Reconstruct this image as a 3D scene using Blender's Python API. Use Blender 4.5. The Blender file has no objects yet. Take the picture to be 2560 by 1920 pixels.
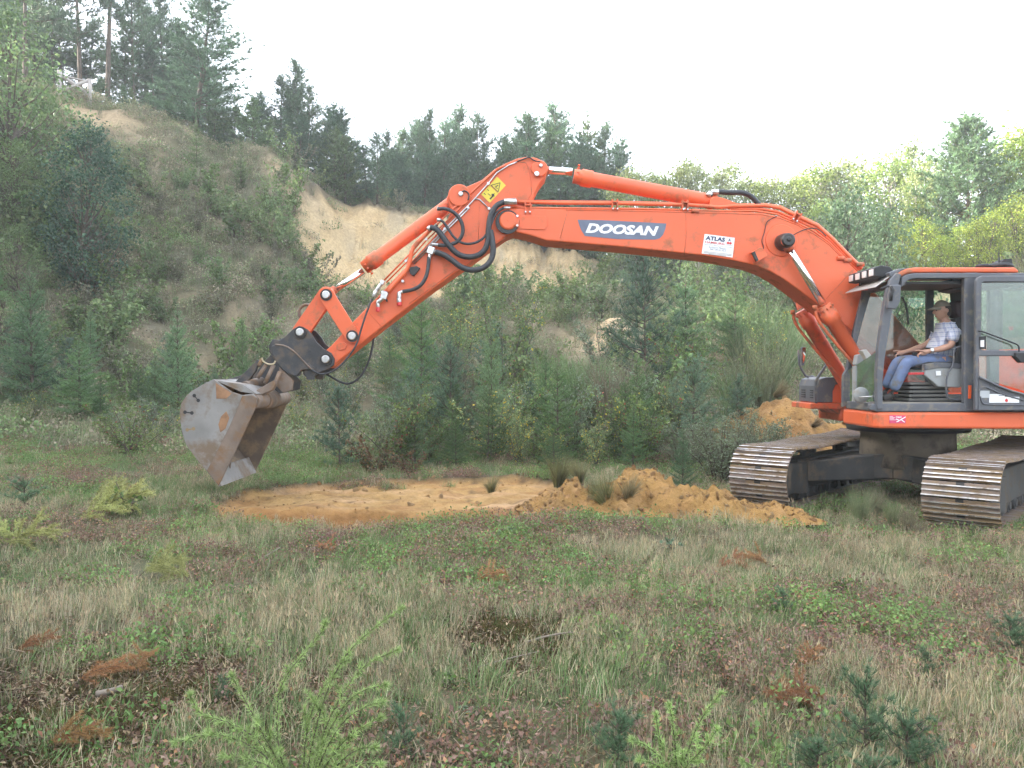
import bpy, bmesh, math, random
import numpy as np
from mathutils import Vector, Matrix, Quaternion, Euler

random.seed(7)
SC = bpy.context.scene
COL = SC.collection
R = math.radians

# ------------------------------------------------------------------ camera
F, CX, HY, CH = 2071.0, 1280.0, 934.0, 1.7          # focal length and horizon measured on the photograph
cam_d = bpy.data.cameras.new('camera')
cam = bpy.data.objects.new('camera', cam_d)
COL.objects.link(cam)
cam.location = (0, 0, CH)
cam.rotation_euler = (R(90), 0, 0)
cam_d.sensor_width = 36.0
cam_d.lens = 36.0 * F / 2560.0
cam_d.shift_y = (HY - 960.0) / 2560.0
cam_d.clip_start = 0.05
cam_d.clip_end = 4000
SC.camera = cam

# ------------------------------------------------------------------ sky, sun, exposure
SUN_EL, SUN_AZ = R(21), R(-86)                        # azimuth measured clockwise from the view direction
world = bpy.data.worlds.new('World')
SC.world = world
world.use_nodes = True
wn, wl = world.node_tree.nodes, world.node_tree.links
wn.clear()
sky = wn.new('ShaderNodeTexSky')
sky.sky_type = 'NISHITA'
sky.sun_disc = False
sky.sun_elevation = SUN_EL
sky.sun_rotation = SUN_AZ % (2 * math.pi)
sky.air_density = 1.0
sky.dust_density = 4.0
sky.ozone_density = 1.0
hs = wn.new('ShaderNodeHueSaturation')
hs.inputs['Saturation'].default_value = 0.5            # thin white overcast veil
bg = wn.new('ShaderNodeBackground')
bg.inputs['Strength'].default_value = 0.15
wo = wn.new('ShaderNodeOutputWorld')
wl.new(sky.outputs[0], hs.inputs['Color'])
veil = wn.new('ShaderNodeMix'); veil.data_type = 'RGBA'          # even white cloud over the whole sky
veil.inputs[0].default_value = 0.5
veil.inputs[7].default_value = (2.85, 3.08, 3.45, 1)
wl.new(hs.outputs[0], veil.inputs[6])
wl.new(veil.outputs[2], bg.inputs[0])
wl.new(bg.outputs[0], wo.inputs[0])

sun_d = bpy.data.lights.new('sun', 'SUN')
sun_d.energy = 3.0
sun_d.angle = R(0.6)
sun_d.color = (1.0, 0.94, 0.84)
sun = bpy.data.objects.new('sun', sun_d)
COL.objects.link(sun)
to_sun = Vector((math.sin(SUN_AZ) * math.cos(SUN_EL), math.cos(SUN_AZ) * math.cos(SUN_EL), math.sin(SUN_EL)))
sun.rotation_euler = to_sun.to_track_quat('Z', 'Y').to_euler()
sun.location = to_sun * 60

SC.view_settings.view_transform = 'Standard'
SC.view_settings.look = 'None'
SC.view_settings.gamma = 1.0
SC.view_settings.use_curve_mapping = False
SC.view_settings.exposure = 2.9
HAZE = 0.0014
SC.render.engine = 'CYCLES'
SC.cycles.use_denoising = True
SC.cycles.use_adaptive_sampling = False
SC.cycles.max_bounces = 6
SC.cycles.volume_bounces = 1
SC.cycles.volume_max_steps = 32
SC.cycles.diffuse_bounces = 3
SC.cycles.glossy_bounces = 3
SC.cycles.transmission_bounces = 5
SC.cycles.transparent_max_bounces = 8
SC.cycles.sample_clamp_indirect = 6
SC.cycles.caustics_reflective = False
SC.cycles.caustics_refractive = False

# ------------------------------------------------------------------ helpers
def P(px, py, Y):
    """The place seen at a pixel of the 2560 x 1920 photograph when it lies Y metres out."""
    return Vector(((px - CX) / F * Y, Y, CH + (HY - py) / F * Y))

def link(o, parent=None):
    COL.objects.link(o)
    if parent is not None:
        o.parent = parent
    return o

def tag(o, label=None, cat=None, group=None, kind=None):
    if label: o['label'] = label
    if cat: o['category'] = cat
    if group: o['group'] = group
    if kind: o['kind'] = kind
    return o

def empty(name, loc, rz=0.0):
    o = bpy.data.objects.new(name, None)
    o.empty_display_size = 0.2
    o.location = loc
    o.rotation_euler = (0, 0, rz)
    COL.objects.link(o)
    return o

def ss(a, b, x):
    t = np.clip((x - a) / (b - a), 0, 1)
    return t * t * (3 - 2 * t)

def vnoise(x, y, seed=0):
    """value noise, -1..1, for numpy arrays"""
    x = np.asarray(x, float); y = np.asarray(y, float)
    xi = np.floor(x).astype(np.int64); yi = np.floor(y).astype(np.int64)
    fx = x - xi; fy = y - yi
    fx = fx * fx * (3 - 2 * fx); fy = fy * fy * (3 - 2 * fy)
    def h(a, b):
        n = (a * 374761393 + b * 668265263 + seed * 974711) & 0xffffffff
        n = ((n ^ (n >> 13)) * 1274126177) & 0xffffffff
        n = n ^ (n >> 16)
        return (n & 0xffff) / 32767.5 - 1
    a = h(xi, yi); b = h(xi + 1, yi); c = h(xi, yi + 1); d = h(xi + 1, yi + 1)
    return (a * (1 - fx) + b * fx) * (1 - fy) + (c * (1 - fx) + d * fx) * fy

def fbm(x, y, seed=0, oct=4):
    s = 0; a = 0.5
    for k in range(oct):
        s = s + a * vnoise(x * 2 ** k, y * 2 ** k, seed + k * 17)
        a *= 0.5
    return s

class MB:
    """collects shapes (world coordinates) and links them as ONE mesh object"""
    def __init__(self):
        self.v, self.f, self.m, self.s = [], [], [], []
    def add(self, vs, fs, mi=0, smooth=False):
        o = len(self.v)
        self.v += [tuple(q) for q in vs]
        for q in fs:
            self.f.append([o + i for i in q]); self.m.append(mi); self.s.append(smooth)
        return self
    def prism(self, pts, Y0, Y1, mi=0, Yref=None):
        """outline in photo pixels as seen at depth Yref, extruded from Y0 to Y1 in depth"""
        Yr = Y0 if Yref is None else Yref
        w = [P(a, b, Yr) for a, b in pts]
        return self.prism_w([(q.x, q.z) for q in w], Y0, Y1, mi)
    def prism_w(self, xz, Y0, Y1, mi=0, mi_side=None):
        n = len(xz)
        area = sum(xz[i][0] * xz[(i + 1) % n][1] - xz[(i + 1) % n][0] * xz[i][1] for i in range(n))
        if area < 0: xz = xz[::-1]
        vs = [(a, Y0, b) for a, b in xz] + [(a, Y1, b) for a, b in xz]
        self.add(vs, [list(range(n)), list(range(2 * n - 1, n - 1, -1))], mi)
        o = len(self.v) - 2 * n
        for i in range(n):
            j = (i + 1) % n
            self.f.append([o + i, o + i + n, o + j + n, o + j]); self.m.append(mi if mi_side is None else mi_side); self.s.append(False)
        return self
    def box(self, c, size, mi=0, rot=None):
        a, b, d = (q * .5 for q in size)
        vs = [Vector((x, y, z)) for x in (-a, a) for y in (-b, b) for z in (-d, d)]
        if rot is not None:
            M = rot if isinstance(rot, Matrix) else Euler(rot).to_matrix()
            vs = [M @ q for q in vs]
        c = Vector(c)
        return self.add([q + c for q in vs], [(0, 1, 3, 2), (4, 6, 7, 5), (0, 4, 5, 1), (2, 3, 7, 6), (0, 2, 6, 4), (1, 5, 7, 3)], mi)
    def box2(self, lo, hi, mi=0):
        lo, hi = Vector(lo), Vector(hi)
        return self.box((lo + hi) / 2, hi - lo, mi)
    def cyl(self, p0, p1, r0, r1=None, n=16, mi=0, cap=True, mi_cap=None):
        p0, p1 = Vector(p0), Vector(p1)
        r1 = r0 if r1 is None else r1
        d = (p1 - p0).normalized()
        u = d.orthogonal().normalized(); w = d.cross(u)
        vs = []
        for p, r in ((p0, r0), (p1, r1)):
            for k in range(n):
                a = 2 * math.pi * k / n
                vs.append(p + (u * math.cos(a) + w * math.sin(a)) * r)
        self.add(vs, [(k, (k + 1) % n, n + (k + 1) % n, n + k) for k in range(n)], mi, True)
        if cap:
            o = len(self.v) - 2 * n
            mc = mi if mi_cap is None else mi_cap
            self.f.append([o + k for k in range(n - 1, -1, -1)]); self.m.append(mc); self.s.append(False)
            self.f.append([o + n + k for k in range(n)]); self.m.append(mc); self.s.append(False)
        return self
    def lathe(self, p0, axis, prof, n=20, mi=0):
        """prof: (distance along axis, radius)"""
        p0 = Vector(p0); d = Vector(axis).normalized()
        u = d.orthogonal().normalized(); w = d.cross(u)
        vs = []
        for t, r in prof:
            for k in range(n):
                a = 2 * math.pi * k / n
                vs.append(p0 + d * t + (u * math.cos(a) + w * math.sin(a)) * max(r, 1e-4))
        fs = []
        for i in range(len(prof) - 1):
            for k in range(n):
                k2 = (k + 1) % n
                fs.append((i * n + k, i * n + k2, (i + 1) * n + k2, (i + 1) * n + k))
        self.add(vs, fs, mi, True)
        o = len(self.v) - len(vs)
        self.f.append([o + k for k in range(n - 1, -1, -1)]); self.m.append(mi); self.s.append(False)
        o2 = len(self.v) - n
        self.f.append([o2 + k for k in range(n)]); self.m.append(mi); self.s.append(False)
        return self
    def tube(self, pts, r, n=8, mi=0, smooth_path=0, cap=True):
        pts = [Vector(q) for q in pts]
        for _ in range(smooth_path):                     # Chaikin
            q = [pts[0]]
            for a, b in zip(pts[:-1], pts[1:]):
                q += [a.lerp(b, .25), a.lerp(b, .75)]
            pts = q + [pts[-1]]
        rr = r if isinstance(r, (list, tuple)) else [r] * len(pts)
        if len(rr) != len(pts):
            rr = [rr[0] + (rr[-1] - rr[0]) * i / (len(pts) - 1) for i in range(len(pts))]
        vs = []; u = None
        for i, p in enumerate(pts):
            d = (pts[min(i + 1, len(pts) - 1)] - pts[max(i - 1, 0)])
            if d.length < 1e-9: d = Vector((0, 0, 1))
            d.normalize()
            u = d.orthogonal().normalized() if u is None else (u - d * u.dot(d)).normalized()
            w = d.cross(u)
            for k in range(n):
                a = 2 * math.pi * k / n
                vs.append(p + (u * math.cos(a) + w * math.sin(a)) * rr[i])
        fs = []
        for i in range(len(pts) - 1):
            for k in range(n):
                k2 = (k + 1) % n
                fs.append((i * n + k, i * n + k2, (i + 1) * n + k2, (i + 1) * n + k))
        self.add(vs, fs, mi, True)
        if cap:
            o = len(self.v) - len(vs)
            self.f.append([o + k for k in range(n - 1, -1, -1)]); self.m.append(mi); self.s.append(False)
            o = len(self.v) - n
            self.f.append([o + k for k in range(n)]); self.m.append(mi); self.s.append(False)
        return self
    def mesh(self, name, mats, origin=(0, 0, 0)):
        me = bpy.data.meshes.new(name)
        o = Vector(origin)
        me.from_pydata([tuple(Vector(q) - o) for q in self.v], [], self.f)
        for m in (mats if isinstance(mats, (list, tuple)) else [mats]):
            me.materials.append(m)
        me.polygons.foreach_set('material_index', self.m)
        me.polygons.foreach_set('use_smooth', self.s)
        me.update()
        return me
    def build(self, name, mats, parent=None, origin=(0, 0, 0), bevel=0.0):
        ob = bpy.data.objects.new(name, self.mesh(name, mats, origin))
        link(ob, parent)
        if parent is None:
            ob.location = origin
        if bevel:
            b = ob.modifiers.new('bevel', 'BEVEL')
            b.width = bevel; b.segments = 2; b.limit_method = 'ANGLE'; b.angle_limit = R(40)
        return ob

def arr_mesh(name, V, Fc, C=None, mats=(), smooth=False, mi=None):
    """mesh from numpy arrays: V (n,3), Fc (m,3 or 4), C (n,3) colours"""
    me = bpy.data.meshes.new(name)
    V = np.asarray(V, np.float32); Fc = np.asarray(Fc, np.int32)
    k = Fc.shape[1]
    me.vertices.add(len(V)); me.vertices.foreach_set('co', V.ravel())
    me.loops.add(Fc.size); me.loops.foreach_set('vertex_index', Fc.ravel())
    me.polygons.add(len(Fc))
    me.polygons.foreach_set('loop_start', np.arange(0, Fc.size, k, dtype=np.int32))
    if smooth: me.polygons.foreach_set('use_smooth', np.ones(len(Fc), bool))
    for m in mats: me.materials.append(m)
    if mi is not None: me.polygons.foreach_set('material_index', np.asarray(mi, np.int32))
    me.update(calc_edges=True)
    if C is not None:
        ca = me.color_attributes.new('Col', 'FLOAT_COLOR', 'POINT')
        c4 = np.ones((len(V), 4), np.float32); c4[:, :3] = C
        ca.data.foreach_set('color', c4.ravel())
    return me

# ------------------------------------------------------------------ materials
def new_mat(name):
    m = bpy.data.materials.new(name); m.use_nodes = True
    nt = m.node_tree
    b = nt.nodes['Principled BSDF']
    return m, nt.nodes, nt.links, b

def mat(name, col, rough=.5, metal=0.0, var=0.12, vscale=3.0, dirt=None, dirt_amt=0.0, dscale=4.0, bump=0.0, bscale=60.0, spec=0.5, each=False):
    """painted or plain surface with tonal variation, patchy dirt and fine relief"""
    m, n, l, b = new_mat(name)
    b.inputs['Roughness'].default_value = rough
    b.inputs['Metallic'].default_value = metal
    b.inputs['Specular IOR Level'].default_value = spec
    tc = n.new('ShaderNodeTexCoord')
    if each:                                              # every copy of a shared mesh gets its own wear
        oi = n.new('ShaderNodeObjectInfo'); ml = n.new('ShaderNodeVectorMath'); ml.operation = 'MULTIPLY_ADD'
        ml.inputs[1].default_value = (37, 53, 71); l.new(oi.outputs['Random'], ml.inputs[0]); l.new(tc.outputs['Object'], ml.inputs[2])
        class _T: outputs = {'Object': ml.outputs[0]}
        tc = _T
    nz = n.new('ShaderNodeTexNoise'); nz.inputs['Scale'].default_value = vscale; nz.inputs['Detail'].default_value = 6
    l.new(tc.outputs['Object'], nz.inputs['Vector'])
    mr = n.new('ShaderNodeMapRange')
    mr.inputs['From Min'].default_value = .3; mr.inputs['From Max'].default_value = .7
    mr.inputs['To Min'].default_value = 1 - var; mr.inputs['To Max'].default_value = 1 + var
    l.new(nz.outputs['Fac'], mr.inputs['Value'])
    mx = n.new('ShaderNodeMix'); mx.data_type = 'RGBA'; mx.blend_type = 'MULTIPLY'; mx.inputs[0].default_value = 1
    mx.inputs[6].default_value = (*col, 1)
    l.new(mr.outputs[0], mx.inputs[7])
    out = mx.outputs[2]
    if dirt is not None:
        n2 = n.new('ShaderNodeTexNoise'); n2.inputs['Scale'].default_value = dscale; n2.inputs['Detail'].default_value = 8; n2.inputs['Roughness'].default_value = .65
        l.new(tc.outputs['Object'], n2.inputs['Vector'])
        r2 = n.new('ShaderNodeMapRange')
        r2.inputs['From Min'].default_value = .62 - dirt_amt * .35; r2.inputs['From Max'].default_value = .75 - dirt_amt * .25
        l.new(n2.outputs['Fac'], r2.inputs['Value'])
        m2 = n.new('ShaderNodeMix'); m2.data_type = 'RGBA'
        l.new(r2.outputs[0], m2.inputs[0]); l.new(out, m2.inputs[6]); m2.inputs[7].default_value = (*dirt, 1)
        out = m2.outputs[2]
        r3 = n.new('ShaderNodeMapRange'); r3.inputs['To Min'].default_value = rough; r3.inputs['To Max'].default_value = min(1, rough + .35)
        l.new(r2.outputs[0], r3.inputs['Value']); l.new(r3.outputs[0], b.inputs['Roughness'])
    l.new(out, b.inputs['Base Color'])
    if bump:
        n4 = n.new('ShaderNodeTexNoise'); n4.inputs['Scale'].default_value = bscale; n4.inputs['Detail'].default_value = 4
        l.new(tc.outputs['Object'], n4.inputs['Vector'])
        bp = n.new('ShaderNodeBump'); bp.inputs['Strength'].default_value = bump; bp.inputs['Distance'].default_value = .01
        l.new(n4.outputs['Fac'], bp.inputs['Height']); l.new(bp.outputs[0], b.inputs['Normal'])
    return m

def leaf_mat(name, trans=0.35, rough=.6, tint=(1.62, 1.65, 1.55), objvar=.25):
    """foliage: colour attribute, a little per-plant variation, light passing through thin leaves"""
    m, n, l, b = new_mat(name)
    at = n.new('ShaderNodeAttribute'); at.attribute_name = 'Col'
    oi = n.new('ShaderNodeObjectInfo')
    mr = n.new('ShaderNodeMapRange'); mr.inputs['To Min'].default_value = 1 - objvar; mr.inputs['To Max'].default_value = 1 + objvar
    l.new(oi.outputs['Random'], mr.inputs['Value'])
    hv = n.new('ShaderNodeHueSaturation')
    mh = n.new('ShaderNodeMapRange'); mh.inputs['To Min'].default_value = .485; mh.inputs['To Max'].default_value = .515
    wn_ = n.new('ShaderNodeTexWhiteNoise'); wn_.noise_dimensions = '1D'
    l.new(oi.outputs['Random'], wn_.inputs['W']); l.new(wn_.outputs['Value'], mh.inputs['Value'])
    l.new(mh.outputs[0], hv.inputs['Hue']); l.new(mr.outputs[0], hv.inputs['Value']); l.new(at.outputs['Color'], hv.inputs['Color'])
    tn = n.new('ShaderNodeMix'); tn.data_type = 'RGBA'; tn.blend_type = 'MULTIPLY'; tn.inputs[0].default_value = 1
    tn.inputs[7].default_value = (*tint, 1)
    l.new(hv.outputs[0], tn.inputs[6])
    l.new(tn.outputs[2], b.inputs['Base Color'])
    b.inputs['Roughness'].default_value = rough
    b.inputs['Specular IOR Level'].default_value = .3
    if trans > 0:
        tr = n.new('ShaderNodeBsdfTranslucent')
        l.new(tn.outputs[2], tr.inputs['Color'])
        ms = n.new('ShaderNodeMixShader'); ms.inputs[0].default_value = trans
        l.new(b.outputs[0], ms.inputs[1]); l.new(tr.outputs[0], ms.inputs[2])
        l.new(ms.outputs[0], n['Material Output'].inputs['Surface'])
    return m

def ground_mat(name, bscale=9.0, bstr=.8):
    m, n, l, b = new_mat(name)
    at = n.new('ShaderNodeAttribute'); at.attribute_name = 'Col'
    tc = n.new('ShaderNodeTexCoord')
    nz = n.new('ShaderNodeTexNoise'); nz.inputs['Scale'].default_value = 7.0; nz.inputs['Detail'].default_value = 10; nz.inputs['Roughness'].default_value = .7
    l.new(tc.outputs['Object'], nz.inputs['Vector'])
    mr = n.new('ShaderNodeMapRange'); mr.inputs['From Min'].default_value = .3; mr.inputs['From Max'].default_value = .7
    mr.inputs['To Min'].default_value = .72; mr.inputs['To Max'].default_value = 1.28
    l.new(nz.outputs['Fac'], mr.inputs['Value'])
    mx = n.new('ShaderNodeMix'); mx.data_type = 'RGBA'; mx.blend_type = 'MULTIPLY'; mx.inputs[0].default_value = 1
    l.new(at.outputs['Color'], mx.inputs[6]); l.new(mr.outputs[0], mx.inputs[7])
    l.new(mx.outputs[2], b.inputs['Base Color'])
    b.inputs['Roughness'].default_value = .95
    b.inputs['Specular IOR Level'].default_value = .15
    n2 = n.new('ShaderNodeTexNoise'); n2.inputs['Scale'].default_value = bscale; n2.inputs['Detail'].default_value = 10; n2.inputs['Roughness'].default_value = .68
    l.new(tc.outputs['Object'], n2.inputs['Vector'])
    bp = n.new('ShaderNodeBump'); bp.inputs['Strength'].default_value = bstr; bp.inputs['Distance'].default_value = .06
    l.new(n2.outputs['Fac'], bp.inputs['Height']); l.new(bp.outputs[0], b.inputs['Normal'])
    return m
# ------------------------------------------------------------------ terrain: a sand pit with a tall bank on the left and a scarp behind
PROF = {
 -1500: [(0, 0), (14, .2), (20, 2.5), (34, 15), (45, 16.5), (130, 17)],
 -200: [(0, 0), (13, .05), (19, .5), (22, 1.0), (38.5, 15.6), (46, 16.6), (130, 17)],
 0:    [(0, 0), (13, .05), (19, .35), (23, .8), (40, 15.6), (46, 16.4), (130, 16.5)],
 130:  [(0, 0), (13, .03), (20, .35), (24, .8), (40, 15.25), (46, 16), (130, 16)],
 300:  [(0, 0), (13.5, 0), (21, .3), (25, .9), (41, 15.1), (47, 15.6), (130, 16)],
 430:  [(0, 0), (13.5, 0), (21, .3), (26, 1.2), (41, 14.0), (48, 14.4), (130, 15)],
 560:  [(0, 0), (14, 0), (21, .3), (26, 1.2), (41, 12.9), (50, 13.4), (130, 14)],
 690:  [(0, 0), (14, 0), (21, .3), (27, 1.6), (40.5, 12.6), (48, 12.8), (130, 13)],
 745:  [(0, 0), (14, 0), (21, .3), (27.5, 1.8), (39.6, 10.2), (41, 12.0), (50, 12.2), (130, 12.6)],
 800:  [(0, 0), (14, 0), (21, .3), (28, 2), (39.5, 6.9), (42, 11.3), (50, 11.6), (130, 12)],
 900:  [(0, 0), (14, 0), (21, .4), (29, 2.3), (41, 7.1), (44, 11), (52, 11.4), (130, 12)],
 1050: [(0, 0), (14, 0), (21, .5), (30, 2.6), (43.5, 7.5), (46, 10.6), (54, 11), (130, 12)],
 1200: [(0, 0), (14.5, 0), (20, .5), (30, 2.8), (44, 7.2), (47, 10.3), (56, 10.6), (130, 12)],
 1320: [(0, 0), (14.5, 0), (20, .6), (30, 3), (45, 7.2), (48, 9.5), (58, 9.8), (130, 11)],
 1480: [(0, 0), (14.5, 0), (20, .6), (30, 3.2), (46, 7.5), (50, 8.6), (60, 8.8), (130, 10)],
 1650: [(0, 0), (15, 0), (20, .6), (30, 3.2), (45, 6.5), (60, 7.5), (130, 9)],
 1900: [(0, 0), (15, 0), (20, .6), (28, 3), (42, 5.6), (60, 7), (130, 9)],
 2150: [(0, 0), (15, 0), (20, .5), (26, 2), (36, 5.4), (60, 6.5), (130, 9)],
 2350: [(0, 0), (14, 0), (19, .3), (24, 1.8), (34, 5.2), (60, 6.5), (130, 9)],
 2600: [(0, 0), (14, 0), (18, .3), (23, 1.8), (32, 5), (60, 7), (130, 9)],
 3500: [(0, 0), (14, 0), (18, .3), (24, 1.8), (34, 5), (60, 7), (130, 9)],
}
_pg = np.arange(-1500, 3501, 20.0)
_yg = np.arange(0, 130.01, .5)
_keys = sorted(PROF)
_tab = np.array([np.interp(_yg, *zip(*PROF[k])) for k in _keys])
_TAB = np.empty((len(_pg), len(_yg)))
for j in range(len(_yg)):
    _TAB[:, j] = np.interp(_pg, _keys, _tab[:, j])
for _ in range(3):
    _TAB[1:-1] = .25 * _TAB[:-2] + .5 * _TAB[1:-1] + .25 * _TAB[2:]
for _ in range(2):
    _TAB[:, 1:-1] = .25 * _TAB[:, :-2] + .5 * _TAB[:, 1:-1] + .25 * _TAB[:, 2:]

# outline of the freshly scraped sand patch (x, y on the ground)
PIT = [(-3.75, 9.75), (-3.95, 10.7), (-3.8, 11.6), (-3.2, 12.5), (-1.9, 13.1), (-.6, 13.35), (.25, 13.5), (.9, 12.9), (1.6, 11.6),
       (1.5, 10.2), (.8, 9.65), (-.1, 9.4), (-1.1, 9.35), (-2.0, 9.45), (-2.9, 9.5)]

def pit_sd(x, y):
    """signed distance to the pit outline, positive inside"""
    x = np.asarray(x, float); y = np.asarray(y, float)
    d = np.full(x.shape, 1e9); ins = np.zeros(x.shape, bool)
    n = len(PIT)
    for i in range(n):
        ax, ay = PIT[i]; bx, by = PIT[(i + 1) % n]
        ex, ey = bx - ax, by - ay
        t = np.clip(((x - ax) * ex + (y - ay) * ey) / (ex * ex + ey * ey), 0, 1)
        d = np.minimum(d, np.hypot(x - ax - t * ex, y - ay - t * ey))
        c = ((ay > y) != (by > y)) & (x < (bx - ax) * (y - ay) / (by - ay + 1e-12) + ax)
        ins ^= c
    return np.where(ins, d, -d)

def height(x, y, detail=True):
    x = np.asarray(x, float); y = np.asarray(y, float)
    Y = np.clip(y, 0, 129.9)
    px = np.clip(CX + x / np.maximum(y, 4) * F, -1500, 3499)
    a = (px + 1500) / 20; b = Y / .5
    i = a.astype(int); j = np.minimum(b.astype(int), len(_yg) - 2)
    fa = a - i; fb = b - j
    z = (_TAB[i, j] * (1 - fa) + _TAB[i + 1, j] * fa) * (1 - fb) + (_TAB[i, j + 1] * (1 - fa) + _TAB[i + 1, j + 1] * fa) * fb
    z = np.where(y < 12, 0, z)
    top = 19 - 3.5 * ss(18, 36, y)  # unseen bank left of the view, raised to keep the pit in shade
    z = np.maximum(z, top * ss(-14.5, -31, x) * (1 - ss(40, 60, y)))
    if detail:
        far = ss(16, 26, y) + ss(-12, -16, x)
        z = z + fbm(x * .55, y * .55, 3) * (.10 + .9 * np.clip(far, 0, 1)) + fbm(x * 2.3, y * 2.3, 5, 3) * .05
        z = z - .12 * (1 - ss(2.7, 4.4, np.hypot(x - 5.6, y - 11.8)))      # pressed down under the machine
        # rills and a ragged lip on the scarp
        sc = scarp(x, y)
        z = z + sc * (fbm(x * 1.1, y * .25, 21, 4) * .9 + fbm(x * 3.2, y * .5, 23, 3) * .35)
        # the ditch and the scraped floor
        d = pit_sd(x, y) + fbm(x * 3, y * 3, 9, 3) * .16
        z = z - .07 * ss(-.02, .12, d)
        wall = 10.75 + .22 * fbm(x * 1.2, x * 0 + 4.0, 31, 3)
        ditch = ss(-.02, .2, d) * (1 - ss(wall - .22, wall + .04, y)) * ss(-4.0, -3.3, x) * (1 - ss(-.1, 1.2, x))
        z = z - .36 * ditch
        z = z + ss(.1, .3, d) * (fbm(x * 5, y * 5, 41, 4) * .055 + .018 * np.sin(y * 22 + x * 3) * ss(11, 11.4, y))
        z = z + .05 * np.exp(-(d / .12) ** 2) * (y > 11) * (.5 + fbm(x * 4, y * 4, 77))
    return z

def scarp(x, y):
    px = CX + np.asarray(x, float) / np.maximum(y, 4) * F
    base = np.interp(px, [690, 745, 800, 900, 1050, 1200, 1320, 1480], [36, 36, 35, 36, 38, 38, 38, 40])
    topY = np.interp(px, [690, 745, 800, 900, 1050, 1200, 1320, 1480], [41, 41.6, 42.6, 44.6, 46.6, 47.6, 48.8, 50.5])
    return ss(700, 780, px) * (1 - ss(1430, 1560, px)) * ss(base - 2, base + 1, y) * (1 - ss(topY - .2, topY + .5, y))

def mossy(x, y):
    return np.clip(np.exp(-((x + 2.1) / .95) ** 2 - ((y - 4.45) / .5) ** 2) * 1.3 + np.exp(-((x + .08) / .42) ** 2 - ((y - 5.2) / .38) ** 2) * 1.3 + np.exp(-((x + 2.1) / .4) ** 2 - ((y - 3.55) / .35) ** 2), 0, 1)

def hz(x, y):
    return float(height(np.array([x]), np.array([y]))[0])

def _axis(segs):
    out = []
    for a, b, s in segs:
        out += list(np.arange(a, b - 1e-6, s))
    return np.array(out + [segs[-1][1]])
gx = _axis([(-260, -150, 22), (-150, -40, 4), (-40, -8, .5), (-8, 8, .085), (8, 40, .5), (40, 150, 5), (150, 260, 22)])
gy = _axis([(-120, -12, 6), (-12, 2, .8), (2, 9, .12), (9, 14, .06), (14, 20, .22), (20, 36, .4), (36, 52, .28), (52, 80, 1.2), (80, 200, 8), (200, 290, 15)])
GX, GY = np.meshgrid(gx, gy)
GZ = height(GX, GY)
def mixc(a, b, t):
    return a * (1 - t[..., None]) + np.array(b) * t[..., None]
n1 = fbm(GX * .9, GY * .9, 50); n2 = fbm(GX * 2.7, GY * 2.7, 60); n3 = fbm(GX * .25, GY * .25, 70)
gc = np.ones(GX.shape + (3,)) * np.array((.10, .095, .055))
gc = mixc(gc, (.19, .165, .105), np.clip(.45 + n1 * 1.6, 0, 1) * .6)
gc = mixc(gc, (.075, .085, .04), np.clip(n3 * 2 + n2, 0, 1) * .55)
gpx = CX + GX / np.maximum(GY, 4) * F
hill = ss(19, 26, GY) * (1 - ss(1500, 1800, gpx))
gc = mixc(gc, (.19, .165, .115), hill * np.clip(.35 + n1 * 1.5 + n2 * .6, 0, 1) * .75)
# bare sandy strip under the fence, near the foreground, a few worn patches
bare = ss(.2, .5, fbm(GX * .8, GY * .8, 90) + .10) * (GY > 18) * .35
bare = np.maximum(bare, np.exp(-((gpx - 235) / 125) ** 2 - ((GY - 39.3) / 1.3) ** 2) * 1.2)
bare = np.maximum(bare, np.exp(-((gpx - 700) / 34) ** 2 - ((GY - 40) / 1.2) ** 2))
bare = np.maximum(bare, np.exp(-((gpx - 1520) / 130) ** 2 - ((GY - 29) / 2.5) ** 2) * 1.1)
bare = np.maximum(bare, np.exp(-((gpx - 1900) / 130) ** 2 - ((GY - 25) / 2.0) ** 2) * .8)
bare = np.maximum(bare, np.exp(-((gpx - 2350) / 120) ** 2 - ((GY - 29) / 3.5) ** 2) * 1.2)
bare = np.maximum(bare, ss(.0, .35, fbm(GX * 1.4, GY * 1.4, 95)) * np.exp(-((GX + .15) / .9) ** 2 - ((GY - 3.75) / .4) ** 2))
gc = mixc(gc, (.46, .34, .21), np.clip(bare, 0, 1) * .85)
sc_ = scarp(GX, GY)
band = .5 + .5 * np.sin(GZ * 5.2 + n1 * 2.0)
sand = np.ones(GX.shape + (3,)) * np.array((.47, .345, .19))
sand = mixc(sand, (.40, .28, .15), band * .8 * ss(8.2, 9.0, GZ))
sand = mixc(sand, (.30, .25, .17), np.clip(fbm(GX * 1.6, GZ * .5, 15) * 2 - .1, 0, 1) * .6)
gc = gc * (1 - sc_[..., None]) + sand * sc_[..., None]
top_lip = ss(10.3, 10.9, GZ) * sc_
gc = mixc(gc, (.085, .07, .045), np.clip(top_lip * (n2 + 1.1), 0, 1))
pd = pit_sd(GX, GY) + fbm(GX * 3, GY * 3, 9, 3) * .16
ps = ss(-.06, .1, pd)
psand = np.ones(GX.shape + (3,)) * np.array((.36, .222, .088))
psand = mixc(psand, (.27, .14, .055), np.clip(fbm(GX * 2.2, GY * 4, 33) * 2 + .2, 0, 1) * .7)
psand = mixc(psand, (.47, .30, .16), np.clip(fbm(GX * .9, GY * 2.4, 35) * 2.6 - .35, 0, 1) * .8)
psand = mixc(psand, (.16, .10, .05), np.clip(fbm(GX * 5, GY * 5, 36) * 3 - .9, 0, 1))
gc = gc * (1 - ps[..., None]) + psand * ps[..., None]
wall_shade = ss(9.5, 9.7, GY) * (1 - ss(10.7, 10.85, GY + .2 * fbm(GX * 1.2, GX * 0 + 4.0, 31, 3) * -1)) * ps * (GX < .9)
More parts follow.
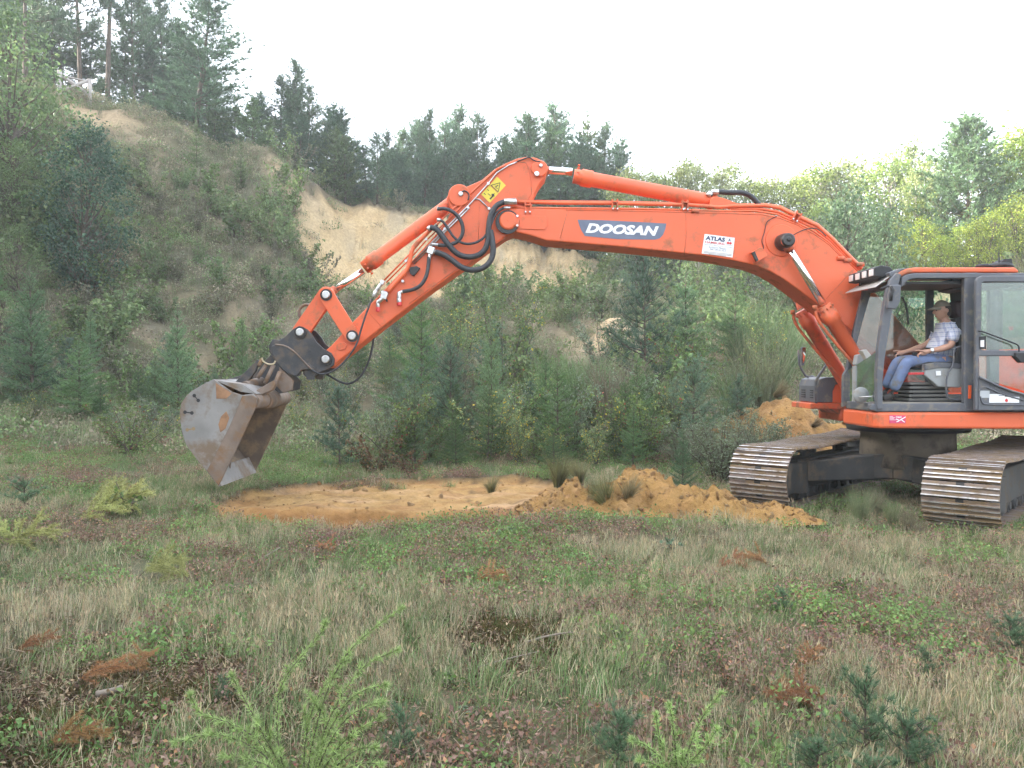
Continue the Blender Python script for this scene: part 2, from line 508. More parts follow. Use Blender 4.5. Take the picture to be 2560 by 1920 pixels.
gc = mixc(gc, (.25, .125, .045), np.clip(wall_shade * (.75 + n2 * .5), 0, 1))  # shade of the ditch wall painted into the sand colour
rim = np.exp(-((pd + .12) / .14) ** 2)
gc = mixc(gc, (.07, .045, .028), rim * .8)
moss = mossy(GX, GY)
gc = mixc(gc, (.045, .022, .012), np.clip(moss * (1.1 + n2), 0, 1))

nx, ny = len(gx), len(gy)
idx = np.arange(nx * ny).reshape(ny, nx)
Fq = np.stack([idx[:-1, :-1], idx[:-1, 1:], idx[1:, 1:], idx[1:, :-1]], -1).reshape(-1, 4)
M_ground = ground_mat('soil_and_sand')
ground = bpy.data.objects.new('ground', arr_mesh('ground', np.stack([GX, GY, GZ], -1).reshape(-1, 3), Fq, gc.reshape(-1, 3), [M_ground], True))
link(ground)
tag(ground, 'uneven heath ground of a sand pit, rising to a steep bank and a bare sandy scarp', None, None, 'structure')

# ---- heaps of dug sand
M_heap = ground_mat('dug_sand', 22.0, 1.0)
HEAP_PTS = []
def heap(name, label, bumps, x0, x1, y0, y1, step, seed):
    xs = np.arange(x0, x1, step); ys = np.arange(y0, y1, step)
    X, Y_ = np.meshgrid(xs, ys)
    H = np.full(X.shape, -.12)
    for bx, by, rx, ry, hh in bumps:
        q = np.sqrt(((X - bx) / rx) ** 2 + ((Y_ - by) / ry) ** 2) + fbm(X * 2.5, Y_ * 2.5, seed + 7, 3) * .25
        H = np.maximum(H, hh * np.clip(1.05 - q, -.3, 1) ** 1 * (1 - .25 * np.exp(-(q * 2.2) ** 2)))
    on = ss(-.05, .1, H)
    cl = np.maximum(0, fbm(X * 7, Y_ * 7, seed + 3, 4)) ** 1.0
    H = H + on * (fbm(X * 2.6, Y_ * 2.6, seed, 4) * .13 + cl * .17 + np.maximum(0, vnoise(X * 13, Y_ * 13, seed + 9)) * .05 + vnoise(X * 26, Y_ * 26, seed + 19) * .018)
    Z = height(X, Y_, False) + H
    c = np.ones(X.shape + (3,)) * np.array((.37, .215, .075))
    c = mixc(c, (.28, .15, .06), np.clip(fbm(X * 3, Y_ * 3, seed + 11) * 2.5, 0, 1) * .7)
    c = mixc(c, (.46, .27, .12), np.clip(fbm(X * 6, Y_ * 6, seed + 13) * 2.5 - .2, 0, 1) * .6)
    c = mixc(c, (.10, .065, .035), np.clip(fbm(X * 2.1, Y_ * 2.1, seed + 15) * 4 - 1.3, 0, 1) * .8)
    keep = H > -.03
    id_ = np.arange(X.size).reshape(X.shape)
    q = np.stack([id_[:-1, :-1], id_[:-1, 1:], id_[1:, 1:], id_[1:, :-1]], -1)
    k = (keep[:-1, :-1] | keep[1:, 1:] | keep[:-1, 1:] | keep[1:, :-1])
    Fh = q[k]
    used = np.unique(Fh); remap = -np.ones(X.size, int); remap[used] = np.arange(len(used))
    V = np.stack([X, Y_, Z], -1).reshape(-1, 3)[used]
    o = bpy.data.objects.new(name, arr_mesh(name, V, remap[Fh], c.reshape(-1, 3)[used], [M_heap], True))
    link(o); tag(o, label, 'sand heap')
    HEAP_PTS.append(V[::1])
    return o
heap('sand_heap', 'low heap of loose orange sand beside the scraped patch, in front of the far track', [(1.62, 10.55, .75, .8, .60), (2.25, 10.3, .85, .75, .36), (2.8, 9.95, .7, .5, .17), (.95, 10.6, .8, .75, .28)],
     -.3, 4.2, 9.2, 11.8, .035, 120)
heap('sand_heap', 'taller heap of orange sand behind the excavator and its front mirror', [(5.35, 16.2, 1.15, 1.0, 1.42), (6.3, 16.2, 1.0, .9, .75), (4.65, 16.4, .8, .8, 1.05)],
     2.4, 9.6, 14.6, 17.8, .06, 160)
# ------------------------------------------------------------------ plants: builders
M_bark = mat('bark', (.10, .075, .055), .9, var=.35, vscale=6, bump=.6, bscale=25)
M_bark_red = mat('pine_bark', (.16, .09, .055), .9, var=.35, vscale=6, bump=.6, bscale=25)
M_bark_pale = mat('birch_bark', (.33, .30, .26), .85, var=.4, vscale=9)
M_needle = leaf_mat('needles', .32, .55)
M_leaf = leaf_mat('leaves', .42, .42, (1.8, 1.8, 1.68))
M_dry = leaf_mat('dry_leaves', .25, .8, (1.15, 1.2, 1.2))

def unit(a):
    return a / np.maximum(np.linalg.norm(a, axis=-1, keepdims=True), 1e-9)

def needles(rg, Pt, D, per, L, W, spread, col, cvar=.25, tipcol=None):
    n = len(Pt)
    Pt = np.repeat(Pt, per, 0); D = np.repeat(D, per, 0)
    m = len(Pt)
    d = unit(D + rg.normal(0, spread, (m, 3)))
    s = unit(np.cross(d, rg.normal(0, 1, (m, 3))))
    l = L * rg.uniform(.7, 1.2, (m, 1)); w = W * .5
    V = np.stack([Pt - s * w, Pt + s * w, Pt + d * l], 1).reshape(-1, 3)
    Fc = np.arange(m * 3).reshape(-1, 3)
    c = np.asarray(col)[None] * np.repeat(rg.uniform(1 - cvar, 1 + cvar, (n, 1)), per, 0) * rg.uniform(.85, 1.15, (m, 1))
    C = np.repeat(c, 3, 0)
    if tipcol is not None:
        C[2::3] = np.asarray(tipcol) * rg.uniform(.8, 1.2, (m, 1))
    return V, Fc, C

def leaves(rg, Pt, size, cols, aspect=.7, up=.5, N=None):
    """diamond leaves with a fold; cols = list of (weight, colour)"""
    m = len(Pt)
    d = unit(rg.normal(0, 1, (m, 3)) + np.array((0, 0, -.35)))
    nrm = unit(rg.normal(0, 1, (m, 3)) + np.array((0, 0, up * 2)) + (0 if N is None else N))
    s = unit(np.cross(d, nrm))
    l = size * rg.uniform(.65, 1.25, (m, 1)); w = l * aspect * .5
    up_ = unit(np.cross(s, d)) * l * .12
    V = np.stack([Pt, Pt + d * l * .45 + s * w + up_, Pt + d * l, Pt + d * l * .45 - s * w + up_], 1).reshape(-1, 3)
    b = np.arange(m)[:, None] * 4
    Fc = np.concatenate([b + np.array([[0, 1, 2]]), b + np.array([[0, 2, 3]])], 1).reshape(-1, 3)
    wts = np.array([a for a, _ in cols]); wts = wts / wts.sum()
    pick = rg.choice(len(cols), m, p=wts)
    c = np.array([q for _, q in cols])[pick] * rg.uniform(.75, 1.25, (m, 1))
    return V, Fc, np.repeat(c, 4, 0)

def join(parts):
    V, Fc, C, o = [], [], [], 0
    for v, f, c in parts:
        V.append(v); Fc.append(f + o); C.append(c); o += len(v)
    return np.concatenate(V), np.concatenate(Fc), np.concatenate(C)

def pine_mesh(seed, H=8.0, crown0=.2, spread=.30, col=(.034, .058, .036), step=.42, nb=(4, 6), per=7, L=.26, W=.036, tuft_gap=.16, tip=None, open_=.0, bark=None, lean=.02):
    rg = np.random.default_rng(seed)
    mb = MB()
    ax = rg.normal(0, lean, 2); az0 = rg.uniform(0, 6.28)
    def trunk(z):
        t = z / H
        return np.array([ax[0] * H * t + .012 * H * math.sin(3 * t + az0), ax[1] * H * t + .012 * H * math.cos(2.3 * t + az0), z])
    mb.tube([trunk(H * k / 8) for k in range(9)], [max(.008, H * .0125 * (1 - .93 * k / 8)) for k in range(9)], 6)
    pts, dirs = [], []
    z = crown0 * H
    while z < H * .97:
        t = (z / H - crown0) / (1 - crown0)
        prof = (1 - t) ** .75 * min(1, .45 + t * 2.2)
        for _ in range(rg.integers(nb[0], nb[1] + 1)):
            if rg.uniform() < open_: continue
            ln = spread * H * prof * rg.uniform(.55, 1.15) + .12
            az = rg.uniform(0, 6.283); el = R(8 + 45 * t) + rg.normal(0, .15)
            h = np.array([math.cos(az), math.sin(az), 0]); u = np.array([0, 0, 1.0])
            n = max(3, int(ln / .35) + 2)
            b0 = trunk(z + rg.uniform(-.12, .12))
            bp = [b0 + h * ln * s * math.cos(el) + u * ln * (s * math.sin(el) + .22 * s * s * (1 - t)) - u * .06 * ln * math.sin(s * 3) for s in np.linspace(0, 1, n)]
            mb.tube(bp, [.012 * ln / 1.5 + .006, .003], 3, cap=False)
            bp = np.array(bp)
            nt = max(2, int(ln * (1 - .25) / tuft_gap))
            for s in np.linspace(.25, 1, nt):
                i = min(int(s * (n - 1)), n - 2); fr = s * (n - 1) - i
                p = bp[i] * (1 - fr) + bp[i + 1] * fr
                td = unit(bp[i + 1] - bp[i])
                for _k in range(2 if s < .98 else 1):
                    side = np.cross(td, u) * rg.choice([-1, 1])
                    d = unit(td * .7 + side * rg.uniform(.2, .9) + u * rg.uniform(.1, .7) + rg.normal(0, .2, 3)) if s < .98 else td
                    q = p + d * ln * rg.uniform(.05, .20)
                    pts.append(q); dirs.append(unit(d + u * .35))
        z += step * rg.uniform(.75, 1.25) * (1 - .35 * t)
    for s in np.linspace(.86, 1.0, 6):
        pts.append(trunk(s * H)); dirs.append(np.array([0, 0, 1.0]))
    V, Fc, C = needles(rg, np.array(pts), np.array(dirs), per, L, W, .55, col, .35, tip)
    return [('trunk', mb.mesh('pine_trunk', [bark or M_bark])), ('crown', arr_mesh('pine_crown', V, Fc, C, [M_needle]))], H

def spruce_mesh(seed, H=2.0, width=.36, col=(.045, .085, .05), tip=(.075, .13, .07), whorl=.16, nb=6, gap=.035, per=5, L=.055, W=.011, el0=8, sec=True, droop=0.0, crown0=.05):
    rg = np.random.default_rng(seed)
    mb = MB()
    ln_ = rg.normal(0, .02, 2) * H
    def trunk(z): return np.array([ln_[0] * z / H, ln_[1] * z / H, z])
    mb.tube([trunk(H * k / 4) for k in range(5)], [H * .012 * (1 - .9 * k / 4) + .002 for k in range(5)], 5)
    pts, dirs = [], []
    u = np.array([0, 0, 1.0])
    z = crown0 * H
    while z < H * .93:
        t = z / H
        prof = (1 - t) ** .9 * min(1, .6 + t * 3)
        k0 = rg.uniform(0, 6.28)
        for k in range(nb):
            ln = width * H * prof * rg.uniform(.7, 1.15) + .03
            az = k0 + 6.283 * k / nb + rg.normal(0, .15)
            el = R(el0 + 38 * t) + rg.normal(0, .08)
            h = np.array([math.cos(az), math.sin(az), 0]); sd = np.array([-math.sin(az), math.cos(az), 0])
            b0 = trunk(z + rg.normal(0, .02) * H * .3)
            def bpt(s): return b0 + h * ln * s * math.cos(el) + u * ln * (s * math.sin(el) + .12 * s * s - droop * s * s)
            mb.tube([bpt(0), bpt(.5), bpt(1)], [.006 + .006 * ln, .002], 3, cap=False)
            td = unit(bpt(1) - bpt(.6))
            for s in np.arange(.12, 1.001, gap / max(ln, gap)):
                pts.append(bpt(s)); dirs.append(td)
                if sec and ln > .18 and s < .92:
                    if rg.uniform() < .42:
                        tl = ln * .42 * (1 - s) + .04
                        for sg in (-1, 1):
                            d = unit(td * .75 + sd * sg * .8 + u * rg.normal(0, .12))
                            for q in np.arange(gap, tl, gap * 1.15):
                                pts.append(bpt(s) + d * q); dirs.append(d)
        z += whorl * H / 2.0 * rg.uniform(.8, 1.2) * (1.15 - .5 * t)
    for s in np.linspace(.85, 1, max(6, int(.15 * H / gap))):
        pts.append(trunk(s * H)); dirs.append(u)
    V, Fc, C = needles(rg, np.array(pts), np.array(dirs), per, L, W, .75, col, .2, tip)
    return [('trunk', mb.mesh('spruce_trunk', [M_bark])), ('crown', arr_mesh('spruce_crown', V, Fc, C, [M_needle]))], H

def shrub_mesh(seed, H=2.0, W=.75, nst=9, nleaf=1500, size=.055, cols=((1, (.06, .09, .035)),), bark=None, upright=.7, low=.12, aspect=.7, clump=.12):
    rg = np.random.default_rng(seed)
    mb = MB()
    ends = []
    for k in range(nst):
        az = rg.uniform(0, 6.283); out = W * H * .5 * rg.uniform(.15, 1.0) ** .7
        top = H * rg.uniform(.6, 1.0) * (1 - .25 * out / (W * H * .5 + 1e-6))
        h = np.array([math.cos(az), math.sin(az), 0])
        p0 = h * rg.uniform(0, .06 * H)
        pt = [p0 + h * out * s ** (1.0 + upright) + np.array([0, 0, top * s]) + rg.normal(0, .012 * H, 3) * (s > 0) for s in np.linspace(0, 1, 6)]
        mb.tube(pt, [.006 * H + .003, .002], 4, cap=False)
        pt = np.array(pt)
        for s in np.linspace(low + .08, 1, 9):
            i = min(int(s * 5), 4); fr = s * 5 - i
            p = pt[i] * (1 - fr) + pt[i + 1] * fr
            for _ in range(2):
                d = unit(rg.normal(0, 1, 3) + h * .5 + np.array([0, 0, .5]))
                l = H * .2 * rg.uniform(.3, 1.0) * (1.1 - .6 * s)
                mb.tube([p, p + d * l * .5 + rg.normal(0, .01 * H, 3), p + d * l], [.0025 + .0012 * H, .0012], 3, cap=False)
                ends.append((p, p + d * l))
    e = np.array([[a, b] for a, b in ends])
    pick = rg.integers(0, len(e), nleaf)
    t = rg.uniform(.15, 1.05, (nleaf, 1))
    Pt = e[pick, 0] * (1 - t) + e[pick, 1] * t + rg.normal(0, clump * .35 * H, (nleaf, 3)) * .35
    Pt[:, 2] = np.maximum(Pt[:, 2], .03)
    V, Fc, C = leaves(rg, Pt, size, cols, aspect)
    tw = rg.uniform(.8, 1.2, len(e))[pick]
    C = C * np.repeat(tw, 4)[:, None]
    return [('stem', mb.mesh('shrub_stem', [bark or M_bark])), ('foliage', arr_mesh('shrub_foliage', V, Fc, C, [M_leaf]))], H

def tree_mesh(seed, H=9.0, W=.5, nclump=110, per=36, size=.17, cols=((1, (.09, .13, .03)),), bark=None, low=.15, csize=.5):
    """broad-leaved tree: trunk, limbs, and leaf sprays spread unevenly through the crown"""
    rg = np.random.default_rng(seed)
    mb = MB()
    tr = [np.array([.02 * H * math.sin(k * .9 + seed), .02 * H * math.cos(k * 1.3 + seed), H * .9 * k / 7]) for k in range(8)]
    mb.tube(tr, [H * .014 * (1 - .9 * k / 7) + .01 for k in range(8)], 6)
    cen = []
    for k in range(nclump):
        t = low + (1 - low) * rg.uniform(0, 1) ** .85
        prof = math.sin(min(1, (t - low) / (1 - low) * .93 + .07) * math.pi) ** .6
        r = W * H * .5 * prof * rg.uniform(.25, 1.05) ** .6
        az = rg.uniform(0, 6.283)
        c = np.array([r * math.cos(az), r * math.sin(az), H * t])
        cen.append(c)
        if k % 2 == 0:
            zb = max(.1 * H, c[2] - r * .8 - .05 * H); i = min(int(zb / (H * .9) * 7), 6)
            b0 = tr[i]
            mb.tube([b0, (b0 + c) / 2 + np.array([0, 0, -.03 * H]), c], [.006 * H, .006], 4, cap=False)
    cen = np.array(cen)
    sp = csize * rg.uniform(.6, 1.3, (nclump, 1))
    Pt = np.repeat(cen, per, 0) + rg.normal(0, 1, (nclump * per, 3)) * np.repeat(sp, per, 0) * np.array([.62, .62, .5])
    V, Fc, C = leaves(rg, Pt, size, cols, .75)
    C = C * np.repeat(np.repeat(rg.uniform(.72, 1.28, nclump), per), 4)[:, None]
    return [('trunk', mb.mesh('tree_trunk', [bark or M_bark])), ('crown', arr_mesh('tree_crown', V, Fc, C, [M_leaf]))], H

def broom_mesh(seed, H=1.5, W=.8, n=260, col=(.075, .10, .05), leaf=True):
    """broom or heather: a sheaf of thin upright switches"""
    rg = np.random.default_rng(seed)
    az = rg.uniform(0, 6.283, n); r0 = rg.uniform(0, .12 * H, n); out = W * H * .5 * rg.uniform(0, 1, n) ** .8
    h = np.stack([np.cos(az), np.sin(az), np.zeros(n)], 1)
    top = H * rg.uniform(.55, 1.0, n)
    w = .0045 + .002 * H
    Vs, Fs, Cs = [], [], []
    sd = np.stack([-np.sin(az + 1), np.cos(az + 1), np.zeros(n)], 1)
    for k, s in enumerate((0, .4, .75, 1)):
        p = h * (r0 + out * s ** 1.6)[:, None] + np.array([0, 0, 1]) * (top * s)[:, None] + rg.normal(0, .012 * H, (n, 3)) * (s > 0)
        ww = w * (1 - .75 * s)
        Vs.append(np.stack([p - sd * ww, p + sd * ww], 1))
    V = np.stack(Vs, 1).reshape(-1, 3)                  # n,4,2
    b = np.arange(n)[:, None] * 8
    Fc = np.concatenate([b + np.array([[a, a + 1, a + 3]]) for a in (0, 2, 4)] + [b + np.array([[a, a + 3, a + 2]]) for a in (0, 2, 4)], 0)
    C = np.repeat(np.asarray(col)[None] * rg.uniform(.65, 1.35, (n, 1)), 8, 0)
    parts = [(V, Fc, C)]
    if leaf:
        q = V.reshape(n, 4, 2, 3).mean(2)
        m = n * 5
        pi = rg.integers(0, n, m); si = rg.integers(1, 3, m); t = rg.uniform(0, 1, (m, 1))
        Pt = q[pi, si] * (1 - t) + q[pi, si + 1] * t
        parts.append(needles(rg, Pt, np.tile(np.array([0, 0, 1.0]), (m, 1)), 1, .05 * H ** .5, .014, .7, col, .3))
    V, Fc, C = join(parts)
    return [('foliage', arr_mesh('broom_foliage', V, Fc, C, [M_needle]))], H

PLANT_N = {}
def plant(proto, name, x, y, H, label, cat, group=None, rz=None, w=1.0, sink=.03, lean=(0, 0)):
    """one plant as a thing: an Empty at its base with its own copies of trunk and crown (mesh data shared)"""
    parts, H0 = proto
    o = empty(name, (x, y, hz(x, y) - sink), random.uniform(0, 6.283) if rz is None else rz)
    s = H / H0
    o.scale = (s * w, s * w, s)
    o.rotation_euler = (lean[0], lean[1], o.rotation_euler[2])
    tag(o, label, cat, group)
    for nm, me in parts:
        link(bpy.data.objects.new(nm, me), o)
    PLANT_N[name] = PLANT_N.get(name, 0) + 1
    return o

def plant_px(proto, name, px, Y, py_top, label, cat, group=None, w=1.0, **k):
    x = (px - CX) / F * Y
    z = hz(x, Y)
    H = max(.15, CH + (HY - py_top) / F * Y - z)
    return plant(proto, name, x, Y, H, label, cat, group, w=w, **k)

# ------------------------------------------------------------------ plants: kinds
PINES = [pine_mesh(11 + k, 8.0, crown0=c0, spread=sp, col=cl, open_=op, tuft_gap=.115, nb=(5, 7), step=.38, W=.036, per=8) for k, (c0, sp, cl, op) in enumerate([
    (.12, .26, (.060, .098, .056), .1), (.22, .24, (.066, .104, .056), .2), (.08, .30, (.062, .104, .062), .05), (.38, .22, (.056, .092, .056), .25)])]
YPINES = [pine_mesh(31 + k, 4.0, crown0=.04, spread=.30, col=cl, step=.30, per=7, L=.2, W=.038, tuft_gap=.11, nb=(5, 7)) for k, cl in enumerate([(.064, .108, .060), (.078, .118, .052)])]
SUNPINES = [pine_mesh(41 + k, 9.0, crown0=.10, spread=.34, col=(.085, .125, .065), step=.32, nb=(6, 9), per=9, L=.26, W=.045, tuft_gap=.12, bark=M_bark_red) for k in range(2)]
SPRUCES = [spruce_mesh(51, 2.0, .36, (.068, .115, .048), (.105, .165, .07)), spruce_mesh(52, 2.0, .30, (.078, .13, .062), (.135, .205, .11), el0=18), spruce_mesh(53, 2.0, .42, (.062, .105, .040), (.10, .15, .058), nb=5)]
FARSPRUCE = [spruce_mesh(55 + k, 4.0, .30, cl, tp, whorl=.2, gap=.10, per=4, L=.15, W=.035, el0=6) for k, (cl, tp) in enumerate([((.055, .098, .058), (.075, .125, .07)), ((.075, .11, .045), (.10, .14, .05))])]
SOFTPINE = [pine_mesh(61 + k, 2.0, crown0=.05, spread=.33, col=(.068, .108, .062), step=.17, nb=(5, 6), per=14, L=.11, W=.011, tuft_gap=.075, tip=(.085, .13, .10)) for k in range(2)]
BIRCH = [shrub_mesh(71, 3.0, .6, 8, 2000, .06, ((5, (.085, .125, .045)), (2, (.12, .16, .06)), (.5, (.30, .24, .04))), M_bark, .5),
         shrub_mesh(72, 2.0, .8, 10, 2100, .052, ((5, (.09, .13, .055)), (2, (.13, .165, .08)), (.9, (.34, .27, .04))), M_bark, .6),
         shrub_mesh(73, 1.6, .95, 11, 2000, .045, ((5, (.10, .13, .08)), (3, (.15, .18, .13))), M_bark, .7),
         shrub_mesh(74, 1.4, 1.1, 12, 1900, .042, ((5, (.075, .115, .035)), (2, (.11, .15, .05)), (.4, (.16, .05, .03))), M_bark, .7)]
WILLOW = [shrub_mesh(75 + k, 1.8, .9, 16, 2600, .05, ((4, (.11, .135, .085)), (2, (.15, .175, .12)), (2, (.08, .105, .05))), M_bark, .35, aspect=.38) for k in range(2)]
REDBUSH = [shrub_mesh(78, .8, 1.3, 9, 1100, .045, ((4, (.07, .035, .02)), (2, (.10, .06, .03)), (2, (.045, .06, .025))), M_bark, .8)]
FARSHRUB = [shrub_mesh(81, 2.0, .9, 7, 700, .12, ((4, (.085, .125, .055)), (2, (.12, .15, .07))), M_bark, .6),
            shrub_mesh(82, 2.0, 1.1, 7, 700, .12, ((4, (.095, .14, .05)), (2, (.135, .17, .065)), (.5, (.11, .09, .06))), M_bark, .6),
            shrub_mesh(83, 2.0, 1.0, 8, 650, .11, ((4, (.115, .11, .075)), (2, (.14, .125, .09)), (2, (.085, .10, .055))), M_bark, .6)]
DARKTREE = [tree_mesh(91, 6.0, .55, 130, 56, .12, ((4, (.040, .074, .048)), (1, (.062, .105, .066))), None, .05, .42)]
LEFTBUSH = [tree_mesh(92, 7.0, .6, 150, 34, .13, ((4, (.07, .105, .045)), (1, (.10, .13, .055))), None, .03, .5)]
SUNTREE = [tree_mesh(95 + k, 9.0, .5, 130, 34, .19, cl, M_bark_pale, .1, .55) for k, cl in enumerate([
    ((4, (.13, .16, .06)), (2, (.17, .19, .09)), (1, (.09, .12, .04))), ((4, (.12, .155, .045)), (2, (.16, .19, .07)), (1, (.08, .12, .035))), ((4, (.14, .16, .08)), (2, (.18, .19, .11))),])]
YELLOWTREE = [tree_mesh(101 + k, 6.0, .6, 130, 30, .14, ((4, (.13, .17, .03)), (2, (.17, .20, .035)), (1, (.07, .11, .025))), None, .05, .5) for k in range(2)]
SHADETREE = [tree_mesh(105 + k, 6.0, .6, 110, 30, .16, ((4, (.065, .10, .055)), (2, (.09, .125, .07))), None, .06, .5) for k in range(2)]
BROOM = [broom_mesh(111 + k, 1.5, .8, 230, cl) for k, cl in enumerate([(.095, .13, .06), (.115, .13, .07), (.125, .11, .075)])]

# ------------------------------------------------------------------ plants: the ones the photograph lets you name
T = lambda *a, **k: plant_px(*a, **k)
# crest of the bank
T(PINES[3], 'pine_tree', 62, 44, -260, 'pine with a dark high crown at the left end of the bank crest', 'tree', w=1.1)
T(PINES[1], 'pine_tree', 128, 47, -170, 'tall pine rising just left of the X-braced fence', 'tree')
T(PINES[3], 'pine_tree', 196, 45, -230, 'pine whose dark crown hangs over the X-braced fence', 'tree')
T(PINES[3], 'pine_tree', 276, 45, -420, 'tallest pine with a long bare trunk right of the X-braced fence', 'tree', w=.8)
T(PINES[1], 'pine_tree', 345, 47, -110, 'slender leaning pine between the bare trunk and the broad pine on the crest', 'tree', lean=(0, .05))
T(PINES[0], 'pine_tree', 412, 50, -40, 'thin pine close behind the broad pine on the crest', 'tree', w=.9)
T(PINES[2], 'pine_tree', 494, 43, -25, 'broad full pine standing alone at the right end of the high crest', 'tree', w=1.75)
T(PINES[0], 'pine_tree', 742, 46, 150, 'pointed conifer topping the dark row right of the high crest', 'tree', w=1.1)
T(PINES[0], 'pine_tree', 1075, 50, 268, 'pine with two candle tops left of the dark pointed one', 'tree', w=.9)
T(PINES[2], 'pine_tree', 1200, 51, 270, 'dark pointed pine above the bend of the digger arm', 'tree', w=1.05)
T(FARSPRUCE[1], 'larch_tree', 1476, 50, 280, 'yellowish green larch above the chrome rod of the upper cylinder', 'tree', w=1.2)
T(PINES[2], 'pine_tree', 1530, 49, 345, 'pine with drooping right side at the right end of the middle group', 'tree', w=1.1)
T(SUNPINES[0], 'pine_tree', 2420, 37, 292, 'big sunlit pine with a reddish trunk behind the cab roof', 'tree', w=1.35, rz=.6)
# unseen pines added outside the left edge to shade the crest
for i, (x_, y_, h_) in enumerate(((-27.5, 36, 11), (-30, 32, 12), (-26, 31.5, 10), (-32, 37, 12), (-29, 41, 12), (-34, 42, 12), (-28, 27, 11), (-31, 24, 12))):
    plant(PINES[i % 3], 'pine_tree', x_, y_, h_, 'unseen tall pine added outside the left edge to shade the crest', 'tree', 'unseen shading pines outside the left edge', w=1.3)
# left bank
T(LEFTBUSH[0], 'broadleaf_tree', 20, 31, 30, 'large olive leafy tree filling the left edge below the crest', 'tree', w=1.05)
T(DARKTREE[0], 'rowan_tree', 215, 29, 320, 'dark bluish green feathery tree halfway up the left bank', 'tree', w=1.0, rz=1.0)
T(FARSPRUCE[1], 'larch_sapling', 492, 38, 290, 'pale green young larch in front of the broad crest pine', 'sapling', w=.8)
T(FARSPRUCE[1], 'larch_sapling', 602, 38, 350, 'small yellow green larch left of the bare sandy nub', 'sapling', w=.7)
T(FARSHRUB[1], 'leafy_shrub', 735, 37, 372, 'light green bush hanging over the left end of the sand scarp', 'shrub', w=.8)
T(SPRUCES[1], 'spruce_sapling', 82, 22, 660, 'grey green young spruce low on the bank near the left edge', 'sapling', w=1.1)
T(SPRUCES[0], 'spruce_sapling', 200, 20, 840, 'bushy spruce at the foot of the bank near the logs', 'sapling', w=1.4)
T(SPRUCES[1], 'spruce_sapling', 445, 21, 760, 'young spruce on the lower bank left of the coupler', 'sapling', w=1.0)
T(SPRUCES[0], 'spruce_sapling', 607, 21, 785, 'very narrow pale spruce leader beside the coupler', 'sapling', w=.5)
T(SOFTPINE[0], 'pine_sapling', 60, 23, 790, 'spreading pine sapling at the left edge of the lower bank', 'sapling', w=1.4)
T(FARSHRUB[0], 'leafy_shrub', 715, 34, 560, 'dark green shrub at the foot of the scarp left of the chrome rod', 'shrub', w=1.2)
T(BIRCH[3], 'leafy_shrub', 330, 15.5, 965, 'low green bush on the flat left of the bucket', 'shrub', w=1.3)
# thicket behind the pit
T(BIRCH[0], 'birch_sapling', 1258, 21, 612, 'tallest birch with thin stems under the elbow of boom and arm', 'sapling', w=.9)
T(BIRCH[0], 'birch_sapling', 1140, 23, 690, 'leafy birch just under the lower edge of the arm', 'sapling', w=1.0)
T(SPRUCES[2], 'spruce_sapling', 1052, 18.5, 725, 'dark spruce standing free below the middle of the arm', 'sapling', w=.95)
T(SPRUCES[1], 'spruce_sapling', 1231, 17.2, 792, 'pale star-shaped spruce with a long leader in mid thicket', 'sapling', w=.85)
T(SOFTPINE[0], 'pine_sapling', 1606, 22, 655, 'soft blue green pine below the maker name on the boom', 'sapling', w=1.0)
T(SPRUCES[1], 'spruce_sapling', 1712, 23, 655, 'full light green spruce below the white boom sticker', 'sapling', w=1.1)
T(SPRUCES[0], 'spruce_sapling', 1835, 24, 690, 'spruce against the slope left of the boom cylinders', 'sapling', w=1.1)
T(BIRCH[0], 'birch_sapling', 1905, 21, 705, 'pale birch with loose leaves left of the two boom cylinders', 'sapling', w=.7)
T(SOFTPINE[1], 'pine_sapling', 846, 14.6, 968, 'round bluish pine bush between the bucket and the thicket', 'sapling', w=1.1)
T(BIRCH[2], 'grey_leaf_shrub', 1432, 15.6, 905, 'birch with grey green leaves rising above the thicket front', 'shrub', w=.8)
T(SPRUCES[0], 'spruce_sapling', 1363, 17, 862, 'spruce with a single thin leader behind the grey leaved birch', 'sapling', w=.6)
T(BIRCH[1], 'birch_sapling', 1488, 14.5, 1022, 'low birch with many yellow leaves at the thicket front', 'sapling', w=1.1)
T(BIRCH[1], 'birch_sapling', 1690, 17.5, 915, 'birch with bright yellow leaves under the sandy knoll', 'sapling', w=.9)
T(SPRUCES[0], 'spruce_sapling', 1582, 14.4, 1005, 'green spruce at the right of the yellow leaved birch', 'sapling', w=1.0)
T(SPRUCES[1], 'spruce_sapling', 1706, 12.6, 1062, 'small star-shaped spruce beside the sand heap and far track', 'sapling', w=.95)
T(SPRUCES[2], 'spruce_sapling', 1385, 13.9, 1075, 'squat dark spruce right behind the end of the scraped patch', 'sapling', w=1.5)
T(SPRUCES[2], 'spruce_sapling', 1140, 14.6, 1050, 'low spruce at the front of the thicket above the scraped patch', 'sapling', w=1.2)
T(WILLOW[0], 'willow_shrub', 1800, 13.6, 975, 'grey green willow bush left of the far track', 'shrub', w=1.15)
T(WILLOW[1], 'willow_shrub', 1905, 14.6, 1000, 'willow bush half hidden by the far track', 'shrub', w=1.2)
T(REDBUSH[0], 'bramble_bush', 935, 13.9, 1065, 'dark reddish bramble bush left of the thicket', 'shrub', w=1.1)
T(REDBUSH[0], 'bramble_bush', 1030, 13.7, 1110, 'small reddish bramble right above the scraped patch', 'shrub', w=1.0)
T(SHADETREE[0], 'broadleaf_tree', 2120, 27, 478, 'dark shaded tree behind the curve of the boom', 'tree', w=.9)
T(SHADETREE[1], 'broadleaf_tree', 2215, 25, 530, 'shaded tree directly behind the work lights', 'tree', w=.8)

